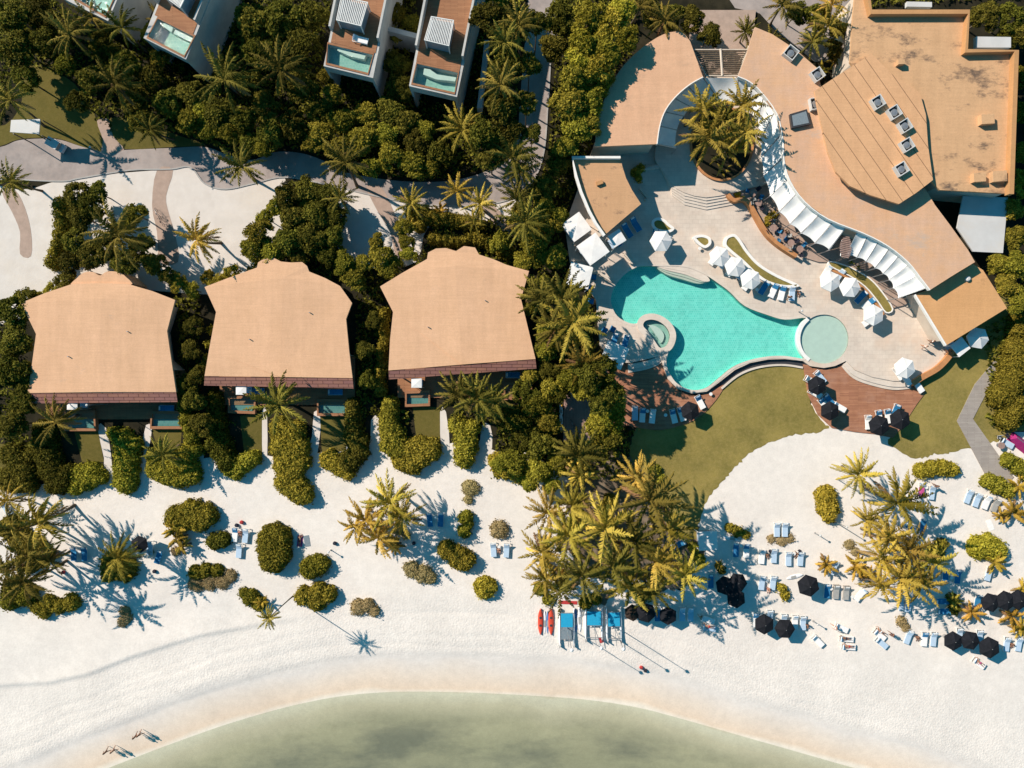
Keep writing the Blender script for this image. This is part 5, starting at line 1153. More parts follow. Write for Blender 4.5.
# --- undergrowth: uncountable low leaves covering the garden soil between the trees
def inside(px, py, poly):
    ins = np.zeros(len(px), bool); n = len(poly)
    for i in range(n):
        (x1, y1), (x2, y2) = poly[i][:2], poly[(i + 1) % n][:2]
        if y1 == y2: continue
        ins ^= ((y1 > py) != (y2 > py)) & (px < (x2 - x1) * (py - y1) / (y2 - y1) + x1)
    return ins
def undergrowth():
    rs = np.random.RandomState(77); n = 150000
    px = rs.uniform(-40, 1064, n); py = rs.uniform(-60, 478, n)
    keep = (py < 452 + 18 * np.sin(px * 0.05) - 14) | ((px > 490) & (px < 640))
    keep &= ~((px > 700) & (py > 300) & (px < 985)); keep &= ~((px > 985) & (py > 425))
    road = [tuple(p) for p in rt] + [tuple(p) for p in rb[::-1]]
    cut = [road, PLAZA, DECK1, LAWN, [(-60, 185), (20, 190), (110, 174), (192, 168), (225, 190), (285, 178), (285, 225), (225, 292), (60, 300), (-60, 320)], [(338, 185), (410, 198), (515, 198), (520, 212), (430, 225), (416, 262), (350, 265)],
           [(18, 62), (75, 84), (103, 138), (103, 152), (-40, 152), (-40, 128), (5, 125)], [(110, 118), (206, 145), (126, 150)], [(564, 388), (594, 388), (594, 444), (560, 444)], [(640, -60), (860, -60), (860, 70), (640, 70)],
           [(97, 118), (126, 150), (102, 154)], [(745, 20), (1020, 0), (1020, 260), (1010, 310), (940, 350), (740, 200)], [(595, 150), (597, 100), (640, 45), (690, 30), (705, 77), (660, 150)], [(324, 66), (373, 80), (400, -60), (345, -60)], [(409, 88), (460, 112), (492, -60), (430, -60)], [(143, 40), (200, 70), (240, -60), (170, -60)], [(55, -2), (120, 40), (150, -60), (50, -60)]]
    for v in ([(24, 300), (175, 300), (178, 432), (24, 432)], [(203, 275), (354, 285), (354, 420), (203, 418)], [(386, 270), (536, 270), (536, 400), (386, 408)]): cut.append(v)
    for g in ([(97, 424), (112, 424), (112, 482), (97, 482)], [(134, 424), (154, 424), (148, 482), (134, 482)], [(260, 410), (269, 410), (269, 472), (260, 472)], [(304, 410), (323, 410), (318, 474), (304, 474)], [(438, 410), (452, 410), (452, 460), (438, 460)], [(470, 424), (494, 424), (492, 472), (470, 472)],
              [(74, 430), (104, 430), (104, 462), (74, 462)], [(152, 428), (182, 428), (182, 452), (152, 452)], [(240, 412), (262, 412), (262, 452), (240, 452)], [(320, 412), (346, 412), (346, 456), (320, 456)], [(412, 404), (440, 404), (440, 450), (412, 450)], [(369, 418), (383, 418), (383, 464), (369, 464)], [(194, 438), (205, 438), (205, 472), (194, 472)]): cut.append(g)
    cut += [[(596, 335), (668, 335), (672, 400), (596, 400)], [(560, 215), (612, 215), (612, 300), (574, 300)]]
    for c in cut:
        for ox, oy in ((0, 0), (3, 0), (-3, 0), (0, 3), (0, -3)): keep &= ~inside(px + ox, py + oy, c)
    px, py = px[keep], py[keep]
    x, y = (px - 512) / 7, (384 - py) / 7
    lum = (np.sin(x * 1.3 + 2 * np.sin(y * .7)) + np.sin(y * 1.1 + x * .4) + np.sin((x - y) * 2.1)) / 3
    z = np.clip(0.35 + 0.4 * lum + rs.uniform(-0.25, 0.3, len(x)), 0.04, 1.3)
    Nn = rs.normal(size=(len(x), 3)) * 0.6 + np.array([0, 0, 1.0])
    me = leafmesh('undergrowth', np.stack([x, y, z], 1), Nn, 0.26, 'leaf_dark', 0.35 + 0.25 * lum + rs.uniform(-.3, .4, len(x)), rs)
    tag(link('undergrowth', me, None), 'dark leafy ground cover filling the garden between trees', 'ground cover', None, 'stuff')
undergrowth()

# ------------------------------------------------------------------ furniture
def dup(src, px, py, z, rz, label, group=None, sc_=1.0):
    e = copy_tree(src); p = W(px, py, z); e.location = p; e.rotation_euler = (0, 0, R(rz)); e.scale = (sc_,) * 3
    e['label'] = label
    if group: e['group'] = group
    return e
PROTO = []
def proto(e): PROTO.append(e); return e
def kill(e):
    for ch in list(e.children): kill(ch)
    bpy.data.objects.remove(e)
def make_lounger(cush, back=None, fr='white_paint'):
    e = proto(empty('sun_lounger', (0, 0, 0), 0, 'sun lounger', 'sun lounger'))
    m = MB()
    for s in (-1, 1): m.box((s * 0.33, 0, 0.30), (0.05, 1.92, 0.06))
    for y in (-0.94, 0.25, 0.94): m.box((0, y, 0.30), (0.61, 0.05, 0.05))
    m.build('frame', fr, e)
    for sx in (-1, 1):
        for sy in (-1, 1): MB().tube([(sx * 0.31, sy * 0.82, 0.27), (sx * 0.31, sy * 0.86, 0.0)], 0.03, 6).build('leg', fr, e)
    M = MB(); x, w2 = 0.31, 0.10
    pts = [(-x, -0.95), (x, -0.95), (x, 0.28), (-x, 0.28)]
    M.prism(offset(pts, -0.0), 0.335, 0.43).build('mattress', cush, e)
    b = MB().box((0, 0.29 + 0.33 * math.cos(R(32)), 0.40 + 0.33 * math.sin(R(32))), (0.62, 0.68, 0.09), 0, R(32)).build('backrest', back or cush, e)
    MB().box((0, 0.29 + 0.56 * math.cos(R(32)), 0.47 + 0.56 * math.sin(R(32))), (0.40, 0.18, 0.07), 0, R(32)).build('pillow', 'white_towel' if cush != 'white_towel' else 'pale_cushion', b)
    return e
LG = {'blue': make_lounger('blue_cushion'), 'white': make_lounger('pale_cushion'), 'towel': make_lounger('white_towel', 'white_towel'), 'half': make_lounger('white_towel', 'blue_cushion'), 'grey': make_lounger('grey_cushion', None, 'board_grey'), 'pink': make_lounger('pink_towel', 'pale_cushion')}
def make_umbrella(cloth, r=1.30, n=6, zt=2.55):
    e = proto(empty('parasol', (0, 0, 0), 0, 'parasol', 'parasol'))
    MB().tube([(0, 0, 0), (0, 0, zt + 0.08)], 0.03, 8).build('pole', 'steel', e)
    MB().lathe([(0.28, 0), (0.28, 0.07), (0.06, 0.12)], 12).build('base', 'concrete', e)
    vs_, fs_ = [], []
    rings = 5; sub = 4; tot = n * sub
    for i in range(1, rings + 1):
        t = i / rings
        for k in range(tot):
            a = 2 * PI * k / tot + PI / n; f = (k % sub) / sub
            # straight edges between ribs, with a slight sag
            a0, a1 = 2 * PI * (k // sub) / n + PI / n, 2 * PI * (k // sub + 1) / n + PI / n
            x, y = (math.cos(a0) * (1 - f) + math.cos(a1) * f) * r * t, (math.sin(a0) * (1 - f) + math.sin(a1) * f) * r * t
            vs_.append((x, y, zt - 0.48 * t ** 1.15 + 0.0 - 0.035 * math.sin(PI * f) * t))
    vs_.append((0, 0, zt)); top = len(vs_) - 1
    for k in range(tot): fs_.append((top, k, (k + 1) % tot))
    for i in range(rings - 1):
        for k in range(tot): fs_.append((i * tot + k, (i + 1) * tot + k, (i + 1) * tot + (k + 1) % tot, i * tot + (k + 1) % tot))
    n0 = len(vs_); lo = [(x, y, z - 0.025) for x, y, z in vs_]; fs2 = [tuple(n0 + q for q in reversed(f)) for f in fs_]
    last = (rings - 1) * tot
    rim = [(last + k, n0 + last + k, n0 + last + (k + 1) % tot, last + (k + 1) % tot) for k in range(tot)]
    cn = MB().add(vs_ + lo, fs_ + fs2 + rim).build('canopy', cloth, e)
    val = MB()
    for k in range(n):
        a0, a1 = 2 * PI * k / n + PI / n, 2 * PI * (k + 1) / n + PI / n
        p, q = Vector((math.cos(a0) * r, math.sin(a0) * r, zt - 0.49)), Vector((math.cos(a1) * r, math.sin(a1) * r, zt - 0.49)); d = (q - p)
        val.box((p + q) / 2 - Vector((0, 0, 0.08)), (d.length, 0.012, 0.14), math.atan2(d.y, d.x))
    val.build('valance', cloth, e)
    for k in range(n):
        a0 = 2 * PI * k / n + PI / n
        MB().tube([(0.03, 0, zt - 0.1), (r * 0.97, 0, zt - 0.53)], 0.012, 4).build('rib', 'steel', e).rotation_euler = (0, 0, a0)
    MB().lathe([(0.035, zt), (0.045, zt + 0.06), (0.01, zt + 0.12)], 8).build('finial', 'steel', e)
    return e
UM = {'black': make_umbrella('black_cloth', 1.36), 'brown': make_umbrella('brown_cloth', 1.25), 'white': make_umbrella('sail_cloth', 1.5)}
def make_canopy(s=2.6, h=2.5, cloth='sail_cloth', slope=0.07):
    e = proto(empty('canopy_cabana', (0, 0, 0), 0, 'cabana', 'cabana'))
    for sx in (-1, 1):
        for sy in (-1, 1): MB().box((sx * s * .47, sy * s * .47, h / 2), (0.08, 0.08, h)).build('post', 'white_paint', e)
    q = s / 2
    MB().add([(-q, -q, h), (q, -q, h), (q, q, h), (-q, q, h), (0, 0, h + slope), (-q, -q, h - .06), (q, -q, h - .06), (q, q, h - .06), (-q, q, h - .06)], [(0, 1, 4), (1, 2, 4), (2, 3, 4), (3, 0, 4), (1, 0, 5, 6), (2, 1, 6, 7), (3, 2, 7, 8), (0, 3, 8, 5), (8, 7, 6, 5)]).build('canopy', cloth, e)
    MB().box((0, 0, 0.22), (s * 0.72, s * 0.72, 0.4)).build('bed_base', 'board_grey', e)
    MB().box((0, 0, 0.50), (s * 0.70, s * 0.70, 0.15)).build('mattress', 'pale_cushion', e)
    return e
CB = make_canopy()
def make_table(r=0.42, h=0.72, mat='white_paint', name='table'):
    e = proto(empty(name, (0, 0, 0), 0, 'table', 'table'))
    MB().lathe([(r, h - 0.04), (r, h)], 16).build('table_top', mat, e)
    MB().tube([(0, 0, 0.03), (0, 0, h - .04)], 0.04, 8).build('pedestal', 'steel', e)
    MB().lathe([(r * .55, 0), (r * .55, 0.03)], 12).build('foot', 'steel', e)
    return e
TB_ = {'side': make_table(0.24, 0.42, 'white_paint', 'side_table'), 'dine': make_table(0.5, 0.74, 'board_pink', 'dining_table')}
def make_chair(cush):
    e = proto(empty('chair', (0, 0, 0), 0, 'chair', 'chair'))
    MB().box((0, 0, 0.44), (0.5, 0.5, 0.08)).build('seat', cush, e)
    MB().box((0, 0.25, 0.72), (0.5, 0.07, 0.5), 0, R(-10)).build('backrest', cush, e)
    for sx in (-1, 1):
        for sy in (-1, 1): MB().tube([(sx * .21, sy * .21, 0.4), (sx * .23, sy * .23, 0)], 0.02, 5).build('leg', 'dark_metal', e)
        MB().box((sx * .26, 0, 0.62), (0.05, 0.46, 0.05)).build('armrest', 'dark_metal', e)
    return e
CH = {'dark': make_chair('swim_dark'), 'blue': make_chair('blue_cushion'), 'pale': make_chair('grey_cushion')}

# ---- people: one skinned body per pose
def skin_mesh(name, verts, edges, radii, lev=1):
    me = bpy.data.meshes.new(name); me.from_pydata(verts, edges, []); o = bpy.data.objects.new(name, me); COL.objects.link(o)
    md = o.modifiers.new('s', 'SKIN'); 
    for v, r in zip(me.skin_vertices[0].data, radii): v.radius = (r, r)
    me.skin_vertices[0].data[0].use_root = True
    sd = o.modifiers.new('d', 'SUBSURF'); sd.levels = lev; sd.render_levels = lev
    dg = bpy.context.evaluated_depsgraph_get(); out = bpy.data.meshes.new_from_object(o.evaluated_get(dg)); bpy.data.objects.remove(o)
    out.name = name
    return out
def body(J):
    """J: joints dict -> skinned continuous body"""
    v, e, r, ix = [], [], [], {}
    def add(k, p, rad, par=None):
        ix[k] = len(v); v.append(tuple(p)); r.append(rad)
        if par: e.append((ix[par], ix[k]))
    add('pel', J['pel'], 0.15); add('waist', J['waist'], 0.13, 'pel'); add('chest', J['chest'], 0.155, 'waist'); add('neck', J['neck'], 0.06, 'chest')
    h = Vector(J['head']); n = Vector(J['neck']); d = (h - n).normalized(); f = Vector(J['face']).normalized()
    add('head0', n + d * 0.09 + f * 0.015, 0.088, 'neck'); add('head1', n + d * 0.22, 0.092, 'head0'); add('nose', n + d * 0.155 + f * 0.105, 0.018, 'head0')
    for s in ('l', 'r'):
        add('sh' + s, J['sh' + s], 0.062, 'chest'); add('el' + s, J['el' + s], 0.043, 'sh' + s); add('wr' + s, J['wr' + s], 0.03, 'el' + s)
        w, el = Vector(J['wr' + s]), Vector(J['el' + s]); dd = (w - el).normalized(); sd = dd.cross(f).normalized()
        add('pa' + s, w + dd * 0.07, 0.032, 'wr' + s)
        for k in range(4): add(f'f{k}' + s, w + dd * (0.155 - 0.012 * abs(k - 1.4)) + sd * (k - 1.5) * 0.022 - f * 0.01, 0.0085, 'pa' + s)
        add('th' + s, w + dd * 0.08 + sd * 0.062, 0.0095, 'pa' + s)
        add('hi' + s, J['hi' + s], 0.095, 'pel'); add('kn' + s, J['kn' + s], 0.062, 'hi' + s); add('an' + s, J['an' + s], 0.04, 'kn' + s); add('to' + s, J['to' + s], 0.033, 'an' + s)
    return v, e, r, ix
def stand(step=0.3, arm=0.25):
    return dict(pel=(0, 0, 0.95), waist=(0, 0, 1.12), chest=(0, 0.01, 1.33), neck=(0, 0.02, 1.47), head=(0, 0.05, 1.72), face=(0, 1, 0),
        shl=(-0.19, 0, 1.40), shr=(0.19, 0, 1.40), ell=(-0.25, arm * .5, 1.12), elr=(0.25, -arm * .5, 1.12), wrl=(-0.24, arm, 0.90), wrr=(0.24, -arm * 0.7, 0.90),
        hil=(-0.10, 0, 0.88), hir=(0.10, 0, 0.88), knl=(-0.11, -step * .35, 0.50), knr=(0.11, step * .55, 0.50), anl=(-0.11, -step, 0.09), anr=(0.11, step * 0.7, 0.07), tol=(-0.12, -step + 0.15, 0.035), tor=(0.12, step * 0.7 + 0.17, 0.035))
def lie():
    z = 0.14
    return dict(pel=(0, -0.02, z), waist=(0, 0.17, z), chest=(0, 0.38, z + 0.01), neck=(0, 0.53, z + 0.02), head=(0, 0.78, z + 0.06), face=(0, -0.15, 1),
        shl=(-0.19, 0.46, z), shr=(0.19, 0.46, z), ell=(-0.34, 0.22, z - .04), elr=(0.36, 0.62, z - .04), wrl=(-0.30, -0.02, z - .05), wrr=(0.22, 0.80, z - .04),
        hil=(-0.10, -0.10, z), hir=(0.10, -0.10, z), knl=(-0.13, -0.48, z + .03), knr=(0.15, -0.46, z + 0.16), anl=(-0.14, -0.88, z - .06), anr=(0.12, -0.80, z - .06), tol=(-0.17, -0.98, z + .03), tor=(0.14, -0.92, z + .0))
def sit():
    return dict(pel=(0, 0, 0.14), waist=(0, 0.03, 0.32), chest=(0, 0.02, 0.52), neck=(0, 0.0, 0.66), head=(0, -0.04, 0.91), face=(0, -1, -0.1),
        shl=(-0.19, 0.03, 0.58), shr=(0.19, 0.03, 0.58), ell=(-0.28, 0.16, 0.34), elr=(0.27, -0.12, 0.36), wrl=(-0.26, 0.22, 0.10), wrr=(0.18, -0.32, 0.40),
        hil=(-0.10, -0.07, 0.13), hir=(0.10, -0.07, 0.13), knl=(-0.13, -0.42, 0.36), knr=(0.13, -0.45, 0.30), anl=(-0.12, -0.62, 0.05), anr=(0.13, -0.72, 0.05), tol=(-0.13, -0.76, 0.04), tor=(0.14, -0.86, 0.05))
POSES = {'stand': stand(), 'walk': stand(0.36, 0.32), 'lie': lie(), 'sit': sit()}
BODY = {}
for k, J in POSES.items():
    v, e, r, ix = body(J); BODY[k] = (skin_mesh('body', v, e, r), v, ix)
def lim(J, names, rads): return skin_mesh('c', [J[n] for n in names], [(i, i + 1) for i in range(len(names) - 1)], rads)
CLOTH = {}
for k, J in POSES.items():
    P = {n: Vector(q) for n, q in J.items()}
    J2 = {n: tuple(q) for n, q in P.items()}
    for s in 'lr': J2['th' + s] = tuple(P['hi' + s].lerp(P['kn' + s], 0.45))
    sh = skin_mesh('shorts', [J2['pel'], J2['hil'], J2['thl'], J2['hir'], J2['thr'], tuple(P['pel'].lerp(P['waist'], .5))], [(0, 1), (1, 2), (0, 3), (3, 4), (0, 5)], [0.172, 0.115, 0.10, 0.115, 0.10, 0.16])
    tp = skin_mesh('top', [tuple(P['waist']), tuple(P['chest']), tuple(P['shl'].lerp(P['ell'], .3)), tuple(P['shr'].lerp(P['elr'], .3)), tuple(P['chest'].lerp(P['neck'], .6))], [(0, 1), (1, 2), (1, 3), (1, 4)], [0.155, 0.175, 0.078, 0.078, 0.085])
    d = (P['head'] - P['neck']).normalized(); f = P['face'].normalized()
    c = P['neck'] + d * 0.20 - f * 0.03
    hr = skin_mesh('hair', [tuple(c - f * 0.03 - d * 0.1), tuple(c - f * 0.015), tuple(c + f * 0.04 + d * 0.035)], [(0, 1), (1, 2)], [0.075, 0.105, 0.085])
    CLOTH[k] = (sh, tp, hr)
def person(px, py, z, rz, pose, skin, shorts, top, label, hair='hair_dark', group='people'):
    p = W(px, py, z); e = empty('person', p, R(rz), label, 'person', group)
    def use(nm, me, mat, par):
        m2 = me.copy(); m2.materials.clear(); m2.materials.append(MATS[mat]); m2.polygons.foreach_set('use_smooth', [True] * len(m2.polygons))
        o = bpy.data.objects.new(nm, m2); COL.objects.link(o); o.parent = par; ORG[o] = Vector((0, 0, 0)); return o
    b = use('body', BODY[pose][0], skin, e)
    sh, tp, hr = CLOTH[pose]
    use('shorts', sh, shorts, e)
    if top: use('top', tp, top, e)
    use('hair', hr, hair, e)
    return e

LGRP = 'sun loungers'
def L(kind, px, py, rz, label, z=0.0, s=1.0):
    e = dup(LG[kind], px, py, z, rz, label, LGRP, s); e.scale = (1.22 * s, 1.08 * s, s); return e
def U(kind, px, py, label, z=0.0, rz=0, h=2.2, s=1.0):
    p = W(px, py, z + h)                     # measured at the canopy
    e = copy_tree(UM[kind]); e.location = (p.x, p.y, z); e.rotation_euler = (0, 0, R(rz)); e.scale = (s,) * 3
    e['label'] = label; e['group'] = {'black': 'black parasols', 'brown': 'black parasols', 'white': 'white parasols'}[kind]; return e
PZ = ZP + 0.001
# pool terrace: row under the long planter (heads towards the planter)
U('white', 720, 256, 'white parasol at the end of the lounger row closest to the small planter', PZ, 15, s=0.98)
U('white', 735.5, 266.5, 'middle white parasol of the row below the long teardrop planter', PZ, 20, s=0.98)
U('white', 751, 279, 'white parasol next to the mid blue lounger below the teardrop planter', PZ, 10, s=0.98)
for (k, x, y, r, t) in (('towel', 714, 259, -38, 'white lounger under the outermost parasol of the teardrop planter row'), ('white', 724, 262, -38, 'pale lounger between the first two parasols of the teardrop planter row'), ('towel', 731, 270, -38, 'white lounger under the middle parasol of the teardrop planter row'),
                        ('white', 741, 273, -36, 'pale lounger between the middle and last parasols of the teardrop row'), ('towel', 747, 284, -35, 'white lounger under the last parasol of the teardrop planter row'), ('blue', 763, 288, -32, 'plain blue lounger beside the last parasol of the teardrop planter row'),
                        ('half', 772.5, 291, -24, 'lounger with rumpled white towel beside the plain blue one'), ('half', 781, 293.5, -14, 'lounger half covered by white towel, second from the planter tip'), ('white', 791, 294, -3, 'pale lounger standing alone at the tip of the teardrop planter')):
    L(k, x, y, r, t, PZ, 1.02)
U('white', 830.5, 281, 'white parasol at the inland end of the curved grass bed', PZ, 5)
U('white', 850.5, 287, 'white parasol in the middle beside the curved grass bed', PZ, 25)
U('white', 874, 315, 'white parasol at the wading pool end of the curved grass bed', PZ, 0)
for (k, x, y, r, t) in (('towel', 825, 273, -30, 'white lounger peeking from under the inland parasol by the curved bed'), ('white', 838, 276, -35, 'pale lounger between two white parasols by the curved bed'), ('blue', 859.5, 297.5, -42, 'blue lounger with white head towel by the curved bed'), ('half', 867, 304, -48, 'second blue and white lounger by the curved bed, beside the end parasol'), ('towel', 868, 321, -55, 'white lounger under the parasol at the wading pool end')):
    L(k, x, y, r, t, PZ)
U('white', 905.5, 368, 'lone white parasol above the stairs of the sunny deck', PZ, 12)
L('towel', 897, 373, 35, 'white lounger west of the lone parasol above the stairs', PZ); L('towel', 905, 379, 35, 'white lounger poking out seaward of the lone parasol above the stairs', PZ)
U('white', 661, 241, 'lone white parasol beside the oval half shaded planter', PZ, 30, s=1.05)
L('blue', 655, 237, 0, 'blue lounger under the lone white parasol by the oval planter', PZ); L('white', 666, 243, -20, 'pale lounger under the lone white parasol by the oval planter', PZ)
dup(TB_['side'], 699, 249, PZ, 0, 'little white table beside the small pear shaped planter'); dup(TB_['side'], 799, 292, PZ, 0, 'little white table at the tip of the teardrop planter')
dup(TB_['side'], 756, 290, PZ, 0, 'little table between the last parasol and the plain blue lounger')
# shaded side of the pool
L('blue', 635, 225, 32, 'blue lounger furthest along the shaded eave of the fan pavilion', PZ, 1.1); L('blue', 626.5, 231, 32, 'blue lounger in the middle under the fan pavilion eave', PZ, 1.1); L('blue', 617, 240, 32, 'blue lounger under the teal canopy at the fan pavilion corner', PZ, 1.0)
for (x, y, r, s, t) in ((577, 226, 36, 1.15, 'partly shaded square canopy touching the fan pavilion parapet'), (593, 249, 36, 1.25, 'bright white square canopy between fan pavilion and pool'), (580, 275, -14, 1.2, 'white canopy half covered by palm shade west of the pool'), (617, 238, 32, 0.72, 'small square canopy under the fan pavilion corner'), (614.5, 355, -22, 1.2, 'large shaded canopy beside the curved pool stairs')):
    c = W(x, y, 4.2); e = copy_tree(CB); e.location = (c.x, c.y, PZ if x > 590 else 0.02); e.rotation_euler = (0, 0, R(r)); e.scale = (s, s, 1.48); e['label'] = t; e['group'] = 'square canopies'
for (x, y, r, t) in ((593, 278, 80, 'blue chair in shade nearest the white pool canopies'), (589.5, 289, 80, 'second blue shaded chair along the west side of the pool'), (590.5, 302, 80, 'third blue shaded chair along the west side of the pool'), (604, 331, 60, 'blue chair under the golden palm fronds'), (612, 330, 60, 'blue chair just above the large shaded canopy')):
    dup(CH['blue'], x, y, PZ if x > 598 else 0.3, r, t, 'blue pool chairs', 1.5)
L('blue', 614, 340, -15, 'blue lounger projecting from the large shaded canopy, west one', PZ); L('blue', 625, 342, -15, 'blue lounger projecting from the large shaded canopy, east one', PZ)
# decks
DZ = 0.121
for (k, x, y, r, t) in (('white', 634.5, 413, 0, 'shaded lounger at the tree end of the west deck'), ('half', 642, 415, -4, 'white lounger with blue foot, second from the tree on the west deck'), ('towel', 652, 416, -6, 'white lounger beside a brown seat on the west deck'), ('half', 673, 416, 14, 'white lounger with blue pillow on the bright part of the west deck'), ('half', 681, 414, 18, 'white lounger touching the black parasol of the west deck'), ('half', 699.5, 402, 28, 'white lounger at the far tip of the west deck')):
    L(k, x, y, r, t, DZ)
U('black', 690.5, 411, 'black parasol at the edge of the west deck', DZ, 10)
dup(TB_['side'], 647, 411, DZ, 0, 'small table between two loungers of the west deck'); dup(TB_['side'], 665, 415, DZ, 0, 'small table in the middle of the west deck loungers'); dup(TB_['side'], 710, 394, DZ, 0, 'small white table at the tip of the west deck')
U('black', 817.5, 385.5, 'black parasol at the inland corner of the sunny deck', DZ, 5); U('black', 830.5, 411, 'black parasol by the lawn edge of the sunny deck', DZ, 0)
U('black', 879, 425.5, 'black parasol at the middle of the sunny deck seaward rim', DZ, 12, s=1.1); U('black', 900, 419.5, 'black parasol at the lawn corner of the sunny deck', DZ, 8, s=1.1)
for (k, x, y, r, t) in (('towel', 810, 381, 60, 'white lounger jutting west from the inland deck parasol'), ('towel', 814, 393, 60, 'white lounger seaward of the inland deck parasol'), ('white', 819, 377, 40, 'lounger tip showing inland of the corner deck parasol'), ('half', 823, 404, 40, 'white lounger jutting from the lawn edge deck parasol'), ('blue', 828, 400, 40, 'teal shaded lounger touching the lawn edge deck parasol'), ('towel', 838, 407, 60, 'white lounger east of the lawn edge deck parasol'),
                        ('towel', 867, 422, 3, 'white lounger alone west of the deck rim parasol'), ('half', 878, 417, 10, 'lounger hidden under the deck rim parasol'), ('half', 887, 416, 10, 'white lounger between the two seaward deck parasols'), ('blue', 894, 411, -20, 'blue lounger inland of the lawn corner parasol'), ('towel', 917, 386, 35, 'shaded white lounger at the foot of the orange wall')):
    L(k, x, y, r, t, DZ)
# shaded lawn corner by the low orange building
c = W(960, 347, 2.3); e = copy_tree(CB); e.location = (c.x, c.y, 0.02); e.rotation_euler = (0, 0, R(38)); e.scale = (0.78, 0.78, 0.95); e['label'] = 'shaded square canopy on the lawn below the low orange building'; e['group'] = 'square canopies'
U('white', 978, 338, 'shaded hexagonal white parasol below the low orange building', 0.02, 20, s=1.05)

# villa terraces: white parasols and daybeds poking out below the eaves
for (x, y, r, t) in ((72, 405, 0, 'square parasol on the first terrace of the stained villa'), (241, 390, 0, 'square parasol on the first terrace of the scalloped villa'), (416.5, 383, 0, 'square parasol on the first terrace of the slanted villa')):
    c = W(x, y, 3.6); e = copy_tree(CB); e.location = (c.x, c.y, 0.33); e.scale = (0.55, 0.5, 1.3); e.rotation_euler = (0, 0, R(r)); e['label'] = t; e['group'] = 'square canopies'
for (x, y, t) in ((168, 408, 'blue lounger on the second terrace of the stained villa'), (336, 392, 'blue lounger on the second terrace of the scalloped villa'), (513, 375, 'blue lounger on the second terrace of the slanted villa'), (258, 391, 'blue lounger beside the square parasol of the scalloped villa')):
    L('blue', x, y, 90, t, 0.331)
L('towel', 361, 41, 76, 'white lounger with blue end on the roof of the blue towel villa', 7.06)

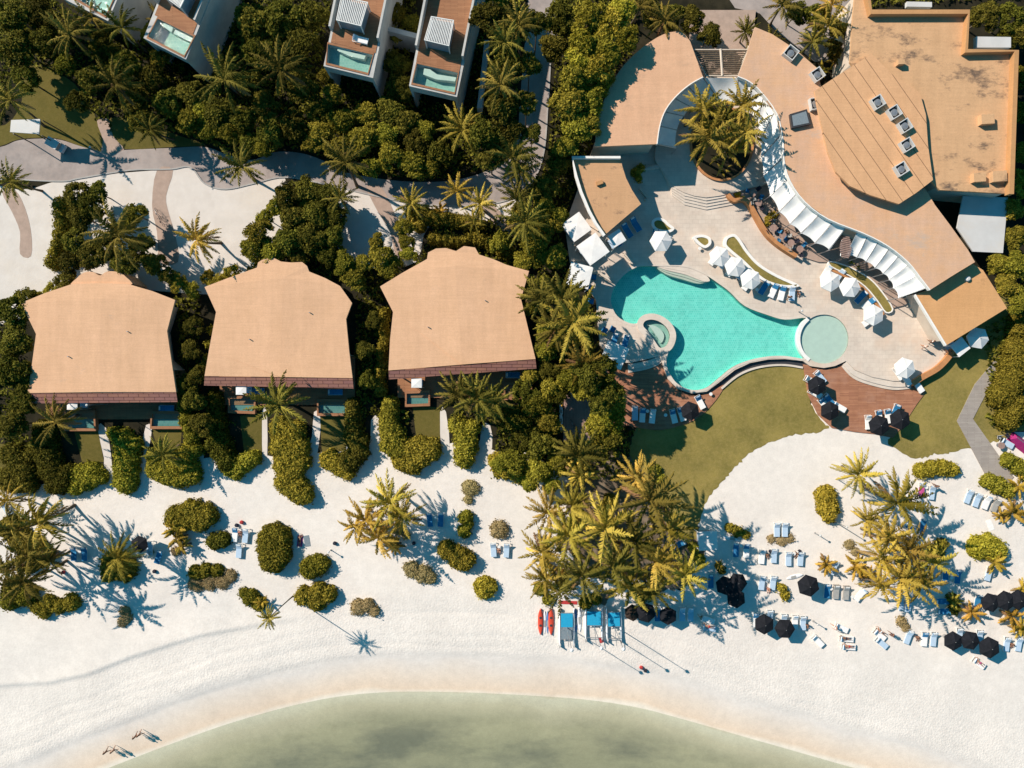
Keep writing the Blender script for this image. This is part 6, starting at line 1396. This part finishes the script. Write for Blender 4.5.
# ---- beach, eastern part
c = W(708, 541, 2.5); e = copy_tree(CB); e.location = (c.x, c.y, 0); e.rotation_euler = (0, 0, R(3)); e.scale = (1.0, 1.0, 1); e['label'] = 'square shaded beach cabana at the sand edge of the lawn'; e['group'] = 'square canopies'
for (k, x, y, r, t) in (
 ('blue', 735, 549, 0, 'blue lounger under the beached white board, west of its pair'), ('half', 745.5, 550, 0, 'blue lounger with pale foot, east of the pair by the white board'), ('towel', 761, 556, -5, 'lounger heaped with towels west of a tanned sunbather'), ('white', 773, 555, -2, 'pale lounger east of a tanned sunbather with dark bag'),
 ('white', 787.5, 558, 0, 'pale lounger standing apart between two sunbathing couples'), ('white', 799.5, 558, -4, 'pale lounger beside a sitting figure with black bag'), ('white', 776, 529, 0, 'western lounger of the isolated white pair on empty sand'), ('white', 784, 529, 0, 'eastern lounger of the isolated white pair on empty sand'),
 ('white', 761, 582, -6, 'western lounger of the pair inland of two black parasols'), ('white', 772, 582, -6, 'eastern lounger of the pair inland of two black parasols'), ('blue', 710, 580, 0, 'blue shaded lounger beside the palm grove edge'), ('blue', 678, 544, -60, 'blue lounger half hidden inside the palm grove'), ('white', 832.5, 567, -22, 'pale lounger tilted under a small amber palm'),
 ('half', 755, 619, 0, 'lounger mostly hidden behind the western waterline parasol'), ('white', 769, 616, 0, 'lounger head showing between two waterline parasols'), ('white', 783, 620, 0, 'lounger hidden by the second waterline parasol'), ('towel', 794, 621, 0, 'white lounger east of the two waterline parasols'), ('white', 802, 622, 0, 'pale lounger next to a dark sitting figure'),
 ('blue', 826, 590, -4, 'blue shaded lounger beside the lone big black parasol'), ('grey', 835, 591, -4, 'western grey lounger of the grey pair'), ('grey', 845, 592, -4, 'eastern grey lounger of the grey pair'), ('towel', 859, 594, -38, 'white lounger tilted away at the end of the grey pair'), ('towel', 816.5, 640, 45, 'white lounger turned diagonally on bare sand by the water'),
 ('white', 899, 602, 8, 'white lounger under the seaward fringe of the golden palms'), ('white', 907, 604, -10, 'pale lounger second under the seaward fringe of the golden palms'), ('towel', 840, 627, 65, 'white lounger carrying a striped towel by the water'), ('towel', 845, 638, 85, 'white lounger with a tanned couple, inland one'), ('towel', 847, 646, 85, 'white lounger with a tanned couple, seaward one'), ('towel', 878, 634, 50, 'white lounger with pink towel below the dry grey tuft'),
 ('white', 880, 642, 50, 'white empty lounger just seaward of the pink towel one'), ('white', 907, 636, -20, 'pale lounger beside a dark standing figure'), ('half', 923, 638, -5, 'blue shadowed lounger east of a dark haired sitter'), ('white', 932, 638, -5, 'pale lounger at the end of the dark sitter row'), ('blue', 940, 600.5, 88, 'inland one of two blue loungers lying crosswise'), ('blue', 942, 610.5, 88, 'seaward one of two blue loungers lying crosswise'),
 ('blue', 976, 600.5, -10, 'blue lounger between a dark shrub and black parasols'), ('blue', 908.5, 527, 50, 'blue shaded lounger beside palms, west of its pair'), ('blue', 920.5, 525, -12, 'blue shaded lounger beside palms, east of its pair'), ('blue', 944, 575, -3, 'western blue lounger of the pair shaded by golden palms'), ('blue', 956, 575.5, -6, 'eastern blue lounger of the pair shaded by golden palms'),
 ('white', 987, 573, -15, 'pale lounger below the oval olive mound'), ('pink', 920, 489, -6, 'lounger with purple pink towel under the long yellow shrub'), ('white', 930.5, 492, -8, 'pale lounger beside the purple towel lounger'), ('white', 967, 496, -20, 'first white lounger of the tilted row by the boardwalk'), ('white', 975.5, 499.5, -20, 'second white lounger of the tilted row by the boardwalk'), ('towel', 985, 502, -22, 'third and brightest lounger of the tilted row by the boardwalk'), ('grey', 994, 505, -24, 'grey lounger ending the tilted row, half under an amber palm'),
 ('white', 958, 634, 0, 'lounger head behind the western one of three joined parasols'), ('white', 978, 636, 0, 'lounger head behind the middle of three joined parasols'), ('white', 1005, 643, -8, 'lounger west of a dark sitter at the eastern edge'), ('white', 1017, 643, -10, 'lounger east of a dark sitter at the eastern edge'), ('towel', 977, 662, 55, 'white lounger with pink towel seaward of three joined parasols'), ('white', 1004, 598, 0, 'lounger behind the two merging parasols at the eastern edge'),
 ('blue', 75.5, 553, 0, 'blue lounger striped by frond shadow on the western beach'), ('blue', 86, 553, 0, 'plain blue lounger east of the striped shadow one, western beach'), ('white', 151, 547, -3, 'white blue lounger beside the small black western parasol'), ('half', 236, 534, -6, 'lounger with black bag beside the dark round shrub'), ('white', 246.5, 535, -6, 'lounger with red bag beside the dark round shrub'), ('white', 240, 550, -4, 'pale lounger in shade seaward of the red bag lounger'),
 ('blue', 430, 519, 6, 'western blue lounger of the pair shaded by the golden palm cluster'), ('blue', 441, 519, -4, 'eastern blue lounger of the pair shaded by the golden palm cluster'), ('white', 493.5, 549, 4, 'western lounger of the white pair below the tan round shrub'), ('white', 506.5, 549.5, -3, 'eastern lounger of the white pair below the tan round shrub'),
 ('blue', 657, 613, 0, 'blue lounger between two black parasols near the catamarans'), ('white', 681.5, 613, 0, 'western white lounger of the pair seaward of the palm grove'), ('white', 690, 613, 0, 'eastern white lounger of the pair seaward of the palm grove'), ('towel', 707, 619, 70, 'towel heaped lounger east of the white pair by the palm grove'), ('white', 708, 627, 80, 'lounger with a sunbather on a patterned towel near the grove'), ('blue', 160, 556, -20, 'shaded lounger seaward of the oval green mound'), ('white', 8, 508, 30, 'white lounger under the palms at the western photo edge')):
    L(k, x, y, r, t, 0.0, 1.0)
for (k, x, y, r, s, t) in (('black', 725.5, 586, 10, 1.0, 'black parasol at the western side of the trio beside the grove'), ('black', 738, 583, 25, 1.0, 'black parasol at the inland tip of the trio beside the grove'), ('black', 736.5, 599, 5, 1.0, 'black parasol at the seaward tip of the trio beside the grove'),
 ('black', 764.5, 624.5, 0, 1.05, 'western parasol of the pair by the waterline'), ('black', 785, 629, 28, 1.05, 'eastern parasol of the pair by the waterline'), ('black', 808, 585.5, 12, 1.15, 'large lone black parasol beside the grey loungers'),
 ('black', 954, 641.5, 0, 1.0, 'western one of three joined black parasols'), ('black', 971, 641, 20, 1.0, 'middle one of three joined black parasols'), ('black', 989, 647.5, 4, 1.12, 'eastern and largest of three joined black parasols'),
 ('black', 991.5, 603, 15, 1.0, 'black parasol beside the blue lounger and dark shrub'), ('black', 1006, 601, 8, 1.05, 'black parasol behind the amber palm at the eastern edge'), ('black', 1019, 600, 3, 1.05, 'black parasol cut by the eastern photo edge'),
 ('black', 138, 545, 10, 0.9, 'small black parasol touching a leaning frond on the western beach'), ('brown', 633, 613.5, 5, 0.95, 'brownish parasol at the catamaran end of the row'), ('black', 646, 613, 15, 1.05, 'black parasol in the shade of the grove by the catamarans'), ('black', 668.5, 616.5, 0, 0.95, 'black parasol between blue and white loungers by the grove')):
    U(k, x, y, t, 0, r, 2.2, s)
for (x, y, t) in ((740, 545, 'small table between the two loungers by the white board'), (766, 580, 'small table between the pair inland of black parasols'), (793, 553, 'small table beside the sitting figure with black bag'), (499, 546, 'small table between the white loungers below the tan shrub'), (436, 517, 'small table between the palm shaded blue loungers'), (830, 588, 'small table beside the lone big black parasol'), (851, 596, 'small table beside the diagonal white lounger of the grey row'), (950, 577, 'small table between the palm shaded eastern loungers'), (925, 487, 'small table between the purple towel lounger and its neighbour'), (81, 551, 'small table between the western blue loungers')):
    dup(TB_['side'], x, y, 0, 0, t, 'small beach tables')

# ---- people
for (x, y, z, r, ps, sk, so_, tp, t) in (
 (139, 733, 0, 60, 'walk', 'skin_tan', 'swim_dark', None, 'person in dark shorts walking ahead along the wet sand'), (143, 731, 0, 60, 'walk', 'skin', 'swim_dark', 'swim_dark', 'person in dark swimwear walking beside the leading stroller'), (110, 748, -0.1, 60, 'walk', 'skin_tan', 'swim_dark', 'swim_dark', 'person in dark clothes walking last along the wet sand'), (117, 747, -0.1, 60, 'walk', 'skin', 'swim_dark', None, 'person in dark shorts second from last on the wet sand'),
 (766.5, 554, 0, 10, 'sit', 'skin_tan', 'swim_dark', None, 'tanned person sitting between the towel heaped and pale loungers'), (796, 553, 0, -20, 'sit', 'skin_tan', 'swim_dark', 'swim_dark', 'person in dark top sitting beside the small table'), (768, 588, 0, 0, 'sit', 'skin', 'swim_red', None, 'person in red shorts sitting between the pair inland of parasols'), (806, 624, 0, 0, 'sit', 'skin_tan', 'swim_dark', 'swim_dark', 'dark clothed person sitting east of the waterline loungers'),
 (832, 625, 0, 70, 'stand', 'skin', 'shirt_white', 'shirt_white', 'person in white clothes standing at the head of a lounger'), (845, 638, 0.42, 85, 'lie', 'skin_tan', 'swim_dark', None, 'tanned person lying on the inland lounger of the couple'), (848, 646, 0.42, 85, 'lie', 'skin', 'swim_red', None, 'person in red swimwear lying on the seaward lounger of the couple'), (880, 631, 0.42, 55, 'lie', 'skin', 'shirt_white', None, 'person lying on the lounger with the pink towel'),
 (888, 632, 0, 50, 'stand', 'skin_tan', 'swim_dark', 'swim_dark', 'dark figure standing with a long shadow beside the pink towel'), (916, 636, 0, 10, 'sit', 'skin_tan', 'swim_dark', None, 'dark haired tanned person sitting between two loungers'), (1010, 643, 0, 0, 'sit', 'skin_tan', 'swim_dark', None, 'tanned person sitting between loungers at the eastern edge'), (979, 662, 0.42, 50, 'lie', 'skin', 'pink_towel', None, 'person in pink lying seaward of the three joined parasols'),
 (708, 626, 0.42, 80, 'lie', 'skin', 'swim_red', None, 'person in red lying on the lounger near the grove'), (700, 615, 0, 20, 'sit', 'skin', 'shirt_white', 'shirt_white', 'person in white sitting on the sand by the white lounger pair'), (932, 485, 0, 30, 'stand', 'skin_tan', 'swim_dark', 'swim_dark', 'dark figure standing inland of the pale lounger by the yellow shrub'), (300, 540, 0, -5, 'lie', 'skin', 'swim_red', None, 'person sunbathing on the sand east of the tallest round mound'),
 (499, 549, 0, 0, 'sit', 'skin', 'swim_red', None, 'person sitting between the white loungers below the tan shrub'), (146, 549, 0, 10, 'stand', 'skin', 'shirt_white', 'shirt_white', 'person in white beside the small black western parasol'), (241, 532, 0, 0, 'sit', 'skin', 'swim_red', 'swim_red', 'person in red sitting between the loungers by the dark shrub'), (921, 347, PZ, 30, 'stand', 'skin', 'shirt_white', 'shirt_white', 'person in white walking past the low orange building'), (928, 342, PZ, 40, 'stand', 'skin_tan', 'swim_dark', 'shirt_white', 'person in dark shorts near the wall of the low orange building'),
 (944, 352, PZ, 20, 'stand', 'skin_tan', 'swim_dark', 'swim_dark', 'person in black at the corner by the orange wall'), (798, 292, PZ, 0, 'sit', 'skin_tan', 'swim_dark', None, 'tanned person sitting at the tip of the teardrop planter'), (787, 298, PZ, 10, 'stand', 'skin_tan', 'swim_dark', None, 'person standing beside the last teardrop row lounger'), (736, 275, PZ, 20, 'sit', 'skin_tan', 'swim_dark', None, 'person sitting in the shade of the middle teardrop row parasol')):
    person(x, y, z, r, ps, sk, so_, tp, t)

# ---- dining terrace
for i, (x, y, t) in enumerate(((752, 194, 'dining table at the inland end of the orange wall'), (757, 204, 'second dining table from the courtyard steps'), (772, 229, 'dining table just seaward of the yellow flowering shrub'), (781, 236, 'dining table midway along the sunlit terrace'), (789, 244, 'dining table next to last on the sunlit terrace'), (798, 250, 'dining table at the seaward end of the orange wall'))):
    dup(TB_['dine'], x, y, ZP + 0.251, 0, t, 'dining tables')
    for j, an in enumerate((40, 160, 280)):
        q = W(x, y, ZP + .251); a = R(an + 25 * i); e = copy_tree(CH[('dark', 'blue', 'pale')[(i + j) % 3]])
        e.location = (q.x + 0.85 * math.cos(a), q.y + 0.85 * math.sin(a), ZP + 0.251); e.rotation_euler = (0, 0, a - PI / 2); e['group'] = 'dining chairs'
        e['label'] = f"{('dark', 'blue', 'grey')[(i + j) % 3]} chair at the {t.replace('dining table ', 'dining table ').split(' from ')[0]}" if i != 1 else f"{('dark', 'blue', 'grey')[(i + j) % 3]} chair at the second dining table from the courtyard"
for i, (x, y, s, t) in enumerate(((770, 221, 1, 'person in dark clothes seated by the yellow flowering shrub'), (784, 233, 1, 'person in dark clothes seated midway on the sunlit terrace'))):
    person(x, y, ZP + 0.42, 40 + i * 90, 'sit', 'skin_tan', 'swim_dark', 'swim_dark', t)

# ---- boats and boards
def hull_mb(Ln, wd, h, zb, cx=0, flat=0.0, n=18, deck=0.0):
    """pointed boat hull along Y"""
    m = MB(); vs_, fs_ = [], []; k = 10
    for i in range(n + 1):
        t = -1 + 2 * i / n; ww = wd / 2 * max(0.03, (1 - abs(t) ** 2.6)) ** 0.75; rise = 0.35 * h * abs(t) ** 3
        for j in range(k):
            a = 2 * PI * j / k
            vs_.append((cx + ww * math.cos(a), t * Ln / 2, zb + h / 2 + rise + (h / 2) * math.sin(a) * (0.85 if math.sin(a) > 0 else 1)))
    for i in range(n):
        for j in range(k): fs_.append((i * k + j, (i + 1) * k + j, (i + 1) * k + (j + 1) % k, i * k + (j + 1) % k))
    fs_ += [tuple(range(k)), tuple(reversed([n * k + j for j in range(k)]))]
    return m.add(vs_, fs_)
def catamaran(px, py, rz, label, Ln=5.1, wd=2.15, low='grey_mesh', split=-0.1, mast=8.6):
    e = empty('catamaran', W(px, py, 0), R(rz), label, 'catamaran', 'beached catamarans'); ORG[e] = Vector((0, 0, 0))
    for s in (-1, 1): hull_mb(Ln, 0.36, 0.5, 0.02, s * wd / 2).build('hull', 'hull_white', e, True)
    MB().box((0, split + 1.02, 0.62), (wd - 0.34, 1.95, 0.03)).build('trampoline', 'cyan_mesh', e)
    if low: MB().box((0, split - 0.85, 0.60), (wd - 0.34, 1.55, 0.03)).build('rear_net', low, e)
    for y in (split + 2.05, split, split - 1.7): MB().tube([(-wd / 2, y, 0.60), (wd / 2, y, 0.60)], 0.05, 6).build('beam', 'steel', e)
    MB().tube([(0, split, 0.6), (0, split - 0.05, mast)], [0.06, 0.04], 6).build('mast', 'steel', e)
    MB().lathe([(0.05, mast - .1), (0.24, mast + 0.1), (0.24, mast + 0.2), (0.05, mast + 0.4)], 8, (0, split - .05, 0)).build('mast_float', 'hull_white', e)
    MB().tube([(0, split - 0.1, 1.2), (0.25, split - 2.6, 1.15)], 0.045, 6).build('boom', 'steel', e)
    for s in (-1, 1):
        MB().tube([(s * wd / 2, split - .1, 0.6), (0, split - .03, mast * .75)], 0.008, 4).build('stay', 'steel', e)
        MB().box((s * wd / 2, -Ln / 2 - 0.08, 0.5), (0.05, 0.22, 0.7)).build('rudder', 'dark_metal', e)
    return e
catamaran(566.5, 626, 0, 'largest catamaran with bright cyan net and grey rear net, beside the red kayaks', 5.4, 2.0, split=0.0)
catamaran(593.5, 622, 0, 'middle catamaran with cyan net, one white hull facing a board', 4.9, 2.3, None, -0.3)
catamaran(613.5, 623, 1, 'catamaran with cyan net closest to the black parasols', 4.9, 2.0, None, -0.3)
def board(name, px, py, rz, Ln, wd, h, mat, label, cat, group=None, z=0.0, kayak=False):
    e = empty(name, W(px, py, z), R(rz), label, cat, group); ORG[e] = Vector((0, 0, 0))
    hull_mb(Ln, wd, h, 0.0).build('hull', mat, e, True)
    if kayak:
        for y in (-0.55, 0.55): MB().lathe([(0.20, h * 0.86), (0.17, h * 0.98)], 12, (0, y, 0)).build('seat', 'dark_metal', e)
    else:
        MB().box((0, -0.2, h * 0.90 + 0.012), (wd * 0.6, Ln * 0.3, 0.02)).build('deck_pad', 'grey_cushion', e)
        MB().box((0, -Ln * 0.42, -0.0 + 0.02), (0.03, 0.22, 0.05)).build('fin', 'dark_metal', e)
    return e
board('kayak', 540.5, 621, 0, 3.7, 0.78, 0.34, 'hull_red', 'red kayak at the outer end of the beached boats', 'kayak', 'red kayaks', kayak=True)
board('kayak', 551, 621, 0, 3.8, 0.80, 0.34, 'hull_red', 'red kayak beside the largest catamaran', 'kayak', 'red kayaks', kayak=True)
board('paddle_board', 544.6, 622, 0, 3.2, 0.5, 0.14, 'hull_white', 'thin white board next to the outer red kayak', 'paddle board', 'beached boards'); board('paddle_board', 547.6, 622, 0, 3.2, 0.35, 0.14, 'board_blue', 'thin bluish board between the red kayaks', 'paddle board', 'beached boards')
board('paddle_board', 575.5, 620, 2, 3.4, 0.55, 0.14, 'board_blue', 'slim blue board leaning against the largest catamaran', 'paddle board', 'beached boards'); board('paddle_board', 579.5, 619, 2, 3.5, 0.6, 0.14, 'hull_white', 'slim white board between the first two catamarans', 'paddle board', 'beached boards')
board('paddle_board', 585.8, 622, -1, 3.3, 0.6, 0.16, 'hull_white', 'thick white board touching the middle catamaran', 'paddle board', 'beached boards')
board('paddle_board', 731, 538.5, 75, 2.6, 0.62, 0.14, 'hull_white', 'white board lying inland of the blue lounger pair', 'paddle board'); board('paddle_board', 794.5, 576.5, -75, 2.4, 0.6, 0.14, 'hull_white', 'white board lying beside the big lone parasol', 'paddle board')
for (y, m, t) in ((401, 'board_yellow', 'yellow board upmost in the row beside the brown path'), (410, 'hull_white', 'white board second in the row beside the brown path'), (419, 'hull_white', 'white board third in the row beside the brown path'), (427, 'board_yellow', 'yellow board lowest in the row beside the brown path')): board('surfboard', 561, y, 5, 1.7, 0.5, 0.10, m, t, 'surfboard', 'boards beside the brown path', z=0.16)
def bike(px, py, z, rz, label):
    e = empty('bicycle', W(px, py, z), R(rz), label, 'bicycle', 'parked bicycles'); ORG[e] = Vector((0, 0, 0))
    for y in (-0.52, 0.52):
        w_ = MB()
        pts = [(0, y + 0.33 * math.cos(a), 0.34 + 0.33 * math.sin(a)) for a in np.linspace(0, 2 * PI, 21)]
        w_.tube(pts, 0.025, 5, False); w_.build('wheel', 'dark_metal', e)
    MB().tube([(0, -0.52, .34), (0, -0.1, .32), (0, 0.38, .85), (0, -0.2, .88), (0, -0.1, .32)], 0.022, 5).tube([(0, 0.52, .34), (0, 0.36, 0.98)], 0.022, 5).build('frame', 'steel', e)
    MB().tube([(-0.28, 0.28, 1.0), (0, 0.38, 1.0), (0.28, 0.28, 1.0)], 0.02, 5).build('handlebar', 'dark_metal', e)
    MB().box((0, -0.24, 0.94), (0.16, 0.26, 0.06)).build('saddle', 'dark_metal', e)
    return e
bike(159, 214, 0.03, 25, 'bicycle parked first on the pink path by the sand garden'); bike(163, 222, 0.03, 25, 'bicycle parked second on the pink path by the sand garden'); bike(572, 424, 0.16, 20, 'bicycle parked at the inland side of the brown path boards'); bike(576, 430, 0.16, 20, 'bicycle parked lowest on the brown path')
# ---- roofed shelter and golf cart by the road
sh = empty('road_shelter', W(25, 127, 0), 0, 'flat white roofed shelter standing at the lawn corner by the road', 'shelter'); ORG[sh] = W(25, 127, 0)
q = [W(*p, 3.8) for p in ((11, 120), (40, 119), (39, 134), (10, 132))]
MB().prism([(p.x, p.y) for p in q], 3.65, 3.8).build('roof', 'panel_grey', sh)
for p in q: MB().tube([(p.x * .995, p.y * .995, 0), (p.x * .995, p.y * .995, 3.65)], 0.08).build('post', 'dark_metal', sh)
def cart(px, py, rz, label):
    e = empty('golf_cart', W(px, py, 0.02), R(rz), label, 'golf cart'); ORG[e] = Vector((0, 0, 0))
    MB().prism([(-0.6, -1.1), (0.6, -1.1), (0.6, 0.7), (0.45, 1.15), (-0.45, 1.15), (-0.6, 0.7)], 0.25, 0.75).build('body', 'hull_white', e)
    r = MB().prism([(-0.6, -1.0), (0.6, -1.0), (0.6, 0.75), (-0.6, 0.75)], 1.85, 1.93).build('roof', 'panel_grey', e)
    for sx in (-1, 1):
        for y in (-0.9, 0.65): MB().tube([(sx * .55, y, 0.7), (sx * .55, y, 1.85)], 0.025, 5).build('pillar', 'steel', e)
        for y in (-0.75, 0.75): wl = MB().tube([(sx * 0.50, y, 0.24), (sx * 0.66, y, 0.24)], 0.24, 14).build('wheel', 'dark_metal', e); MB().tube([(sx * 0.661, y, 0.24), (sx * 0.67, y, 0.24)], 0.11, 10).build('rim', 'steel', wl)
        MB().lathe([(0.07, 0), (0.05, 0.03)], 8, (sx * 0.35, 1.1, 0.74)).build('headlight', 'white_paint', e)
    MB().box((0, -0.35, 0.85), (1.0, 0.5, 0.16)).build('seat', 'grey_cushion', e); MB().box((0, -0.62, 1.15), (1.0, 0.12, 0.5)).build('backrest', 'grey_cushion', e)
    MB().add([(-.5, 0.72, 0.8), (.5, 0.72, 0.8), (.5, 0.68, 1.8), (-.5, 0.68, 1.8), (-.5, 0.74, 0.8), (.5, 0.74, 0.8), (.5, 0.70, 1.8), (-.5, 0.70, 1.8)], [(0, 1, 2, 3), (7, 6, 5, 4)]).build('windscreen', 'glass_clear', e)
    return e
cart(60, 147, 60, 'golf cart with pale roof parked in the shelter shade on the road')
# ---- lamp posts casting thin shadows, eastern group
def lamp(px, py, h, label):
    e = empty('lamp_post', W(px, py, 0), 0, label, 'lamp post', 'lamp posts'); ORG[e] = Vector((0, 0, 0))
    MB().tube([(0, 0, 0), (0, 0, h)], [0.07, 0.05], 8).build('pole', 'steel', e); MB().lathe([(0.06, h), (0.16, h + .08), (0.16, h + 0.16), (0.03, h + .22)], 10).build('lamp_head', 'panel_grey', e); MB().lathe([(0.14, 0), (0.14, 0.05)], 10).build('foot', 'concrete', e)
lamp(835, 522, 3.4, 'thin post seaward of the egg shaped mound'); lamp(837, 479, 2.6, 'thin post beside the topmost golden palm of the eastern clump'); lamp(815, 533, 1.6, 'short post alone on the sand west of the golden palms'); lamp(797, 312, 1.6, 'short post at the edge of the wading pool'); lamp(97, 151, 1.5, 'short white post at the foot of the lawn path'); lamp(109, 404, 5.0, 'tall pale pole in front of the stained villa')
lamp(813, 621, 1.4, 'closed slim post east of the waterline loungers'); lamp(331, 550, 1.2, 'small post west of the golden palm cluster shadow')
# ---- magenta tent and its little seating group at the eastern edge
mt = empty('beach_tent', W(1019, 443, 0), R(-38), 'magenta fabric beach tent at the eastern photo edge', 'tent'); ORG[mt] = Vector((0, 0, 0))
MB().add([(-1.7, -0.8, 0), (1.7, -0.8, 0), (1.7, 0.8, 0), (-1.7, 0.8, 0), (-1.3, 0, 1.2), (1.3, 0, 1.2)], [(0, 1, 5, 4), (2, 3, 4, 5), (3, 0, 4), (1, 2, 5), (3, 2, 1, 0)]).build('canvas', 'magenta_cloth', mt)
MB().tube([(-1.5, 0, 1.22), (1.5, 0, 1.22)], 0.04, 6).build('ridge_pole', 'steel', mt)
dup(CH['pale'], 997, 437, 0, 0, 'grey chair beside the magenta tent'); dup(TB_['dine'], 998, 445, 0, 0, 'round brown table beside the magenta tent'); L('white', 1005, 443, 60, 'pale lounger beside the magenta tent'); dup(CH['dark'], 1005, 435, 0, 120, 'dark chair between the tent and the rounded hedge')
# ---- towels, bags, small things
def towel(px, py, rz, mat, label, z=0.02, w_=0.8, l_=1.6):
    e = MB(); 
    for k in range(5): e.box((0, -l_ / 2 + l_ * (k + .5) / 5, 0.012 + 0.006 * (k % 2)), (w_, l_ / 5 + 0.002, 0.02))
    o = e.build('beach_towel', mat); o.location = W(px, py, z); o.rotation_euler = (0, 0, R(rz)); return tag(o, label, 'towel', 'beach towels')
towel(300, 541, -5, 'pink_towel', 'pinkish towel under the sunbather by the tallest mound', 0.0); towel(307, 541, 10, 'grey_mesh', 'grey towel beside the sunbather by the tallest mound', 0.01); towel(568, 602.5, 88, 'swim_red', 'red cloths spread inland of the largest catamaran', 0.02, 0.5, 2.6); towel(990, 525, 20, 'white_towel', 'white towel seaward of the tilted lounger row', 0.01); towel(601, 640, 20, 'swim_red', 'red cloth lying seaward of the middle catamaran', 0.01, 0.5, 0.8)
def bag(px, py, mat, label, s=0.45, z=0.0):
    e = empty('beach_bag', W(px, py, z), 0.4, label, 'bag', 'beach bags'); ORG[e] = Vector((0, 0, 0))
    MB().lathe([(s * .5, 0), (s * .62, s * .3), (s * .55, s * .7), (s * .4, s * .75)], 10).build('body', mat, e)
    MB().tube([(-s * .4, 0, s * .7), (-s * .2, 0, s * 1.1), (s * .2, 0, s * 1.1), (s * .4, 0, s * .7)], 0.025, 5).build('handle', 'dark_metal', e)
for (x, y, m, t) in ((237, 525, 'swim_dark', 'black bag at the head of the lounger by the dark round shrub'), (242, 522, 'swim_red', 'red bag beside the loungers by the dark round shrub'), (770, 551, 'swim_dark', 'dark bag beside the tanned sunbather'), (799, 551, 'swim_dark', 'black bag beside the sitting dark figure'), (335, 543, 'swim_dark', 'dark round bag on the sand west of the golden palms'), (64, 572, 'swim_red', 'red bag at the western grove edge'), (414, 543, 'swim_dark', 'dark bag in the palm shade'), (155, 571, 'swim_dark', 'dark bag seaward of the small black western parasol'), (641, 667, 'swim_red', 'tiny red bucket where the catamaran shadow ends'), (645, 670, 'swim_dark', 'tiny dark bucket where the catamaran shadow ends'), (878, 566, 'shirt_white', 'white bag among the golden palms')):
    bag(x, y, m, t)
for e in PROTO: kill(e)
